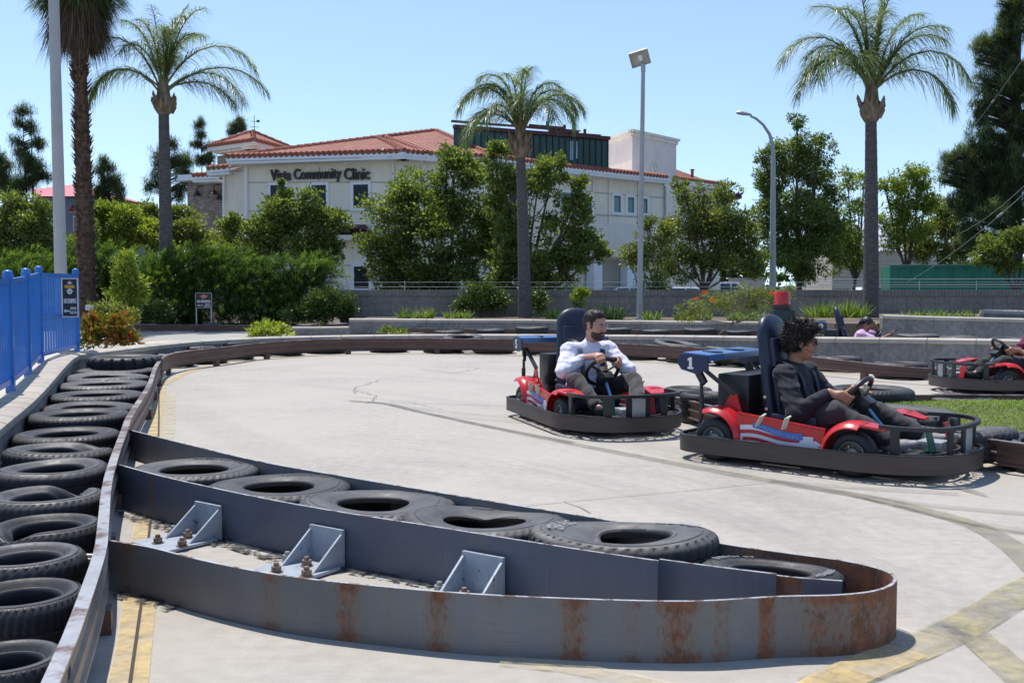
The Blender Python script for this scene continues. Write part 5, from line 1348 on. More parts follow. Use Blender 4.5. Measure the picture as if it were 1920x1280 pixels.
for s in (-1, 1):
    belt(K1, [(-.36, s * .10, .67), (-.27, s * .115, .672), (-.175, s * .105, .605), (-.13, s * .10, .49), (-.10, s * .08, .36)], 'strap')
    belt(K5, [(-.33, s * .10, .72), (-.17, s * .11, .715), (-.07, s * .105, .64), (-.035, s * .095, .50), (-.07, s * .075, .36)], 'grey_strap' if s < 0 else 'strap')
# ------------------------------------------------------------------ blue picket fence
fence = empty('picket_fence', (-4.8, 10.2, .3), label='bright blue metal picket fence with ball topped posts on the low wall', cat='fence')
TF = Matrix.Translation(-Vector(fence.location))
FP = [(-3.05, 4.4, .31, 1.27), (-3.38, 5.8, .31, 1.28), (-3.75, 7.3, .31, 1.29), (-4.21, 8.7, .3, 1.29), (-4.76, 10.2, .3, 1.33), (-5.45, 12.0, .3, 1.385), (-5.80, 13.85, .3, 1.385)]
def fence_span(a, b, sparse=False):
    ax_, ay, az, ah = a; bx, by, bz, bh = b; L = math.hypot(bx - ax_, by - ay); ang = math.atan2(by - ay, bx - ax_)
    mb = MB(); mb.T = TF
    for f0, w in ((.02, .055), (.93, .055)):
        mb = MB(); mb.T = TF
        za = az + .10 + (ah - az - .16) * (0 if f0 < .5 else 1); zb_ = bz + .10 + (bh - bz - .16) * (0 if f0 < .5 else 1)
        mb.bar((ax_, ay, za), (bx, by, zb_), .034, .045); mb.build('rail', M['fence'], fence)
    if sparse: mb = MB(); mb.T = TF; mb.bar((ax_, ay, (az + ah) / 2 - .02), (bx, by, (bz + bh) / 2 - .02), .03, .04); mb.build('rail', M['fence'], fence)
    n = int(L / (.125 if sparse else .085))
    for i in range(1, n):
        t = i / n; x, y = ax_ + (bx - ax_) * t, ay + (by - ay) * t; z0, z1 = az + (bz - az) * t + .10, ah + (bh - ah) * t - .06
        m2 = MB(); m2.T = TF; m2.box((x, y, (z0 + z1) / 2), (.022, .022, z1 - z0), rz=ang); m2.build('picket', M['fence'], fence)
for a, b in zip(FP, FP[1:]): fence_span(a, b, sparse=(b[1] > 13))
for x, y, z0, z1 in FP:
    mb = MB(); mb.T = TF; mb.box((x, y, (z0 + z1) / 2 - .01), (.07, .07, z1 - z0 - .02), rz=.3, bev=.004)
    po = mb.build('fence_post', M['fence'], fence)
    mb = MB(); mb.T = TF; mb.box((x, y, z1 - .012), (.085, .085, .02), rz=.3, bev=.004); mb.lathe([(.0005, .040), (.02, .038), (.035, .028), (.040, .014), (.036, 0), (.0005, 0)][::-1], 14, c=(x, y, z1)); mb.build('post_cap', M['fence'], po, auto=50)
# ------------------------------------------------------------------ warning boards
def board(name, pts, w, h, label, ang, lay, legs=None):
    """upright black board facing the camera; pts = centre"""
    root = empty(name, pts, ang, label, 'sign')
    mb = MB(); mb.box((0, 0, 0), (w, .012, h), bev=.003); mb.build('board', M['sign_black'], root)
    mb = MB(); e = .012
    for (c, d) in (((0, -.004, h / 2), (w + e, .016, e)), ((0, -.004, -h / 2), (w + e, .016, e)), ((-w / 2, -.0045, 0), (e, .015, h - e)), ((w / 2, -.0045, 0), (e, .015, h - e))): mb.box(c, d)
    mb.build('frame', M['sign_white'] if not legs else M['galv'], root)
    def txt(t, cx, cz, tw, th, m='sign_white', bold=.03, nm='lettering'):
        vs, fs = text_fit(t, tw, th, bold); mb = MB(); mb.add([(v.x + cx, -.0085, v.y + cz) for v in vs], fs); mb.build(nm, M[m], root)
    def shape(poly, m, y=-.0082, nm='emblem'):
        mb = MB(); mb.add([(x, y, z) for x, z in poly], [tuple(range(len(poly)))]); return mb.build(nm, M[m], root)
    lay(w, h, txt, shape)
    if legs:
        for x, zb in legs: mb = MB(); mb.box((x, .016, (h / 2 + zb) / 2), (.03, .02, h / 2 - zb)); mb.build('leg', M['galv'], root)
    return root
def circ(cx, cz, rx, rz, n=20, a0=0, a1=360): return [(cx + rx * math.cos(R(a0 + (a1 - a0) * i / n)), cz + rz * math.sin(R(a0 + (a1 - a0) * i / n))) for i in range(n + (a1 - a0 < 360))]
def layA(w, h, txt, shape):
    shape(circ(0, h * .36, w * .17, h * .085, 16, 0, 180), 'mauve'); shape(circ(0, h * .36, w * .10, h * .05, 16, 0, 180), 'sign_white', -.0088)
    shape([(-w * .34, h * .33), (w * .30, h * .33), (w * .33, h * .25), (-w * .31, h * .25)], 'gold', -.0090)
    shape(circ(0, h * .165, w * .17, h * .075, 22), 'sign_white', -.0088); shape(circ(0, h * .17, w * .10, h * .022, 16, 180, 360), 'sign_black', -.0094); shape([(-w*.26, h*.19), (w*.26, h*.19), (w*.26, h*.18), (-w*.26, h*.18)], 'sign_white', -.0091)
    txt('NO BUMPING', 0, -h * .085, w * .80, h * .13, bold=.05)
    shape([(-w * .42, -h * .35), (-w * .28, -h * .29), (-w * .28, -h * .33), (-w * .02, -h * .33), (-w * .02, -h * .37), (-w * .28, -h * .37), (-w * .28, -h * .41)], 'sign_white', nm='arrow')
    txt('DRIVING', w * .20, -h * .28, w * .38, h * .075, bold=.045); txt('DIRECTION', w * .21, -h * .39, w * .44, h * .075, bold=.045)
def layB(w, h, txt, shape):
    shape([(-w * .30, h * .30), (-w * .12, h * .34), (0, h * .43), (w * .12, h * .34), (w * .30, h * .30), (w * .12, h * .20), (-w * .12, h * .20)], 'orange'); shape(circ(0, h * .20, w * .15, h * .09, 14, 180, 360), 'mauve', -.0088); shape(circ(0, h * .36, w * .08, h * .05, 14), 'mauve', -.0090)
    shape([(w * .02, h * .31), (w * .28, h * .295), (w * .12, h * .24)], 'gold', -.0092)
    txt('NO BUMPING', 0, -h * .07, w * .84, h * .18, bold=.05)
    shape([(-w * .42, -h * .34), (-w * .30, -h * .28), (-w * .30, -h * .32), (-w * .02, -h * .32), (-w * .02, -h * .36), (-w * .30, -h * .36), (-w * .30, -h * .40)], 'sign_white', nm='arrow')
    txt('DRIVING', w * .25, -h * .27, w * .32, h * .09, bold=.045); txt('DIRECTION', w * .24, -h * .40, w * .42, h * .09, bold=.045)
p = atd(131.5, 558, 13.0); s = FPX / 13.0
board('warning_sign', p, 28 / s, 71 / s, 'tall black sign reading NO BUMPING with a left arrow, fixed to the blue fence', .12, layA)
mb = MB(); mb.T = Matrix.Translation(p); mb.bar((-.10, .02, .19), (-.10, .62, .19), .016); mb.bar((.07, .02, .19), (.02, .66, .19), .016); mb.bar((-.10, .02, -.19), (-.10, .62, -.19), .016)
sg = bpy.data.objects['warning_sign']; mb.T = Matrix(); br = mb.build('bracket', M['black'], sg)
p = atd(382, 563, 27.2); s = FPX / 27.2
board('warning_sign', p, 30 / s, 27.5 / s, 'small black sign on two thin legs reading NO BUMPING in front of dark shrubs', 0, layB, legs=[(-14.5 / s, -.68), (13.5 / s, -.58)])
root = empty('sign_box', atd(168, 577, 22), label='small grey box on a thin stake behind the red leaved bush', cat='marker')
mb = MB(); mb.box((0, 0, 0), (.17, .06, .10), bev=.008); mb.build('box', M['galv'], root); mb = MB(); mb.bar((0, .02, -.05), (0, .02, -.55), .02); mb.build('stake', M['galv'], root)
# ------------------------------------------------------------------ poles
p = atd(114, 510, 15.2)
root = empty('light_pole', (p.x, p.y, .2), label='thick plain grey pole rising behind the blue fence at the left', cat='pole')
top = atd(99, -60, 15.2)
mb = MB(); mb.tube([(0, 0, 0), (0, 0, 1.2), (top.x - p.x + .0, 0, top.z + .4)], [.088, .086, .068], 20); mb.build('pole', M['pole'], root, auto=50)
mb = MB(); mb.box((0, 0, .03), (.3, .3, .06), bev=.01); mb.build('base_plate', M['pole'], root)
b0 = atd(1199, 597, 27); t0 = atd(1206, 131, 27)
root = empty('floodlight_pole', (b0.x, 27, .33), label='slim grey pole with square floodlight behind the middle wall', cat='light pole')
mb = MB(); mb.tube([(0, 0, 0), (t0.x - b0.x, 0, t0.z - .33)], [.078, .050], 16); mb.build('pole', M['pole'], root, auto=50)
mb = MB(); mb.box((0, 0, .02), (.26, .26, .04)); mb.build('base_plate', M['pole'], root)
mb = MB(); mb.box((.05, -.04, 2.2), (.09, .02, 3.6)); 
hx, hz = t0.x - b0.x, t0.z - .33
Qh = Matrix.Translation((hx - .09, 0, hz + .29)) @ Matrix.Rotation(R(-14), 4, 'Z') @ Matrix.Rotation(R(-14), 4, 'Y') @ Matrix.Rotation(R(22), 4, 'X')
mb = MB(); mb.T = Qh; mb.box((0, .10, .0), (.46, .22, .36), bev=.02); mb.box((0, -.02, .18), (.50, .10, .02)); mb.box((0, -.02, -.18), (.50, .10, .02)); mb.box((-.24, -.02, 0), (.02, .098, .338)); mb.box((.24, -.02, 0), (.02, .098, .338))
hd = mb.build('lamp_housing', M['galv'], root)
M['lampglass'] = mat('lamp_glass', (.30, .29, .23), .12, coat=.5, var=.4, vs=6)
mb = MB(); mb.T = Qh; mb.box((0, -.022, 0), (.455, .012, .335)); mb.build('lens', M['lampglass'], hd)
mb = MB(); mb.T = Qh; mb.lathe([(.0005, .07), (.05, .06), (.065, 0), (.05, -.08), (.0005, -.09)][::-1], 12, c=(.02, -.035, .02)); mb.build('bulb', M['white'], hd)
mb = MB(); mb.tube([(hx, 0, hz - .05), (hx, 0, hz + .14)], .06, 12); mb.build('bracket', M['galv'], root)
b0 = atd(1449, 545, 46); 
root = empty('street_lamp', (b0.x, 46, -.3), label='tall grey street lamp with curved arm beyond the parking lot wall', cat='street lamp')
pts = [atd(x, y, 46) for x, y in [(1449, 545), (1449.5, 400), (1450, 300), (1449, 275), (1443, 252), (1431, 234), (1417, 222), (1407, 218)]]
pts = [Vector((b0.x, 46, -.3))] + pts[1:]
pts = [q - Vector((b0.x, 46, -.3)) for q in pts]
mb = MB(); mb.tube(pts, [.16, .12, .10, .085, .07, .06, .055, .05], 12); mb.build('pole', M['pole'], root, auto=60)
e = pts[-1]
mb = MB(); vs = []
for x, w_, zt_, zb in [(.05, .05, .04, -.04), (-.10, .10, .08, -.05), (-.35, .14, .12, -.06), (-.55, .12, .10, -.05), (-.62, .05, .06, -.02)]:
    for k_ in range(10): a = R(36 * k_); vs.append((e.x + x, e.y + w_ * math.cos(a), e.z + .06 - x * .12 + (zt_ if math.sin(a) > 0 else -zb) * math.sin(a)))
mb.add(vs, [(i * 10 + j, i * 10 + (j + 1) % 10, (i + 1) * 10 + (j + 1) % 10, (i + 1) * 10 + j) for i in range(4) for j in range(10)] + [tuple(range(10)), tuple(reversed(range(40, 50)))])
mb.build('lamp_head', M['galv'], root, auto=60)
# ------------------------------------------------------------------ red beacon on its cabinet
p = atd(1466, 600, 19.6)
root = empty('warning_beacon', (p.x, p.y, .0), label='red beacon lamp on a dark green box behind the navy driver', cat='beacon')
mb = MB(); zt_ = atd(1466, 581, 19.6).z
mb.box((0, 0, (zt_ - .2) / 2), (.40, .34, zt_ + .2), bev=.01); mb.box((.23, 0, zt_ - .28), (.05, .08, .3), bev=.01)
M['dkgreen'] = mat('dark_green_cabinet', (.022, .032, .030), .5, var=.2, vs=10); mb.build('cabinet', M['dkgreen'], root, auto=30)
mb = MB(); mb.lathe([(.0005, 0), (.165, 0), (.170, .02), (.165, .10), (.0005, .10)], 28, c=(0, 0, zt_)); mb.build('lamp_base', M['black'], root, auto=40)
M['beacon'] = mat('red_lens', (.62, .012, .008), .16, coat=.6); b_ = M['beacon'].node_tree.nodes['Principled BSDF']; b_.inputs['Transmission Weight'].default_value = .25
mb = MB(); prof = [(.0005, .332), (.085, .330), (.098, .315)]; 
mb.lathe([(.160, .10), (.164, .115), (.155, .120), (.132, .335), (.118, .350), (.0005, .353)], 36, c=(0, 0, zt_)); mb.build('red_lens', M['beacon'], root, auto=40)
mb = MB()
for k_ in range(18): a = R(20 * k_); mb.bar((.155 * math.cos(a), .155 * math.sin(a), zt_ + .12), (.132 * math.cos(a), .132 * math.sin(a), zt_ + .335), .005)
mb.build('lens_rib', M['beacon'], root)
# ------------------------------------------------------------------ vehicles in the parking lot
M['glass'] = mat('car_glass', (.03, .045, .055), .08, coat=.5)
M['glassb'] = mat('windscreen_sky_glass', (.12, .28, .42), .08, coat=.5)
def car(name, label, cat, px, Y, width_dir, body, prof, wins, L=4.6, Wd=1.8, rz=0, z=-.35, pillar=True):
    p = atd(px, 535, Y); root = empty(name, (p.x, Y, z), rz, label, cat, None)
    n = len(prof); mb = MB(); vs = []
    tuck = lambda zz: .0 if zz < .95 else (zz - .95) * .28
    for s in (-1, 1): vs += [(x, s * (Wd / 2 - tuck(zz)), zz) for x, zz in prof]
    fs = [tuple(range(n)), tuple(reversed(range(n, 2 * n)))] + [(i, n + i, n + (i + 1) % n, (i + 1) % n) for i in range(n)]
    mb.add(vs, fs); bo = mb.build('body', M[body], root)
    bv = bo.modifiers.new('b', 'BEVEL'); bv.width = .05; bv.segments = 3; bv.limit_method = 'ANGLE'; bv.angle_limit = R(25); bo.data.polygons.foreach_set('use_smooth', [True] * len(bo.data.polygons))
    for w in wins:
        for s in (-1, 1):
            y = lambda zz: s * (Wd / 2 - tuck(zz) + .006)
            mb = MB(); mb.add([(x, y(zz), zz) for x, zz in w], [tuple(range(len(w))) if s < 0 else tuple(reversed(range(len(w))))]); mb.build('window', M['glass'], root)
    for x in (-L * .31, L * .31):
        for s in (-1, 1):
            mb = MB(); Qm = Matrix.Translation((x, s * (Wd / 2 - .1), .33)) @ Matrix.Rotation(R(90), 4, 'X'); mb.lathe([(.0005, -.11), (.30, -.11), (.33, -.07), (.33, .07), (.30, .11), (.0005, .11)], 24, M=Qm)
            w_ = mb.build('wheel', M['rubber_kart'], root, auto=40); mb = MB(); mb.lathe([(.0005, s * -.115), (.2, s * -.115), (.2, s * -.10)], 18, M=Qm); mb.build('hubcap', M['grey_metal'], w_)
    return root
M['carw'] = mat('white_car_paint', (.72, .73, .74), .25, coat=.5); M['carr'] = mat('red_car_paint', (.45, .02, .03), .25, coat=.5); M['cars'] = mat('silver_blue_car_paint', (.36, .44, .52), .25, coat=.5); M['carb'] = mat('teal_car_paint', (.05, .30, .33), .3, coat=.4)
suv = [(-2.3, .35), (-2.32, .95), (-2.15, 1.05), (-2.0, 1.75), (-1.8, 1.84), (.25, 1.84), (.45, 1.78), (1.05, 1.12), (2.2, 1.0), (2.32, .8), (2.3, .35)]
sdn = [(-2.25, .3), (-2.28, .85), (-2.15, .98), (-1.75, 1.02), (-1.15, 1.40), (-.9, 1.46), (.25, 1.46), (.5, 1.40), (1.15, 1.0), (2.1, .86), (2.25, .65), (2.22, .3)]
sw = [[(-1.9, 1.15), (-1.82, 1.66), (-1.15, 1.70), (-1.15, 1.15)], [(-1.05, 1.15), (-1.05, 1.70), (-.25, 1.70), (-.25, 1.15)], [(-.15, 1.15), (-.15, 1.70), (.25, 1.70), (.75, 1.15)]]
dw = [[(-1.5, 1.03), (-1.05, 1.36), (-.45, 1.38), (-.45, 1.03)], [(-.35, 1.03), (-.35, 1.38), (.2, 1.38), (.9, 1.03)]]
def screen_(root, x0, z0, x1, z1, Wd=1.8):
    mb = MB(); mb.add([(x0 + .02, -Wd / 2 + .12, z0), (x0 + .02, Wd / 2 - .12, z0), (x1 + .02, Wd / 2 - .28, z1), (x1 + .02, -Wd / 2 + .28, z1)], [(0, 1, 2, 3)]); mb.build('windscreen', M['glassb'], root)
c_ = car('suv', 'white sport utility vehicle with roof above the wall between the red flowered shrub and lamp', 'car', 1374, 88, 1, 'carw', suv, sw, rz=R(-8)); screen_(c_, 1.03, 1.14, .50, 1.74)
c_ = car('sedan', 'white sedan partly hidden by the rightmost palm trunk', 'car', 1638, 78, 1, 'carw', sdn, dw, rz=R(10)); screen_(c_, 1.12, 1.02, .55, 1.38)
c_ = car('sedan', 'red car with boxy cab seen over the parking wall', 'car', 1534, 170, 1, 'carr', suv, sw, rz=R(185)); screen_(c_, 1.03, 1.14, .50, 1.74)
c_ = car('sedan', 'pale silver car behind the middle palm trunk', 'car', 998, 52, 1, 'cars', sdn, dw, rz=R(4)); screen_(c_, 1.12, 1.02, .55, 1.38)
c_ = car('sedan', 'white car with only its roof showing left of the floodlight pole', 'car', 1190, 62, 1, 'carw', sdn, dw, rz=R(0))
c_ = car('sedan', 'white car with only its roof showing right of the floodlight pole', 'car', 1268, 56, 1, 'carw', sdn, dw, rz=R(178))
c_ = car('sedan', 'teal car glimpsed through the trees right of the middle palm trunk', 'car', 1072, 60, 1, 'carb', sdn, dw, rz=R(90))
M['bluebin'] = mat('blue_plastic', (.03, .22, .55), .5)
p = atd(1294, 540, 60); mb = MB(); mb.prism([(-.55, -.4), (.55, -.4), (.6, .4), (-.6, .4)], 0, 1.25, M=Matrix.Translation((p.x, p.y, -.35))); mb.box((p.x, p.y, .96), (1.3, .95, .10), bev=.03)
tag(mb.build('recycling_bin', M['bluebin'], auto=30), 'bright blue bin behind the parking wall, left of the white sport utility vehicle', 'bin')
# ------------------------------------------------------------------ shipping container
a = atd(1669, 497, 46); b = atd(2080, 493, 44.5)
root = empty('shipping_container', (a.x, a.y, -.35), math.atan2(b.y - a.y, b.x - a.x), 'long green corrugated shipping container behind the wire fence at the right', 'container')
zt_ = a.z + .35; L = 12.0
def m_container():
    m, t, b = newmat('green_container_paint'); N = NT(t); tc = t.nodes.new('ShaderNodeTexCoord').outputs['Object']
    N.l(N.mix(N.rng(N.noise(N.scale(tc, 1, 1, .3), 2.2, 5), .35, .65), (.014, .15, .085), (.020, .20, .115)), b.inputs['Base Color']); b.inputs['Roughness'].default_value = .5
    return m
M['cont'] = m_container()
mb = MB(); n = 86
vs = []
for i in range(n + 1):
    x = .12 + (L - .24) * i / n; d = .045 if (i // 2) % 2 else 0
    vs += [(x, d, .12), (x, d, zt_ - .12)]
mb.add(vs, [(2 * i, 2 * i + 2, 2 * i + 3, 2 * i + 1) for i in range(n)]); mb.box((L / 2, 1.27, zt_ / 2), (L - .1, 2.4, zt_ - .12)); mb.build('corrugated_side', M['cont'], root)
mb = MB(); mb.box((L / 2, .03, zt_ - .06), (L, .10, .12)); mb.box((L / 2, .03, .06), (L, .10, .12)); mb.box((.06, .03, zt_ / 2), (.12, .11, zt_ - .25)); mb.build('frame', M['cont'], root)
M['worn_edge'] = mat('worn_pale_edge', (.42, .44, .40), .6, var=.4, vs=5); mb = MB(); mb.box((L / 2, .02, zt_ + .012), (L, .12, .02)); mb.build('top_rail', M['worn_edge'], root)
# ------------------------------------------------------------------ overhead wires
for (x0, y0, x1, y1, Y0, Y1, lb) in [(1990, 8, 1770, 300, 24, 60, 'thin overhead wire rising to the right edge, topmost of the three'), (1990, 283, 1795, 440, 26, 50, 'thin overhead wire in front of the pine, middle one of the three'), (1990, 300, 1700, 530, 27, 44, 'thin overhead wire in front of the pine, lowest of the three')]:
    a = atd(x0, y0, Y0); b = atd(x1, y1, Y1); pts = [a.lerp(b, i / 14) - Vector((0, 0, .25 * math.sin(math.pi * i / 14))) for i in range(15)]
    mb = MB(); mb.tube(pts, .008, 5); o = mb.build('overhead_wire', M['grey_metal']); tag(o, lb, 'wire')
    if y0 != 283: mb = MB(); q = pts[5] if y0 == 8 else pts[4]; d = (pts[6] - pts[5]).normalized(); mb.tube([q - d * .25, q + d * .25], .035, 8); mb.build('insulator', M['worn_edge'], o)
# ------------------------------------------------------------------ clinic
def m_stucco(name, col):
    m, t, b = newmat(name); N = NT(t); tc = t.nodes.new('ShaderNodeTexCoord').outputs['Object']
    f = N.math('MULTIPLY', N.rng(N.noise(tc, .5, 5, .6), .3, .7, .90, 1.08), N.rng(N.noise(N.scale(tc, 2.5, 2.5, .25), 2, 5, .6), .3, .7, .93, 1.05))
    c = N.n('ShaderNodeVectorMath', operation='SCALE'); c.inputs[0].default_value = col; N.l(f, c.inputs['Scale']); N.l(c.outputs[0], b.inputs['Base Color'])
    b.inputs['Roughness'].default_value = .85; N.bump(N.noise(tc, 60, 3), .3, .01, b); return m
M['stucco'] = m_stucco('cream_stucco', (.88, .79, .64)); M['stucco2'] = m_stucco('pale_stucco', (.80, .74, .66)); M['pinkst'] = m_stucco('pinkish_stucco', (.76, .66, .62)); M['trimw'] = mat('white_trim', (.82, .82, .82), .5, var=.06, vs=2)
def m_tile():
    m, t, b = newmat('clay_roof_tiles'); N = NT(t); uv = t.nodes.new('ShaderNodeTexCoord').outputs['UV']
    sx = N.n('ShaderNodeSeparateXYZ'); N.l(uv, sx.inputs[0]); u = N.math('MULTIPLY', sx.outputs[0], 1 / .30); v = N.math('MULTIPLY', sx.outputs[1], 1 / .42)
    barrel = N.math('ABSOLUTE', N.math('SINE', N.math('MULTIPLY', u, math.pi)))
    fv = N.math('FRACT', v); cell = N.n('ShaderNodeCombineXYZ'); N.l(N.math('FLOOR', u), cell.inputs[0]); N.l(N.math('FLOOR', v), cell.inputs[1])
    wn_ = N.n('ShaderNodeTexWhiteNoise', noise_dimensions='3D'); N.l(cell.outputs[0], wn_.inputs['Vector'])
    c = N.mix(wn_.outputs['Value'], (.25, .078, .048), (.37, .145, .095)); c = N.mix(N.rng(N.noise(uv, .6, 4), .35, .65, 0, .5), c, (.33, .13, .09))
    gap = N.math('MAXIMUM', N.rng(barrel, .0, .35, 1, 0), N.rng(fv, .0, .14, 1, 0)); c = N.mix(N.math('MULTIPLY', gap, .75), c, (.10, .035, .025))
    N.l(c, b.inputs['Base Color']); b.inputs['Roughness'].default_value = .8
    hgt = N.math('ADD', barrel, N.math('MULTIPLY', N.math('SUBTRACT', 1.0, fv), .6)); N.bump(hgt, 1.0, .12, b); return m
M['tile'] = m_tile(); M['tile_s'] = mat('clay_tile', (.30, .10, .065), .8, var=.25, vs=3)
def m_stone():
    m, t, b = newmat('ledge_stone'); N = NT(t); tc = t.nodes.new('ShaderNodeTexCoord').outputs['Object']
    sp = N.n('ShaderNodeSeparateXYZ'); N.l(tc, sp.inputs[0]); cb = N.n('ShaderNodeCombineXYZ'); N.l(N.math('ADD', sp.outputs[0], sp.outputs[1]), cb.inputs[0]); N.l(sp.outputs[2], cb.inputs[1])
    bt = N.n('ShaderNodeTexBrick'); N.l(cb.outputs[0], bt.inputs['Vector']); bt.inputs['Scale'].default_value = 1; bt.inputs['Brick Width'].default_value = .55; bt.inputs['Row Height'].default_value = .13; bt.inputs['Mortar Size'].default_value = .02; bt.offset = .37; bt.squash = .7; bt.squash_frequency = 3
    bt.inputs['Color1'].default_value = (.36, .27, .20, 1); bt.inputs['Color2'].default_value = (.22, .165, .14, 1); bt.inputs['Mortar'].default_value = (.09, .07, .06, 1)
    N.l(N.mix(N.rng(N.noise(tc, 3, 5), .35, .65, 0, .7), bt.outputs[0], (.42, .34, .27)), b.inputs['Base Color']); b.inputs['Roughness'].default_value = .85; N.bump(bt.outputs['Fac'], -.6, .03, b); return m
M['stone'] = m_stone(); M['wglass'] = mat('dark_window_glass', (.010, .016, .020), .25, spec=.25); M['tglass'] = mat('teal_window_glass', (.035, .13, .14), .1, coat=.5, var=.35, vs=.8); M['gscreen'] = mat('dark_teal_screen', (.010, .055, .050), .3, var=.35, vs=.7); M['maroon_b'] = mat('dark_red_beam', (.075, .012, .018), .5); M['sign_letter'] = mat('sign_letter_bronze', (.045, .035, .035), .5)
clinic = empty('clinic_building', (-4, 55, -.35), label='two storey cream clinic with red tile roofs, stone tower and rooftop glass screen', cat='building')
TC = Matrix.Translation(-Vector(clinic.location))
def wpt(P, Q, px, py, off=0):
    """point of the vertical plane P-Q seen at a photo pixel, moved off towards the camera"""
    d = ray(px, py); ux, uy = Q[0] - P[0], Q[1] - P[1]; n = Vector((uy, -ux, 0)).normalized()
    if n.y > 0: n = -n
    t = (n.x * P[0] + n.y * P[1]) / (n.x * d.x + n.y * d.y); return Vector((d.x * t, d.y * t, CAMZ + d.z * t)) + n * off
def xy(px, Y): p = atd(px, 535, Y); return (p.x, p.y)
A, B_, C_, D_, E_ = xy(459, 55.8), xy(757, 53.6), xy(905, 55.6), xy(1030, 59.6), xy(1249, 66.2)
ZT = 7.55
def cb(name, mats, parent=clinic, **k):
    return None
def wallprism(poly, z0, z1, m, name='wall', parent=clinic):
    mb = MB(); mb.T = TC; a = sum(poly[i][0] * poly[(i+1) % len(poly)][1] - poly[(i+1) % len(poly)][0] * poly[i][1] for i in range(len(poly)))
    mb.prism(poly if a > 0 else poly[::-1], z0, z1); return mb.build(name, m, parent)
wallprism([A, B_, C_, D_, E_, (13, 74), (-12, 74)], -.35, ZT, M['stucco'])
Z0 = xy(424, 57.2)
wallprism([Z0, xy(462, 57.0), (-12.5, 66), (-16, 66)], -.35, 7.35, M['stucco'])
wallprism([xy(354, 60.5), xy(424, 59.5), (-14.5, 70), (-19.5, 70)], -.35, 7.25, M['stone'], 'stone_wall')
mb = MB(); mb.T = TC; p = wpt(xy(354, 60.5), xy(424, 59.5), 354, 330); q = wpt(xy(354, 60.5), xy(424, 59.5), 400, 330); mb.bar((p.x - .3, p.y + .2, 7.35), (q.x - .3, q.y + .2, 7.35), 1.2, .34); mb.build('cornice', M['trimw'], clinic)
for px, py in ((374, 362), (405, 359), (417, 369)):
    p = wpt(xy(354, 60.5), xy(424, 59.5), px, py, .22); mb = MB(); mb.T = TC @ Matrix.Translation(p); mb.lathe([(.26, -.16), (.20, -.10), (.06, .12), (.0005, .14)], 12); mb.tube([(0, 0, .1), (.05, 0, .36), (.3, .1, .40), (.34, .2, .2)], .025, 6); mb.build('wall_lamp', M['black'], clinic)
# grooves and belt lines
def line(P, Q, x0, y0, x1, y1, m='joint_c', w=.05, off=.012, name='reveal'):
    a = wpt(P, Q, x0, y0, off); b = wpt(P, Q, x1, y1, off); mb = MB(); mb.T = TC; mb.bar(a, b, .02, w) if abs(x1 - x0) > 4 else mb.bar(a, b, w, .02); return mb.build(name, M[m], clinic)
M['reveal'] = mat('groove_shade_grey', (.42, .38, .32), .9)
for y0, y1 in ((342, 341.5), (396, 394), (440, 438), (497, 497)): line(A, B_, 466, y0, 756, y1, 'reveal')
for x in (599, 679): line(A, B_, x, 313, x, 342, 'reveal')
for x in (560, 640): line(A, B_, x, 396, x, 520, 'reveal')
for x0, y0, x1, y1 in ((1034, 361, 1246, 377), (1034, 404, 1246, 416)): line(D_, E_, x0, y0 - 6, x1, y1 - 6, 'reveal')
for x in (1110, 1140, 1195): line(D_, E_, x, 336, x, 470, 'reveal', .04)
# windows
def window(P, Q, x0, y0, x1, y1, glass='wglass', mull=0, label=None):
    a = wpt(P, Q, x0, y1, .0); b = wpt(P, Q, x1, y1, .0); zt = wpt(P, Q, x0, y0).z; zb = a.z; w = (b - a).xy.length; h = zt - zb
    ang = math.atan2(b.y - a.y, b.x - a.x); c = (a + b) / 2
    T = TC @ Matrix.Translation((c.x, c.y, (zt + zb) / 2)) @ Matrix.Rotation(ang, 4, 'Z'); e = .15
    mb = MB(); mb.T = T
    for cc, d in (((0, -.03, h / 2), (w + e, .10, e)), ((0, -.035, -h / 2), (w + e + .04, .13, e)), ((-w / 2, -.03, 0), (e, .10, h - e)), ((w / 2, -.03, 0), (e, .10, h - e))): mb.box(cc, d)
    for i in range(mull): mb.box((-w / 2 + w * (i + 1) / (mull + 1), -.03, 0), (e * .8, .09, h - e))
    f = mb.build('window', M['trimw'], clinic); mb = MB(); mb.T = T; mb.box((0, -.008, 0), (w - e * .9, .02, h - e * .9)); mb.build('pane', M[glass], f); 
    mb = MB(); mb.T = T; mb.box((0, -.022, h * .42 - e / 2), (w - e, .02, .05)); mb.box((-w / 2 + e * .72, -.0225, 0), (.05, .021, h - e * 1.3)); mb.box((w / 2 - e * .72, -.0225, 0), (.05, .021, h - e * 1.3)); mb.build('sash', M['black'], f)
for x0, y0, x1, y1 in ((506, 345, 538, 393), (583, 345, 615, 393), (661, 344, 694, 393), (662, 497, 695, 543), (583, 498, 615, 543)): window(A, B_, x0, y0, x1, y1)
window(D_, E_, 1050, 358, 1110, 401, 'tglass', 1); window(D_, E_, 1148, 364, 1164, 400, 'tglass'); window(D_, E_, 1174, 367, 1189, 401, 'tglass'); window(D_, E_, 1203, 370, 1214, 402, 'tglass')
window(B_, C_, 790, 352, 830, 398); window(C_, D_, 950, 356, 990, 400)
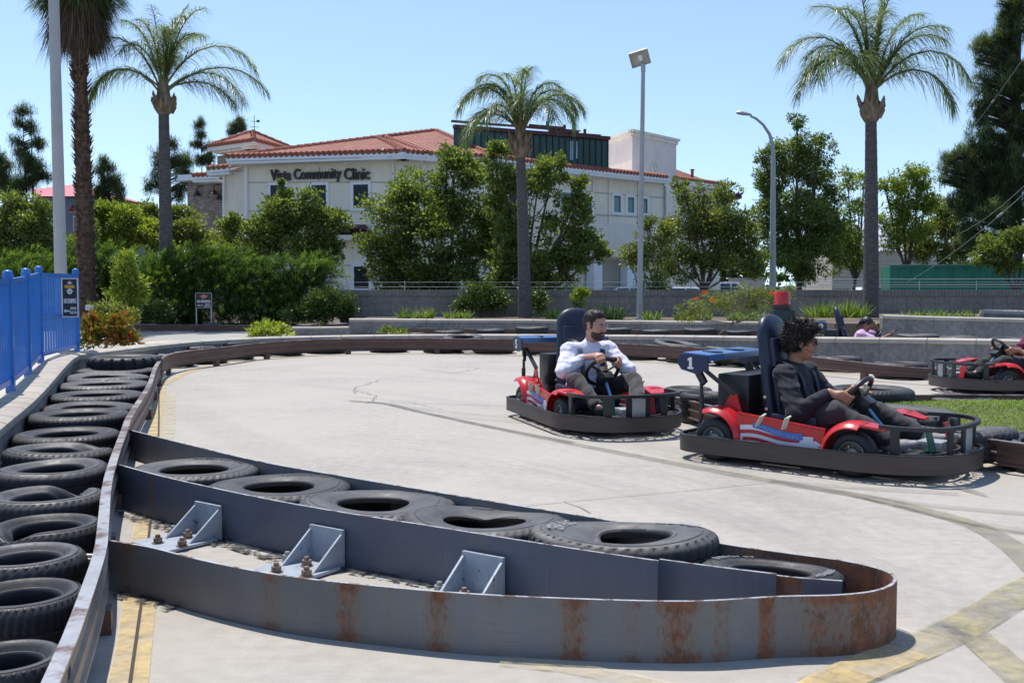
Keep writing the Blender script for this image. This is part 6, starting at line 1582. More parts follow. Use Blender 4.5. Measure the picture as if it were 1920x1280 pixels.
# portico of the right wing: white pillars in front of bays; the grey bay's colour holds the wall shade
for x0, x1 in ((1095, 1111), (1158, 1173), (1176, 1186)):
    a = wpt(D_, E_, x0, 560, .5); b = wpt(D_, E_, x1, 560, .5); mb = MB(); mb.T = TC; mb.bar((a.x, a.y, 2.2), (b.x, b.y, 2.2), .7, 4.4) if 0 else mb.box(((a.x + b.x) / 2, (a.y + b.y) / 2, 1.2), ((b - a).xy.length, .6, 3.1), rz=math.atan2(b.y - a.y, b.x - a.x)); mb.build('pillar', M['trimw'], clinic)
a = wpt(D_, E_, 1080, 467, .35); b = wpt(D_, E_, 1200, 467, .35); mb = MB(); mb.T = TC; mb.box(((a.x + b.x) / 2, (a.y + b.y) / 2, 3.9), ((b - a).xy.length + .6, .9, 2.0), rz=math.atan2(b.y - a.y, b.x - a.x)); mb.build('portico_beam', M['stucco2'], clinic)
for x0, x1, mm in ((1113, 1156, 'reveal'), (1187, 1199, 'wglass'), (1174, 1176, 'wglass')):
    a = wpt(D_, E_, x0, 560, .03); b = wpt(D_, E_, x1, 560, .03); mb = MB(); mb.T = TC; mb.box(((a.x + b.x) / 2, (a.y + b.y) / 2, 1.2), ((b - a).xy.length, .08, 3.1), rz=math.atan2(b.y - a.y, b.x - a.x)); mb.build('entrance_bay', M[mm], clinic)  # grey sheet is a flat stand-in for shaded wall between the pillars
# lower tiled canopy on the left wall
a = wpt(A, B_, 637, 437, .9); b = wpt(A, B_, 700, 437, .9); mb = MB(); mb.T = TC
ang = math.atan2(b.y - a.y, b.x - a.x); mb.box(((a.x + b.x) / 2, (a.y + b.y) / 2 + .4, a.z - .28), ((b - a).xy.length, 1.0, .26), rz=ang); mb.build('canopy_beam', M['stucco2'], clinic)
mb = MB(); mb.T = TC; mb.box(((a.x + b.x) / 2, (a.y + b.y) / 2 + .4, a.z + .02), ((b - a).xy.length + .3, 1.5, .22), M=Matrix.Rotation(ang, 4, 'Z') @ Matrix.Rotation(R(-18), 4, 'X') @ Matrix.Identity(4)); mb.build('canopy_roof', M['maroon_b'], clinic)
# roofs
def roof(name, pts, parent=clinic, m='tile', eave=(0, 1)):
    a, b = Vector(pts[eave[0]]), Vector(pts[eave[1]]); u = (b - a).normalized(); n = None
    for k in range(len(pts)):
        c = (Vector(pts[(k + 1) % len(pts)]) - Vector(pts[k])).cross(Vector(pts[(k + 2) % len(pts)]) - Vector(pts[k]))
        if c.length > .05: n = c.normalized(); break
    v = n.cross(u); v = -v if v.z < 0 else v
    uv = [[((Vector(p) - a).dot(u), (Vector(p) - a).dot(v)) for p in pts]]; idx = list(range(len(pts)))
    if n.z < 0: idx = idx[::-1]; uv = [uv[0][::-1]]
    mb = MB(); mb.T = TC; mb.add([Vector(p) for p in pts], [tuple(idx)], uv); return mb.build(name, M[m], parent)
def eave(a, b, parent=clinic, drop=.24, tiles=True):
    """gutter, soffit and the row of tile ends along an eave"""
    a, b = Vector(a), Vector(b); L = (b - a).length; d = (b - a).normalized(); n = Vector((d.y, -d.x, 0)).normalized(); n = -n if n.y > 0 else n
    mb = MB(); mb.T = TC; mb.bar(a - Vector((0, 0, .16)) - n * .02, b - Vector((0, 0, .16)) - n * .02, .16, .20); mb.bar(a - Vector((0, 0, .34)) - n * .42, b - Vector((0, 0, .34)) - n * .42, .84, .12); mb.build('gutter', M['trimw'], parent)
    mb = MB(); mb.T = TC
    for i in range(int(L / .30)):
        c = a + d * (.15 + .30 * i); mb.tube([c + n * .10 + Vector((0, 0, -.02)), c - n * .34 + Vector((0, 0, .12))], [.135, .11], 8)
    mb.build('eave_tiles', M['tile_s'], parent)
def ridge(a, b, parent=clinic):
    a, b = Vector(a), Vector(b); n = max(2, int((b - a).length / .45)); mb = MB(); mb.T = TC
    for i in range(n): p = a.lerp(b, i / n); q = a.lerp(b, (i + 1.1) / n); mb.tube([p, q], [.17, .13], 8)
    mb.build('ridge_tiles', M['tile_s'], parent)
def rz_(px, Y, z): p = atd(px, 535, Y); return Vector((p.x, Y, z))
EZ = 7.95
Ar, Br, Vr, Cr, Dr, Er = rz_(428, 55.0, EZ + .0), rz_(760, 52.7, EZ), rz_(803, 53.6, EZ), rz_(928, 54.9, EZ), rz_(1036, 58.6, EZ), rz_(1254, 65.4, EZ)
J = atd(708, 258, 60); R1 = atd(817, 245, 64); J2 = atd(724, 258, 60.3)
roof('roof', [Ar, Br, J]); roof('roof', [Br, Vr, J2, J]); roof('roof', [Vr, Cr, R1, J2]); roof('roof', [Cr, Dr, atd(985, 287, 60.6), atd(853, 257, 64.3), R1])
roof('roof', [Dr, Er, atd(1252, 336, 66), atd(1054, 300, 60.9), atd(985, 287, 60.6)])
roof('roof', [Ar, J, R1 + Vector((0, 3, 0)), Ar + Vector((0, 12, 0))], eave=(3, 0))
for a, b in ((Ar, Br), (Br, Vr), (Vr, Cr), (Cr, Dr), (Dr, Er)): eave(a, b)
for a, b in ((Ar, J), (J, R1), (Br, J), (Vr, J2), (Cr, R1)): ridge(a, b)
# stepped small roofs at the left
a, b = rz_(391, 56.9, 7.55), rz_(433, 56.6, 7.6); roof('roof', [a, b, b + Vector((.3, 3, .95)), a + Vector((2.2, 3, .95))]); eave(a, b)
a, b = rz_(364, 58.6, 7.35), rz_(412, 58.0, 7.35); roof('roof', [a, b, b + Vector((.6, 3.2, .8)), a + Vector((1.9, 3.2, .8))]); eave(a, b)
# downspouts
for px, top, bot, P, Q in ((421, 324, 420, Z0, xy(462, 57)), (464, 312, 420, A, B_), (1245, 352, 460, D_, E_), (1040, 330, 470, D_, E_), (738, 300, 420, A, B_)):
    a = wpt(P, Q, px, top, .10); b = wpt(P, Q, px, bot, .10); e = a + Vector((-.45, -.6, .45)); mb = MB(); mb.T = TC; mb.tube([e, a, b], .07, 6); mb.build('downspout', M['trimw'] if px != 1245 else M['galv'], clinic)
# stone tower with pyramid roof and weather vane
tw = [xy(411, 67), xy(474, 64.5), xy(530, 69), (-15.6, 72), (-19, 71)]
wallprism(tw[:4], 5, 9.45, M['stone'], 'tower_wall'); 
F1, F2, F3, AP = atd(388, 261, 66.5), atd(477, 262, 63.6), atd(566, 272, 69.5), atd(473, 247, 68.0)
zz = F2.z; F1.z = zz; F3.z = zz
roof('tower_roof', [F1, F2, AP]); roof('tower_roof', [F2, F3, AP])
for a, b in ((F1, F2), (F2, F3)):
    d = (b - a).normalized(); n = Vector((d.y, -d.x, 0)); n = -n if n.y > 0 else n
    mb = MB(); mb.T = TC; mb.bar(a - Vector((0, 0, .22)) - n * .1, b - Vector((0, 0, .20)) - n * .1, .2, .26); mb.bar(a.lerp(b, .07) - Vector((0, 0, .40)) - n * .7, a.lerp(b, .93) - Vector((0, 0, .40)) - n * .7, .9, .16); mb.build('tower_fascia', M['stucco2'], clinic)
    mb = MB(); mb.T = TC; L = (b - a).length
    for i in range(int(L / .3)): c = a + d * (.15 + .3 * i); mb.tube([c + n * .10, c - n * .3 + Vector((0, 0, .10))], [.13, .11], 8)
    mb.build('eave_tiles', M['tile_s'], clinic)
for a, b in ((F2, AP), (F1, AP), (F3, AP)): ridge(a, b)
v0 = AP + Vector((.14, 0, 0)); mb = MB(); mb.T = TC; mb.tube([v0, v0 + Vector((0, 0, 1.05))], .022, 6); mb.bar(v0 + Vector((-.28, 0, .30)), v0 + Vector((.28, 0, .30)), .03); mb.bar(v0 + Vector((-.25, 0, .66)), v0 + Vector((.28, 0, .66)), .03); mb.box(v0 + Vector((.25, 0, .67)), (.20, .03, .15)); mb.lathe([(.0005, .07), (.06, 0), (.0005, -.07)][::-1], 8, c=v0 + Vector((0, 0, .12))); mb.build('weather_vane', M['black'], clinic)
# rooftop glass screen with beams
G0, G1 = xy(851, 57.4), xy(1139, 62.0); gzb, gzt = 7.9, 9.75
mb = MB(); mb.T = TC; a = wpt(G0, G1, 851, 300); b = wpt(G0, G1, 1139, 300); ang = math.atan2(b.y - a.y, b.x - a.x); L = (b - a).xy.length
c = (a + b) / 2; T = TC @ Matrix.Translation((c.x, c.y, 0)) @ Matrix.Rotation(ang, 4, 'Z')
mb = MB(); mb.T = T; mb.box((0, 0, (gzb + gzt) / 2), (L, .06, gzt - gzb)); sc_ = mb.build('glass_screen', M['gscreen'], clinic)
mb = MB(); mb.T = T
for i in range(25): mb.box((-L / 2 + L * i / 24, -.06, (gzb + gzt) / 2), (.05, .06, gzt - gzb))
mb.build('mullion', M['black'], sc_); mb = MB(); mb.T = T; mb.box((0, -.1, gzt + .10), (L + .1, .30, .20)); mb.box((-L * .1, .3, gzt + .45), (L * .8, .16, .12)); mb.build('screen_beam', M['maroon_b'], sc_)
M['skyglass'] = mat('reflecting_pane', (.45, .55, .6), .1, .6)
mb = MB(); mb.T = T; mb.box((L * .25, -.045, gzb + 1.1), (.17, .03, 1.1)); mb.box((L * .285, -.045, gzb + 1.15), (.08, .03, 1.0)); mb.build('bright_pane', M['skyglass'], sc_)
for px, w_ in ((1020, 2.2), (1052, 1.9), (1090, 2.0)):
    q = wpt(G0, G1, px, 240, .2); mb = MB(); mb.T = TC; d = Vector((math.cos(ang), math.sin(ang), 0)); c0 = Vector((q.x, q.y, gzt + .42 - (px - 1020) * .004))
    mb.add([c0 - d * w_ / 2 + Vector((0, s, z)) for s in (-.08, .08) for z in (-.12, .12)] + [c0 + d * (w_ / 2 + (0 if z < 0 else .25)) + Vector((0, s, z)) for s in (-.08, .08) for z in (-.12, .12)], [(0, 1, 3, 2), (4, 6, 7, 5), (0, 2, 6, 4), (1, 5, 7, 3), (0, 4, 5, 1), (2, 3, 7, 6)])
    mb.box(c0 + Vector((0.1, 0, .22)), (.16, .16, .28)); mb.build('pergola_beam', M['maroon_b'], sc_)
# pink-cream tower block
T0, T1_ = xy(1184, 68.0), xy(1266, 72.4); TL = xy(1112, 74.5)
ztop = wpt(T0, T1_, 1184, 247).z
wallprism([T0, T1_, (T1_[0] - 2.6, T1_[1] + 4), TL], 6.5, ztop, M['pinkst'], 'tower_block')
for (a, b) in ((T0, T1_), (T0, TL)):
    mb = MB(); mb.T = TC; d = Vector((b[0] - a[0], b[1] - a[1], 0)).normalized(); mb.bar(Vector((*a, ztop + .06)) - d * .18, Vector((*b, ztop + .06)) + d * .18, .42, .16); mb.bar(Vector((*a, ztop - .14)) - d * .07, Vector((*b, ztop - .14)) + d * .07, .2, .22); mb.build('cornice', M['stucco2'], clinic)
q = wpt(T0, T1_, 1226, 313, .04); ang = math.atan2(T1_[1] - T0[1], T1_[0] - T0[0]); mb = MB(); mb.T = TC @ Matrix.Translation(q) @ Matrix.Rotation(ang, 4, 'Z') @ Matrix.Rotation(R(90), 4, 'X')
mb.tube([(.34 * math.cos(R(a)), .40 * math.sin(R(a)), 0) for a in range(0, 360, 15)], .045, 6, closed=True); mb.tube([(.12 * math.cos(R(a)), .2 * math.sin(R(a)), 0) for a in range(-80, 200, 20)], .05, 6); mb.build('emblem', M['stucco2'], clinic)
wallprism([T1_, xy(1349, 77.5), (xy(1349, 77.5)[0] - 3, 86), (6, 84)], -.35, 8.2, M['stucco'])
wallprism([xy(1247, 72), xy(1268, 72.3), (xy(1268, 72.3)[0], 80), (6, 80)], -.35, 8.0, M['stucco'])
a, b = rz_(1262, 72.0, 8.6), rz_(1362, 77.0, 8.6); roof('roof', [a, b, b + Vector((-1.4, 3, .75)), a + Vector((0.3, 3, 1.0))]); eave(a, b)
q = atd(1298, 326, 76); mb = MB(); mb.T = TC; mb.tube([(q.x, q.y, q.z - .35), (q.x, q.y, q.z + .25)], .11, 10); mb.tube([(q.x, q.y, q.z + .25), (q.x, q.y, q.z + .33)], .16, 10); mb.build('vent_pipe', M['tile_s'], clinic)
mb = MB(); mb.T = TC; q = atd(1368, 370, 77); mb.box((q.x, q.y, q.z), (1.5, 1.4, .28)); 
for i in range(5): mb.box((q.x - .5 + i * .3, q.y - .5, q.z + .2), (.1, 1.4, .12))
mb.build('pergola_beam', M['maroon_b'], clinic)
mb = MB(); mb.T = TC; q = atd(1356, 395, 77); mb.box((q.x, q.y, q.z), (1.0, .3, 1.5)); mb.build('stair_glass', M['tglass'], clinic)
# letters of the clinic sign
ang = math.atan2(B_[1] - A[1], B_[0] - A[0])
for t_, x0, x1, y0, y1 in (('Vista', 509, 547, 318.5, 339.5), ('Community', 553, 641.5, 317, 343.5), ('Clinic', 647, 694.5, 316, 338)):
    a = wpt(A, B_, x0, y1, .10); b = wpt(A, B_, x1, y1, .10); h = wpt(A, B_, x0, y0, .1).z - a.z
    vs, fs = text_fit(t_, (b - a).xy.length, h, .014, .12); T = TC @ Matrix.Translation(((a.x + b.x) / 2, (a.y + b.y) / 2, a.z + h / 2)) @ Matrix.Rotation(ang, 4, 'Z') @ Matrix.Rotation(R(90), 4, 'X')
    mb = MB(); mb.T = T; mb.add([Vector((v.x, v.y, v.z * .6)) for v in vs], fs); mb.build('sign_lettering', M['sign_letter'], clinic)
# ------------------------------------------------------------------ other buildings
M['redroof'] = mat('red_metal_roof', (.50, .10, .12), .5, var=.1, vs=1); M['greywall'] = mat('blue_grey_wall', (.20, .215, .26), .8, var=.1, vs=.5); M['awn'] = mat('dark_red_awning', (.20, .012, .02), .7); M['beigew'] = m_stucco('beige_wall', (.50, .45, .36)); M['lilac'] = mat('pale_lilac_roof', (.50, .50, .60), .5)
Y = 72; p0 = atd(60, 535, Y); p1 = atd(200, 535, Y); s = FPX / Y
root = empty('red_roof_building', ((p0.x + p1.x) / 2, Y, -.35), label='blue grey building with bright red roof behind the leftmost palms', cat='building'); cx = root.location.x; T = Matrix.Translation((-cx, -Y, .35))
mb = MB(); mb.T = T; zt_ = atd(130, 370, Y).z; mb.box((cx, Y + 4, zt_ / 2), (p1.x - p0.x, 8, zt_)); mb.build('wall', M['greywall'], root)
ap = atd(145, 345, Y + 4); l, r_ = atd(62, 368, Y - .4), atd(205, 368, Y - .4); mb = MB(); mb.T = T; mb.add([l, r_, ap, ap + Vector((-3.4, 0, -.4)), (l.x, Y + 9, l.z), (r_.x, Y + 9, r_.z)], [(0, 1, 2, 3), (1, 5, 2), (0, 3, 4), (3, 2, 5, 4)]); mb.build('roof', M['redroof'], root)
for px, py, w in ((84, 404, 26), (142, 393, 22), (180, 393, 18)):
    q = atd(px, py, Y - .5); mb = MB(); mb.T = T; mb.add([q + Vector((-w / s / 2, .45, .35)), q + Vector((w / s / 2, .45, .35)), q + Vector((w / s / 2, -.3, -.2)), q + Vector((-w / s / 2, -.3, -.2))], [(3, 2, 1, 0)]); mb.build('awning', M['redroof'] if px < 100 else M['awn'], root)
    mb = MB(); mb.T = T; mb.box((q.x, Y - .05, q.z - 1.2), (w / s * .9, .12, 1.6)); f = mb.build('window', M['trimw'], root); mb = MB(); mb.T = T; mb.box((q.x, Y - .12, q.z - 1.2), (w / s * .75, .06, 1.4)); mb.build('pane', M['tglass'], f)
Y = 84; p0 = atd(1560, 535, Y); p1 = atd(1760, 535, Y)
root = empty('warehouse', ((p0.x + p1.x) / 2, Y, -.35), label='low beige building with pale roof behind the right palm trunk', cat='building'); cx = root.location.x; T = Matrix.Translation((-cx, -Y, .35))
mb = MB(); mb.T = T; zt_ = atd(1640, 470, Y).z; mb.box((cx, Y + 5, zt_ / 2 - .2), (p1.x - p0.x, 10, zt_ + .3)); mb.build('wall', M['beigew'], root)
l, r_ = atd(1640, 488, Y - .5), atd(1700, 488, Y - .5); mb = MB(); mb.T = T; mb.add([(l.x, Y - .5, zt_), (r_.x, Y - .5, zt_), (r_.x, Y + 6, zt_ + 2.4), (l.x, Y + 6, zt_ + 2.4), (l.x, Y + 6, zt_ - .1), (r_.x, Y + 6, zt_ - .1)], [(0, 1, 2, 3), (1, 5, 2), (0, 3, 4)]); mb.build('roof', M['lilac'], root)
mb = MB(); mb.T = T
for i in range(10): mb.box((cx, Y - .02, .3 + i * .32), (p1.x - p0.x - .2, .06, .02))
mb.build('siding', M['reveal'], root)
Y = 104; q = atd(1400, 520, Y); mb = MB(); mb.box((q.x, Y, .75), (3.6, .3, 2.2)); mb.box((q.x, Y, 1.9), (3.8, .4, .08)); tag(mb.build('enclosure_wall', M['beigew']), 'small beige enclosure wall behind the white sport utility vehicle', 'wall')
# ------------------------------------------------------------------ vegetation
RS = np.random.RandomState(11)
def m_leaf(name, dark, mid, light, rough=.42, trans=.32, spec=.5):
    m, t, b = newmat(name); N = NT(t); a = t.nodes.new('ShaderNodeAttribute'); a.attribute_name = 'tint'
    r = N.n('ShaderNodeValToRGB'); e = r.color_ramp.elements; e[0].color = (*dark, 1); e[1].color = (*light, 1); e[1].position = 1; x = e.new(.5); x.color = (*mid, 1)
    N.l(a.outputs['Fac'], r.inputs[0]); N.l(r.outputs[0], b.inputs['Base Color']); b.inputs['Roughness'].default_value = rough; b.inputs['Specular IOR Level'].default_value = spec
    tr = N.n('ShaderNodeBsdfTranslucent'); N.l(N.mix(1.0, r.outputs[0], (1.25, 1.35, .55), 'MULTIPLY'), tr.inputs[0]); mx = N.n('ShaderNodeMixShader'); mx.inputs[0].default_value = trans
    N.l(b.outputs[0], mx.inputs[1]); N.l(tr.outputs[0], mx.inputs[2]); N.l(mx.outputs[0], t.nodes['Material Output'].inputs[0]); return m
M['lf_tree'] = m_leaf('leaf_bright_green', (.070, .095, .024), (.160, .205, .052), (.36, .41, .14), .36, .5)
M['lf_dark'] = m_leaf('leaf_deep_green', (.034, .062, .014), (.075, .12, .026), (.18, .24, .06), .38)
M['lf_yel'] = m_leaf('leaf_yellow_green', (.11, .15, .022), (.24, .30, .045), (.46, .50, .11), .5, .48)
M['lf_olive'] = m_leaf('leaf_olive', (.080, .100, .026), (.175, .205, .055), (.37, .39, .13), .40, .48)
M['lf_jun'] = m_leaf('juniper_spray', (.028, .055, .012), (.065, .125, .024), (.19, .28, .06), .6, .38)
M['lf_palm'] = m_leaf('palm_leaflet', (.07, .105, .035), (.15, .20, .075), (.36, .42, .20), .36, .45)
M['lf_pine'] = m_leaf('pine_needle', (.040, .062, .024), (.095, .130, .050), (.22, .26, .12), .55, .4)
M['lf_grass'] = m_leaf('grass_blade', (.07, .13, .012), (.15, .25, .028), (.38, .42, .10), .55, .4)
M['lf_strap'] = m_leaf('strap_leaf', (.06, .11, .015), (.15, .23, .035), (.40, .44, .12), .5, .35)
M['lf_red'] = m_leaf('leaf_red_and_green', (.05, .13, .02), (.17, .20, .03), (.50, .12, .035), .4, .3)
M['lf_dead'] = m_leaf('dead_palm_skirt', (.055, .036, .020), (.11, .075, .042), (.20, .15, .09), .8, .1)
M['flower'] = m_leaf('orange_red_petal', (.55, .04, .01), (.75, .08, .02), (.85, .2, .04), .5, .3)
def m_bark(name, c1, c2, sc_=(6, 6, 22)):
    m, t, b = newmat(name); N = NT(t); tc = t.nodes.new('ShaderNodeTexCoord').outputs['Object']
    N.l(N.mix(N.rng(N.noise(N.scale(tc, *sc_), 1.2, 6, .65), .35, .65), c1, c2), b.inputs['Base Color']); b.inputs['Roughness'].default_value = .9; N.bump(N.noise(N.scale(tc, *sc_), 1.5, 5, .7), .7, .02, b); return m
M['bark'] = m_bark('brown_bark', (.06, .045, .035), (.14, .11, .085), (9, 9, 3)); M['bark_dark'] = m_bark('dark_pine_bark', (.018, .014, .011), (.045, .036, .028), (9, 9, 3)); M['bark_pale'] = m_bark('pale_bark', (.13, .11, .09), (.26, .22, .18), (9, 9, 3)); M['bark_palm'] = m_bark('grey_ringed_palm_bark', (.060, .052, .052), (.135, .118, .112)); M['boot'] = m_bark('palm_boot_fibre', (.09, .055, .035), (.30, .23, .16), (5, 5, 1.5)); M['bark_fan'] = m_bark('fan_palm_bark', (.055, .030, .020), (.16, .10, .07), (4, 4, 8))
def unit(v): return v / np.maximum(np.linalg.norm(v, axis=1), 1e-9)[:, None]
def leafmesh(name, P, D, L, W, mat_, parent, tint, fold=.25, droop=0.0):
    """broad leaves: a folded four-vertex blade with the fold along D"""
    n = len(P); D = unit(D); U = unit(np.cross(D, RS.normal(size=(n, 3)))); Nn = np.cross(D, U); L = L[:, None]; W = W[:, None]
    V = np.stack([P, P + D * L * .45 + U * W * .5 + Nn * W * fold, P + D * L + Nn * L * -droop, P + D * L * .45 - U * W * .5 + Nn * W * fold], 1).reshape(-1, 3)
    F = 4 * np.arange(n)[:, None] + np.array([0, 1, 2, 3]); return mesh_np(name, V, F, M[mat_], {'tint': ('FACE', np.clip(tint, 0, 1))}, parent)
def blades(name, P, D, L, W, droop, mat_, parent, tint, segs=3, side=None):
    n = len(P); D = unit(D); S = unit(np.cross(D, np.array([[0, 0, 1.]]) + RS.normal(size=(n, 3)) * .15)) if side is None else unit(side); V = []
    for k in range(segs + 1):
        t = k / segs; c = P + D * (L * t)[:, None]; c[:, 2] -= droop * L * t ** 2.0; w = (W * (1 - t ** 1.6) * .5 + .0006)[:, None] * (0.75 if k == 0 else 1); V += [c - S * w, c + S * w]
    V = np.stack(V, 1).reshape(-1, 3); m_ = 2 * (segs + 1)
    F = np.concatenate([m_ * np.arange(n)[:, None] + np.array([2 * k, 2 * k + 1, 2 * k + 3, 2 * k + 2]) for k in range(segs)])
    return mesh_np(name, V, F, M[mat_], {'tint': ('FACE', np.clip(np.tile(tint, segs), 0, 1))}, parent)
def blob(px, py, rx, ry, Y, dep=.8):
    c = atd(px, py, Y); s = FPX / Y; return (c, (rx / s, rx / s * dep, ry / s))
def lobes(blobs, k=7, f=.42):
    out = []
    for c, r in blobs:
        out.append((c, (r[0] * .62, r[1] * .62, r[2] * .62)))
        for i in range(k):
            d = RS.normal(size=3); d /= np.linalg.norm(d); q = RS.uniform(.45, 1.0); s = f * RS.uniform(.55, 1.15)
            out.append((Vector((c[0] + d[0] * r[0] * q, c[1] + d[1] * r[1] * q, c[2] + d[2] * r[2] * q)), (r[0] * s, r[1] * s, r[2] * s * .9)))
    return out
def cloud(blobs, n, clump=.28, perclump=34, shell=.55):
    blobs = lobes(blobs)
    vol = np.array([b[1][0] * b[1][2] for b in blobs]); cnt = np.maximum(1, (n / perclump * vol / vol.sum()).astype(int)); P = []; O = []; Tn = []
    for (c, r), k in zip(blobs, cnt):
        d = unit(RS.normal(size=(k, 3))); rad = (shell + (1.04 - shell) * RS.rand(k) ** .7)[:, None]; cc = d * rad * np.array(r) * (1 + RS.normal(size=(k, 1)) * .06); sg = clump * min(r[0], r[2]) ** .5 * RS.uniform(.5, 1.2, k)
        q = RS.normal(size=(k, perclump, 3)) * sg[:, None, None] * np.array([1, 1, .75]); p = cc[:, None, :] + q; P.append((p + np.array(c)).reshape(-1, 3)); O.append((d[:, None, :] * .6 + unit(q.reshape(-1, 3)).reshape(q.shape) * .8).reshape(-1, 3)); Tn.append(np.repeat(RS.rand(k), perclump))
    return np.concatenate(P), np.concatenate(O), np.concatenate(Tn)
def tree(name, label, cat, bx, Y, blobs, n, leaf=(.10, .06), mat_='lf_tree', bark='bark', tr=.12, group=None, base_z=-.35, clump=.28, limbs=True, tip=.15, shell=.5, upd=.35, per=34, floor=None, fol='crown'):
    b0 = atd(bx, 535, Y); root = empty(name, (b0.x, Y, base_z), 0, label, cat, group); off = np.array([b0.x, Y, base_z])
    B = [blob(*q, Y + (0 if len(q) < 5 else q[4])) if len(q) == 4 else blob(q[0], q[1], q[2], q[3], Y + q[4]) for q in blobs]
    if n > 2500: n = int(n * 1.9); leaf = (leaf[0] * .72, leaf[1] * .72)
    P, O, Tn = cloud(B, n, clump, per, shell); k = len(P); P = P - off
    D = O + RS.normal(size=(k, 3)) * .6 + np.array([0, 0, upd]); L = leaf[0] * RS.uniform(.6, 1.25, k); W = leaf[1] * RS.uniform(.7, 1.2, k)
    keep = P[:, 2] > (floor if floor is not None else .05)
    tint = .5 * Tn + .5 * RS.rand(k) - .05; tint += (RS.rand(k) < tip) * .35
    leafmesh(fol, P[keep], D[keep], L[keep], W[keep], mat_, root, tint[keep], droop=.1)
    if limbs:
        mb = MB(); rr = random.Random(int(abs(bx))); cs = [Vector(c) - Vector(off) for c, r in B]; top = max(cs, key=lambda v: v.z); f = min(c.z for c in cs) * .55
        fork = Vector((top.x * .2, 0, max(.4, f)))
        mb.tube([(0, 0, 0), (rr.uniform(-.05, .05), 0, fork.z * .5), fork], [tr, tr * .8, tr * .7], 9)
        for (c, r), cv in zip(B, cs):
            m1 = fork.lerp(cv, .5) + Vector((rr.uniform(-.2, .2), rr.uniform(-.2, .2), -.1)); mb.tube([fork, m1, cv, cv + Vector((rr.uniform(-.3, .3), 0, r[2] * .6))], [tr * .5, tr * .36, tr * .2, tr * .05], 6)
            for q in range(5):
                e = cv + Vector((rr.uniform(-1, 1) * r[0] * .85, rr.uniform(-1, 1) * r[1] * .8, rr.uniform(-.5, 1) * r[2] * .8)); mb.tube([m1.lerp(cv, rr.uniform(.2, .9)), m1.lerp(e, .6) + Vector((0, 0, .05)), e], [tr * .16, tr * .1, tr * .03], 5)
        mb.build('trunk', M[bark], root)
    return root
# --- broadleaf trees in front of the clinic
tree('leafy_tree', 'dense green tree left of the middle palm, largest in front of the clinic', 'tree', 830, 42, [(800, 400, 90, 75), (740, 430, 60, 60), (850, 330, 60, 50), (880, 410, 60, 80), (780, 500, 85, 55), (720, 500, 40, 40), (860, 500, 60, 50), (840, 300, 30, 25), (700, 460, 28, 22), (760, 360, 30, 26), (750, 530, 50, 22), (830, 535, 50, 24), (890, 470, 40, 40)], 19000, (.20, .14), clump=.22, tr=.16)
tree('leafy_tree', 'tall green tree rising behind and right of the middle palm trunk', 'tree', 1000, 40, [(940, 330, 34, 60), (925, 290, 20, 30), (1010, 340, 55, 40), (960, 420, 50, 60), (1040, 310, 34, 24), (1050, 440, 60, 50), (1080, 390, 40, 30), (1100, 450, 40, 34), (1130, 470, 18, 26), (1000, 500, 60, 50), (940, 510, 40, 50), (1070, 500, 40, 26), (1085, 345, 16, 26), (930, 540, 40, 26), (1030, 530, 50, 24), (960, 470, 40, 40)], 16500, (.19, .13), clump=.20, tr=.13)
tree('leafy_tree', 'round green tree below the clinic lettering, left of the tallest bushes', 'tree', 560, 40, [(545, 400, 50, 45), (600, 420, 40, 40), (500, 430, 45, 45), (480, 470, 60, 40), (570, 470, 60, 40), (534, 366, 16, 18), (620, 450, 22, 34), (440, 420, 28, 26), (600, 500, 30, 22), (527, 342, 3, 5)], 15000, (.17, .115), clump=.22, tr=.11)
tree('leafy_shrub', 'low leafy shrub against the parking wall under the leafy trees', 'shrub', 900, 28.4, [(900, 560, 34, 30), (870, 575, 30, 20), (930, 560, 30, 30), (1010, 560, 24, 26)], 4200, (.10, .065), mat_='lf_dark', base_z=.33, tr=.03, clump=.2, floor=.0)
tree('young_tree', 'sparse young tree just right of the floodlight pole', 'tree', 1240, 29.6, [(1235, 470, 30, 30), (1250, 430, 22, 26), (1235, 540, 28, 40), (1205, 470, 24, 30), (1240, 580, 20, 16), (1215, 420, 14, 22), (1180, 480, 20, 30)], 4200, (.13, .06), tr=.045, base_z=.33, clump=.24, mat_='lf_olive', floor=.02)
tree('leafy_tree', 'wide olive green tree in front of the right wing of the clinic', 'tree', 1330, 44, [(1290, 430, 50, 40), (1350, 410, 50, 45), (1300, 380, 34, 28), (1390, 440, 40, 45), (1340, 480, 70, 40), (1270, 500, 40, 30), (1400, 490, 34, 34), (1280, 350, 16, 20), (1360, 365, 30, 22)], 12500, (.19, .10), mat_='lf_olive', clump=.24, tr=.12)
tree('tall_tree', 'tall upright green tree beside the street lamp', 'tree', 1500, 52, [(1490, 300, 55, 45), (1530, 320, 45, 50), (1450, 330, 34, 55), (1500, 400, 80, 60), (1490, 470, 80, 50), (1550, 440, 40, 60), (1495, 232, 13, 20), (1540, 258, 12, 22), (1430, 290, 14, 26), (1450, 440, 44, 60), (1560, 370, 20, 40)], 22000, (.24, .10), mat_='lf_tree', clump=.22, tr=.2, upd=-.3)
tree('sparse_tree', 'sparse yellowish tree left of the right palm trunk', 'tree', 1600, 60, [(1590, 345, 24, 22), (1610, 395, 24, 30), (1590, 440, 34, 40), (1620, 340, 16, 20), (1570, 470, 24, 44), (1610, 480, 26, 30)], 4200, (.26, .11), mat_='lf_yel', clump=.3, tr=.14, upd=-.4)
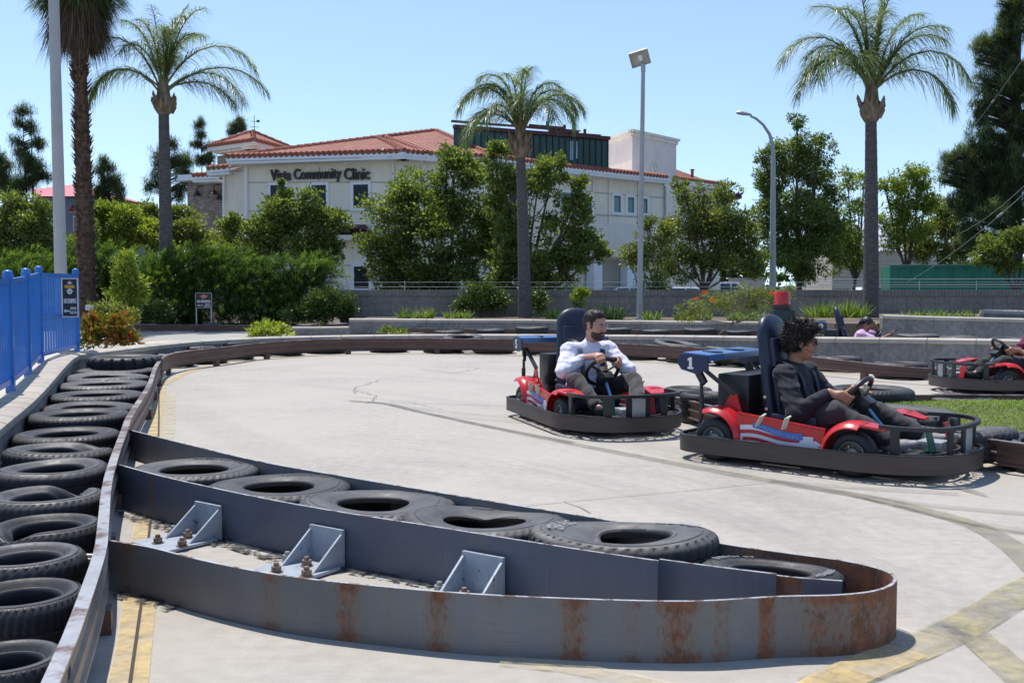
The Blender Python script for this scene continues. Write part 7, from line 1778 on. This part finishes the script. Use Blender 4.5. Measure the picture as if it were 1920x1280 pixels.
tree('sparse_tree', 'open branched yellowish tree right of the right palm trunk', 'tree', 1695, 58, [(1690, 360, 30, 34), (1720, 330, 28, 26), (1680, 400, 34, 30), (1740, 370, 30, 36), (1660, 345, 16, 14), (1710, 430, 34, 30), (1670, 450, 22, 26)], 6200, (.26, .11), mat_='lf_yel', clump=.3, tr=.15, upd=-.4)
tree('leafy_shrub', 'grey green bushy tree behind the green container', 'tree', 1760, 64, [(1750, 440, 50, 50), (1800, 450, 50, 45), (1720, 470, 30, 26), (1770, 390, 30, 30)], 9000, (.26, .13), mat_='lf_olive', clump=.2, tr=.12)
tree('leafy_tree', 'leafy tree overhanging the green container at the right edge', 'tree', 1905, 42, [(1880, 460, 44, 26), (1920, 450, 40, 34), (1850, 485, 26, 14), (1890, 500, 30, 16), (1960, 470, 50, 50)], 8000, (.17, .11), mat_='lf_tree', clump=.2, tr=.12)
# --- left side: bushes beyond the junipers
tree('leafy_bush', 'bright yellow green bush right of the fan palm trunk', 'bush', 235, 42, [(225, 410, 45, 40), (190, 400, 24, 30), (260, 440, 45, 34), (300, 460, 30, 26), (200, 450, 40, 34)], 11000, (.17, .11), mat_='lf_yel', clump=.2, tr=.07)
tree('leafy_bush', 'mid green bush between the two slim palms and the stone wall', 'bush', 360, 44, [(350, 440, 50, 34), (400, 460, 50, 30), (300, 430, 34, 30), (270, 400, 24, 22), (330, 405, 26, 18), (430, 470, 34, 34)], 9500, (.18, .11), mat_='lf_olive', clump=.24, tr=.07)
tree('leafy_bush', 'loose green tree at the far left behind the grey pole', 'tree', 40, 40, [(30, 420, 50, 40), (70, 440, 40, 34), (10, 470, 50, 40), (80, 400, 24, 34), (60, 480, 60, 34), (25, 385, 34, 22), (140, 470, 30, 40), (170, 430, 14, 24)], 13000, (.17, .10), mat_='lf_tree', clump=.24, tr=.09, tip=.3)
def tufts(name, label, cat, bx, Y, blobs, n, nl=.22, per=46, mat_='lf_pine', base_z=-.35, tr=.2, trunk_top=None, branches=True, w=.014, sg=.10, out=.8, stems=None, group=None):
    """conifer: needles radiating from many tufts on side branches"""
    b0 = atd(bx, 535, Y); root = empty(name, (b0.x, Y, base_z), 0, label, cat, group); off = np.array([b0.x, Y, base_z]); B = [blob(*q, Y) for q in blobs]
    B0 = B; B = lobes(B, 7, .36)
    vol = np.array([b[1][0] * b[1][2] for b in B]); cnt = np.maximum(1, (n / per * vol / vol.sum()).astype(int)); P = []; D = []; T_ = []
    for (c, r), k in zip(B, cnt):
        d = unit(RS.normal(size=(k, 3))); cc = np.array(c) - off + d * (.45 + .6 * RS.rand(k, 1) ** .6) * np.array(r)
        q = unit(RS.normal(size=(k, per, 3)).reshape(-1, 3)).reshape(k, per, 3) + d[:, None, :] * .5 + np.array([0, 0, .25]); P.append((cc[:, None, :] + RS.normal(size=(k, per, 3)) * sg).reshape(-1, 3)); D.append(q.reshape(-1, 3)); T_.append(np.repeat(RS.rand(k), per))
    P = np.concatenate(P); D = np.concatenate(D); T_ = np.concatenate(T_); k = len(P)
    blades('crown', P, D, nl * RS.uniform(.6, 1.3, k), np.full(k, w), .1, mat_, root, .6 * T_ + .4 * RS.rand(k) + (D[:, 2] > .8) * .15, 1)
    mb = MB(); rr = random.Random(int(bx)); zt = max(c.z + r[2] * .8 for c, r in B) - base_z
    for sx in (stems or [0]):
        mb.tube([(sx, 0, 0), (sx + rr.uniform(-.1, .1), 0, zt * .5), (sx + rr.uniform(-.1, .1), 0, zt)], [tr, tr * .65, tr * .1], 8)
    for (c, r) in B:
        cv = Vector(c) - Vector(off)
        for q in range(4): e = cv + Vector((rr.uniform(-1, 1) * r[0], rr.uniform(-1, 1) * r[1], rr.uniform(-.6, .6) * r[2])); mb.tube([(0, 0, max(.3, e.z - abs(e.x) * .35)), (e.x * .5, e.y * .5, e.z - abs(e.x) * .12), e], [tr * .22, tr * .14, tr * .05], 5)
    mb.build('trunk', M['bark_dark'], root); return root
tufts('pine_tree', 'huge dark pine filling the right edge of the photo', 'tree', 1900, 50, [(1900, 60, 40, 60), (1850, 90, 34, 34), (1880, 150, 60, 50), (1840, 200, 36, 40), (1900, 240, 70, 60), (1840, 270, 44, 34), (1880, 330, 80, 50), (1800, 300, 44, 28), (1780, 330, 34, 22), (1832, 335, 44, 36), (1860, 350, 40, 40), (1850, 400, 80, 50), (1920, 400, 60, 60), (1800, 380, 44, 34), (1840, 445, 50, 30), (1950, 150, 60, 90), (1960, 300, 60, 90), (1890, 15, 24, 30), (1925, 0, 30, 50)], 130000, .34, 50, tr=.45, w=.036, sg=.10)
tufts('pine_tree', 'twin stemmed thin pine at the far left', 'tree', 52, 66, [(45, 210, 15, 9), (35, 232, 8, 8), (60, 240, 14, 10), (32, 265, 12, 8), (68, 270, 14, 14), (50, 300, 22, 22), (72, 320, 16, 18), (45, 345, 26, 18), (88, 330, 7, 7), (25, 360, 30, 16)], 15000, .42, 44, tr=.11, w=.045, sg=.15, stems=[0, .45])
tufts('pine_tree', 'pine cut by the left photo edge', 'tree', 0, 62, [(5, 330, 16, 24), (0, 300, 8, 14), (15, 310, 10, 8)], 4000, .42, 44, tr=.1, w=.045, sg=.15)
tufts('pine_tree', 'small pine between the fan palm and the first slim palm', 'tree', 197, 66, [(195, 305, 10, 11), (186, 318, 12, 8), (208, 316, 10, 8), (200, 340, 16, 14), (215, 345, 14, 12), (190, 365, 16, 18), (225, 362, 14, 14)], 9000, .40, 44, tr=.09, w=.045, sg=.13)
tufts('pine_tree', 'dark pine directly behind the second slim palm trunk', 'tree', 318, 68, [(300, 290, 14, 18), (322, 270, 12, 14), (335, 310, 22, 20), (345, 335, 22, 18), (295, 330, 12, 26), (350, 300, 16, 14), (340, 360, 14, 20), (276, 350, 8, 16)], 11500, .40, 44, tr=.10, w=.045, sg=.14)
tufts('pine_tree', 'tiered thin pine left of the stone tower', 'tree', 381, 82, [(378, 230, 6, 6), (372, 236, 5, 4), (376, 252, 12, 6), (370, 270, 14, 7), (392, 276, 12, 6), (380, 298, 22, 9), (395, 300, 10, 10)], 6500, .42, 44, tr=.10, w=.05, sg=.13)
tufts('pine_tree', 'pine top peeking above the stone tower roof', 'tree', 447, 88, [(449, 228, 8, 8), (440, 236, 10, 6), (455, 240, 8, 8), (436, 248, 10, 5)], 3500, .42, 44, tr=.10, w=.05, sg=.13)
# --- juniper hillside
def juniper(label, bx, by, Y, blobs, n, group='junipers on the left bank'):
    b0 = atd(bx, by, Y); root = empty('juniper_bush', (b0.x, Y, .10), 0, label, 'bush', group); off = np.array([b0.x, Y, .10]); B = [blob(*q, Y) for q in blobs]
    vol = np.array([b[1][0] * b[1][2] for b in B]); per = 30; cnt = (n / per * vol / vol.sum()).astype(int); P = []; D = []; T_ = []
    for (c, r), k in zip(B, cnt):
        d = RS.normal(size=(k, 3)); d[:, 1] = -abs(d[:, 1]) * .8; d = unit(d); cc = np.array(c) - off + d * (.4 + .65 * RS.rand(k, 1)) * np.array(r); ax_ = unit(d * .5 + np.array([.75, -.1, .50]) + RS.normal(size=(k, 3)) * .30)
        t = RS.rand(k, per, 1) * .62; q = cc[:, None, :] + ax_[:, None, :] * t; q[:, :, 2] -= (t[:, :, 0] ** 2) * .5; P.append((q + RS.normal(size=q.shape) * .026).reshape(-1, 3)); D.append((ax_[:, None, :] + RS.normal(size=q.shape) * .38).reshape(-1, 3)); T_.append((np.repeat(RS.rand(k), per).reshape(k, per) * .6 + t[:, :, 0] * 1.0).ravel())
    P = np.concatenate(P); D = np.concatenate(D); T_ = np.concatenate(T_); keep = P[:, 2] > .0; P, D, T_ = P[keep], D[keep], T_[keep]; k = len(P)
    blades('foliage', P, D, .17 * RS.uniform(.6, 1.3, k), np.full(k, .034), .15, 'lf_jun', root, T_ * .8 + RS.rand(k) * .2, 1)
    mb = MB(); rr = random.Random(int(bx))
    for (c, r) in B:
        cv = Vector(c) - Vector(off)
        for q in range(3): e = cv + Vector((rr.uniform(-.7, .7) * r[0], 0, rr.uniform(-.2, .6) * r[2])); mb.tube([(rr.uniform(-.3, .3), 0, 0), (e.x * .5, 0, e.z * .6), e], [.05, .035, .012], 5)
    mb.build('stem', M['bark'], root)
juniper('dark juniper mass behind the light pole and the fence end', 200, 600, 31, [(150, 540, 70, 46), (60, 525, 80, 46), (230, 525, 60, 50), (180, 500, 60, 32), (100, 560, 90, 50), (230, 570, 60, 44)], 38000)
juniper('dark juniper around the foot of the second palm', 360, 600, 30, [(330, 535, 70, 50), (400, 555, 60, 50), (290, 555, 60, 50), (360, 497, 60, 26), (420, 505, 50, 26), (350, 580, 90, 36)], 38000)
juniper('dark juniper behind the small sign, with long feathery tips', 500, 600, 29.6, [(480, 560, 70, 45), (550, 562, 60, 45), (450, 525, 50, 34), (520, 520, 60, 26), (500, 590, 90, 34), (590, 520, 40, 30)], 36000)
tree('leafy_bush', 'rounded green bush at the left end of the parking wall', 'bush', 610, 28.6, [(610, 570, 60, 36), (650, 580, 34, 24), (570, 585, 50, 26)], 7000, (.10, .05), mat_='lf_dark', base_z=.1, tr=.03, clump=.18, floor=.0)
tree('leafy_bush', 'low dull green bush below the second palm', 'bush', 300, 28.0, [(300, 585, 34, 24), (270, 592, 24, 16)], 2600, (.09, .05), mat_='lf_dark', base_z=.1, tr=.02, clump=.2, floor=.0)
tree('shrub', 'tall pale green shrub in front of the junipers', 'shrub', 238, 25, [(236, 490, 20, 26), (243, 530, 26, 34), (232, 565, 24, 34), (258, 545, 16, 26)], 3600, (.13, .05), mat_='lf_yel', base_z=.05, tr=.03, clump=.18, upd=.8, per=20)
tree('shrub', 'pale feathery shrub behind the red leaved bush', 'shrub', 208, 22.5, [(208, 580, 24, 22), (190, 590, 20, 20), (240, 590, 24, 18)], 2200, (.09, .035), mat_='lf_olive', base_z=.05, tr=.015, clump=.2)
tree('red_leaved_bush', 'low bush with red, orange and green leaves beside the blue fence end', 'bush', 200, 15.6, [(185, 622, 32, 22), (215, 612, 32, 24), (168, 605, 16, 20), (240, 632, 20, 16), (200, 640, 50, 16)], 2100, (.115, .042), mat_='lf_red', base_z=.22, tr=.012, clump=.14, upd=1.0, per=14, tip=.4)
tree('lime_bush', 'small lime coloured bush with orange tips behind the long rail', 'bush', 502, 19.6, [(502, 622, 36, 13), (485, 617, 22, 14), (525, 622, 22, 12)], 1300, (.10, .036), mat_='lf_yel', base_z=.04, tr=.01, clump=.12, upd=1.2, per=12, tip=.6)
tree('ground_shrub', 'low green plant hanging over the wall left of the middle tyres', 'plant', 745, 20.2, [(745, 622, 34, 6), (725, 618, 14, 8)], 700, (.06, .03), mat_='lf_tree', base_z=.1, tr=.006, clump=.1, per=12, limbs=False, fol='foliage')
# --- shrub with red flowers
r_ = tree('flowering_shrub', 'open shrub with small red flowers in front of the parking wall', 'shrub', 1350, 20.5, [(1310, 575, 32, 20), (1350, 560, 34, 22), (1390, 570, 34, 20), (1430, 560, 32, 20), (1460, 555, 24, 18), (1290, 590, 22, 14), (1480, 545, 12, 14), (1400, 545, 26, 12)], 4200, (.055, .028), mat_='lf_olive', base_z=.05, tr=.022, clump=.16, bark='bark_pale', per=22)
for px, py in ((1307, 560), (1335, 563), (1449, 550), (1321, 548)):
    c = np.array(atd(px, py, 20.2)) - np.array(r_.location); k = 22; leafmesh('flower', c + RS.normal(size=(k, 3)) * np.array([.022, .02, .013]), RS.normal(size=(k, 3)) + np.array([0, -.3, .8]), np.full(k, .042), np.full(k, .030), 'flower', r_, RS.rand(k))
# --- strap-leaved clumps
def clump(label, px, py, Y, wpx, hpx, n, z, group='strap leaved clumps below the parking wall', up=.9, name='strap_leaf_plant'):
    c = atd(px, py, Y); s = FPX / Y; root = empty(name, (c.x, Y, z), 0, label, 'plant', group); h = hpx / s; w = wpx / s / 2
    P = np.stack([RS.uniform(-w, w, n) * .8, RS.uniform(-.25, .25, n), np.zeros(n)], 1); D = np.stack([RS.normal(size=n) * .45 + P[:, 0] / w * .3, RS.normal(size=n) * .4, np.full(n, up)], 1)
    blades('leaves', P, D, h * RS.uniform(.55, 1.25, n), np.full(n, .026), .22, 'lf_strap', root, RS.rand(n) ** 1.3, 3); return root
for lb, px, w, h, n, Y, z in [('green strap leaved clump in front of the ribbed wall near its left end', 780, 80, 32, 260, 26.3, .33), ('small strap leaved tuft left of the middle palm', 860, 60, 26, 130, 26.3, .33), ('bright grass clump behind the bearded driver seat', 1050, 60, 30, 200, 26.4, .33),
        ('grass clump between the bearded driver and the floodlight pole', 1135, 80, 38, 260, 26.4, .33), ('grass tuft right of the floodlight pole', 1222, 40, 26, 100, 26.3, .33), ('grass clump under the red flowering shrub, left part', 1300, 80, 26, 220, 25.8, .33), ('grass clump under the red flowering shrub, right part', 1400, 90, 26, 240, 25.8, .33),
        ('large bright clump behind the kart with the seated girl, left half', 1545, 70, 46, 340, 25.6, .33), ('large bright clump behind the kart with the seated girl, right half', 1597, 50, 50, 260, 25.5, .33), ('single upright spiky plant right of the right palm', 1697, 12, 38, 22, 22.4, .42), ('sparse grass clump above the taller wall', 1740, 60, 32, 170, 22.4, .42), ('sparse pale grass clump above the taller wall near the right edge', 1795, 80, 30, 220, 22.4, .42), ('tuft of weeds on the far lane at the left photo half', 590, 40, 20, 60, 27.9, .05)]:
    clump(lb, px, 595, Y, w, h, n, z)
tree('plant', 'small bright leafy sapling in front of the parking wall right of the middle palm', 'plant', 1088, 27, [(1088, 552, 12, 10), (1082, 560, 10, 10), (1095, 545, 8, 7)], 420, (.10, .06), mat_='lf_yel', base_z=.33, tr=.012, per=12, clump=.16)
tree('plant', 'small leafy weed at the foot of the floodlight pole', 'plant', 1085, 26.2, [(1085, 575, 14, 12)], 220, (.09, .05), mat_='lf_tree', base_z=.33, tr=.01, per=12, clump=.16)
# --- lawn on the inner island
lx = [(2.95, 8.55), (2.6, 9.1), (2.75, 9.5), (3.6, 9.75), (5.2, 9.75), (7.0, 9.5), (6.2, 6.6), (4.6, 6.55), (3.75, 6.95), (3.45, 7.5)]
def inside(X, Y):
    ins = np.zeros(len(X), bool); n = len(lx)
    for i in range(n):
        (x0, y0), (x1, y1) = lx[i], lx[(i + 1) % n]; c = ((y0 > Y) != (y1 > Y)) & (X < (x1 - x0) * (Y - y0) / (y1 - y0 + 1e-9) + x0); ins ^= c
    return ins
def lawn_z(X, Y):
    d = np.full(len(X), 9.)
    for i in range(len(lx)):
        a = np.array(lx[i]); b = np.array(lx[(i + 1) % len(lx)]); t = np.clip(((X - a[0]) * (b - a)[0] + (Y - a[1]) * (b - a)[1]) / ((b - a) ** 2).sum(), 0, 1); d = np.minimum(d, np.hypot(X - a[0] - t * (b - a)[0], Y - a[1] - t * (b - a)[1]))
    return .02 + .19 * np.clip(d / .9, 0, 1) ** .7
gx = np.arange(2.4, 7.2, .15); gy = np.arange(6.4, 9.9, .15); G = np.array([(x, y) for x in gx for y in gy]); zz = lawn_z(G[:, 0], G[:, 1]); ins = inside(G[:, 0], G[:, 1]); zz[~ins] = .004
V = np.column_stack([G, zz]); ny = len(gy); F = np.array([(i * ny + j, (i + 1) * ny + j, (i + 1) * ny + j + 1, i * ny + j + 1) for i in range(len(gx) - 1) for j in range(ny - 1) if ins[i * ny + j] and ins[(i + 1) * ny + j] and ins[(i + 1) * ny + j + 1] and ins[i * ny + j + 1]])
M['turf'] = mat('turf_soil', (.10, .115, .035), .95, var=.35, vs=5, bump=.6, bs=40, bd=.02)
o = mesh_np('lawn_base', V, F, M['turf'], None, None, True); o['kind'] = 'structure'
n = 60000; X = RS.uniform(2.5, 7.1, n); Y_ = RS.uniform(6.5, 9.8, n); k = inside(X, Y_); X, Y_ = X[k], Y_[k]; n = len(X)
patchy = .5 + .5 * np.sin(X * 3.1 + 2 * np.sin(Y_ * 2.3)) * np.sin(Y_ * 4.0 + X); P = np.column_stack([X, Y_, lawn_z(X, Y_) - .005]); D = np.column_stack([RS.normal(size=n) * .5, RS.normal(size=n) * .5, np.full(n, .9)])
o = blades('grass', P, D, RS.uniform(.025, .065, n), np.full(n, .006), .4, 'lf_grass', None, RS.rand(n) * .55 + patchy * .45 - .05, 2); o['kind'] = 'stuff'
# --- palms
def frond(root, c, az, el, L, bend, leafL, dens=50, w=.020, mat_='lf_palm', hang=.62):
    """feather frond: arching rachis with drooping leaflets on both sides, as a part of the palm"""
    n = 15; pts = []; p = Vector(c); d = Vector((math.cos(az) * math.cos(el), math.sin(az) * math.cos(el), math.sin(el))); 
    for i in range(n): pts.append(p.copy()); p = p + d * (L / n); d = (d + Vector((0, 0, -bend * (.35 + i / n) / n * 1.9))).normalized()
    pts = np.array(pts); mb = MB(); mb.tube(pts[::2].tolist(), [.030 * (1 - i / 8.5) + .004 for i in range(8)], 5); ra = mb.build('frond_rachis', M['frondstem'], root)
    t = np.linspace(.16, 1, dens) ; idx = t * (n - 1); i0 = np.clip(idx.astype(int), 0, n - 2); f = (idx - i0)[:, None]; base_ = pts[i0] * (1 - f) + pts[i0 + 1] * f; tan = unit(pts[i0 + 1] - pts[i0]); sd = unit(np.cross(tan, [0, 0, 1.])); P = []; D = []; LL = []
    for s in (-1, 1):
        for lay in (0, 1):
            P.append(base_); D.append(tan * .62 + sd * s * (.62 + .2 * RS.normal(size=(dens, 1))) + np.array([0, 0, .35 if lay else -.15]) + RS.normal(size=(dens, 3)) * .10); LL.append(leafL * 1.45 * np.sin(np.clip(t * 1.02, 0, 1) * 2.2 + .55) .clip(.35) * RS.uniform(.8, 1.1, dens))
    P = np.concatenate(P); D = np.concatenate(D); LL = np.concatenate(LL); k = len(P)
    blades('frond', P, D, LL, np.full(k, w), hang, mat_, root, RS.rand(k) * .75 + RS.rand() * .25, 3)
M['frondstem'] = mat('frond_stalk', (.16, .17, .06), .6)
def queen_palm(label, bx, by, tx, ty, Y, base_z, tw, fr, leafL=.55, seed=0, boot=.8, lk=1.0):
    b0 = atd(bx, by, Y); t0 = atd(tx, ty, Y); root = empty('queen_palm', (b0.x, Y, base_z), 0, label, 'palm tree', 'feather palms'); o = Vector((b0.x, Y, base_z)); H = t0 - o; s = FPX / Y; r = tw / s / 2
    mb = MB(); n = 46; mb.tube([(H.x * (i / n) ** 1.5, 0, H.z * i / n) for i in range(n + 1)], [r * (1.12 - .38 * i / n + (.02 if i % 2 else 0)) for i in range(n + 1)], 18); mb.build('trunk', M['bark_palm'], root, auto=60)
    mb = MB(); rr = random.Random(seed); hb = .62 * boot   # sheath of old leaf bases
    mb.lathe([(r * .8, -.05), (r * 1.0, .0), (r * 1.4, hb * .25), (r * 1.55, hb * .5), (r * 1.35, hb * .8), (r * 1.0, hb), (r * .8, hb * 1.6), (.02, hb * 2.1)], 16, c=H)
    for i in range(20):
        a = rr.uniform(0, 6.28); z = rr.uniform(.0, hb * .8); q = H + Vector((math.cos(a) * r * 1.2, math.sin(a) * r * 1.2, z)); mb.tube([q, q + Vector((math.cos(a) * .10, math.sin(a) * .10, .18)), q + Vector((math.cos(a) * .11, math.sin(a) * .11, .28))], [.05, .045, .012], 5)
    mb.build('leaf_sheath', M['boot'], root, auto=60); c = H + Vector((0, 0, hb * 1.25))
    fr = [(a_, e_, L_ * lk, b_) for a_, e_, L_, b_ in fr] + [(rr.uniform(0, 360), rr.uniform(62, 86), rr.uniform(2.0, 2.6) * lk, rr.uniform(1.6, 2.5)) for _ in range(4)]
    for (az, el, L, bend) in fr: frond(root, c + Vector((math.cos(R(az)) * .06, 0, rr.uniform(-.1, .2))), R(az), R(el), L, bend, leafL)
    return root
# azimuth 0 = right of the photo, 180 = left, 270 = towards the camera
queen_palm('tall feather palm with drooping fronds, second trunk from the left', 313, 560, 307, 212, 30, .1, 25, [(176, 52, 2.9, 2.4), (200, 70, 2.7, 1.9), (6, 58, 3.3, 2.0), (-12, 34, 2.9, 1.7), (14, 42, 3.3, 1.5), (165, 78, 2.6, 1.6), (250, 62, 2.4, 2.0), (290, 70, 2.5, 1.8), (100, 66, 2.6, 1.7), (60, 74, 2.7, 1.6), (215, 40, 2.4, 2.0), (330, 74, 2.8, 1.5), (128, 82, 2.7, 1.2), (30, 84, 2.6, 1.4), (-3, 22, 2.3, 1.3)], seed=1, lk=1.06)
queen_palm('feather palm in front of the clinic, in the middle of the photo', 984, 592, 976, 293, 28, .33, 23, [(178, 70, 2.6, 2.7), (170, 60, 2.2, 2.8), (190, 48, 2.0, 2.4), (4, 72, 2.4, 2.9), (-14, 66, 2.2, 2.9), (30, 78, 2.3, 2.2), (268, 72, 2.0, 2.6), (120, 84, 2.2, 2.1), (60, 86, 2.1, 2.2), (225, 66, 2.0, 2.7), (310, 60, 1.9, 2.6), (155, 80, 2.2, 2.4)], .52, seed=2)
queen_palm('tall feather palm with arching fronds at the right, left of the big pine', 1632, 612, 1633, 226, 26, .33, 27, [(178, 66, 2.9, 2.3), (186, 54, 2.4, 2.6), (172, 80, 2.6, 1.9), (2, 56, 3.0, 2.1), (-8, 44, 2.4, 2.4), (20, 78, 2.7, 1.7), (265, 76, 2.3, 1.9), (95, 80, 2.6, 1.6), (225, 84, 2.6, 1.4), (320, 72, 2.5, 1.8), (135, 66, 2.4, 2.2), (205, 60, 2.2, 2.6), (45, 66, 2.5, 1.9), (240, 62, 2.0, 2.6), (0, 88, 2.6, 1.3)], .60, seed=3, lk=1.12)
# fan palm with its dead skirt
Y = 29; b0 = atd(162, 457, Y); zb = .1; t0 = atd(148, 55, Y); root = empty('fan_palm', (b0.x, Y, zb), 0, 'thick dark fan palm with hanging dead leaves, cut by the top edge at left', 'palm tree'); H = t0 - Vector((b0.x, Y, zb)); rr = random.Random(5)
mb = MB(); mb.tube([(H.x * i / 12, 0, H.z * i / 12) for i in range(13)], [.25 - .008 * i for i in range(13)], 18); mb.build('trunk', M['bark_fan'], root)
mb = MB()
for i in range(900):
    t = rr.uniform(.02, 1); a = rr.uniform(0, 6.283); rad = .245 - .09 * t; q = Vector((H.x * t + math.cos(a) * rad, math.sin(a) * rad, H.z * t)); o2 = Vector((math.cos(a), math.sin(a), 0)); sd = Vector((-o2.y, o2.x, 0)); L = rr.uniform(.05, .11) * (.6 + t)
    mb.add([q - sd * .06, q + sd * .06, q + sd * .03 + o2 * L + Vector((0, 0, L * 1.3)), q - sd * .03 + o2 * L + Vector((0, 0, L * 1.3))], [(0, 1, 2, 3)])
mb.build('leaf_stub', M['bark_fan'], root)
n = 5200; a = RS.uniform(0, 2 * np.pi, n); top = np.array(H) + np.array([0, 0, .6]); P = top + np.column_stack([np.cos(a) * RS.uniform(.1, .75, n), np.sin(a) * RS.uniform(.1, .75, n), RS.uniform(-.75, .9, n)]); D = np.column_stack([np.cos(a) * RS.uniform(.1, .9, n), np.sin(a) * RS.uniform(.1, .9, n), -RS.uniform(.4, 1.2, n)])
blades('dead_skirt', P, D, RS.uniform(.35, .8, n), np.full(n, .024), .5, 'lf_dead', root, RS.rand(n), 3)
n = 5200; a = RS.uniform(0, 2 * np.pi, n); P = top + np.column_stack([np.cos(a) * RS.uniform(.2, 1.15, n), np.sin(a) * RS.uniform(.2, 1.15, n), RS.uniform(.0, 1.3, n)]); D = np.column_stack([np.cos(a), np.sin(a), RS.uniform(-.8, .5, n)])
blades('crown', P, D, RS.uniform(.3, .6, n), np.full(n, .028), .5, 'lf_palm', root, RS.rand(n) * .6, 3)
# distant wooded band that closes the view between the buildings
tree('distant_trees', 'far', 'trees', 0, 120, [(x, 500 - 14 * math.sin(x * .013), 90, 44) for x in range(-60, 2000, 80)], 22000, (.9, .6), mat_='lf_dark', clump=.22, limbs=False, fol='foliage')
dt = bpy.data.objects['distant_trees']; del dt['label']; del dt['category']
for c_ in KIDS['distant_trees']: c_.parent = None; c_.location = dt.location; c_.name = 'far_woods'; c_['kind'] = 'stuff'
bpy.data.objects.remove(dt)
print('objects', len(bpy.data.objects), 'tops', len([o for o in COL.objects if o.parent is None]))
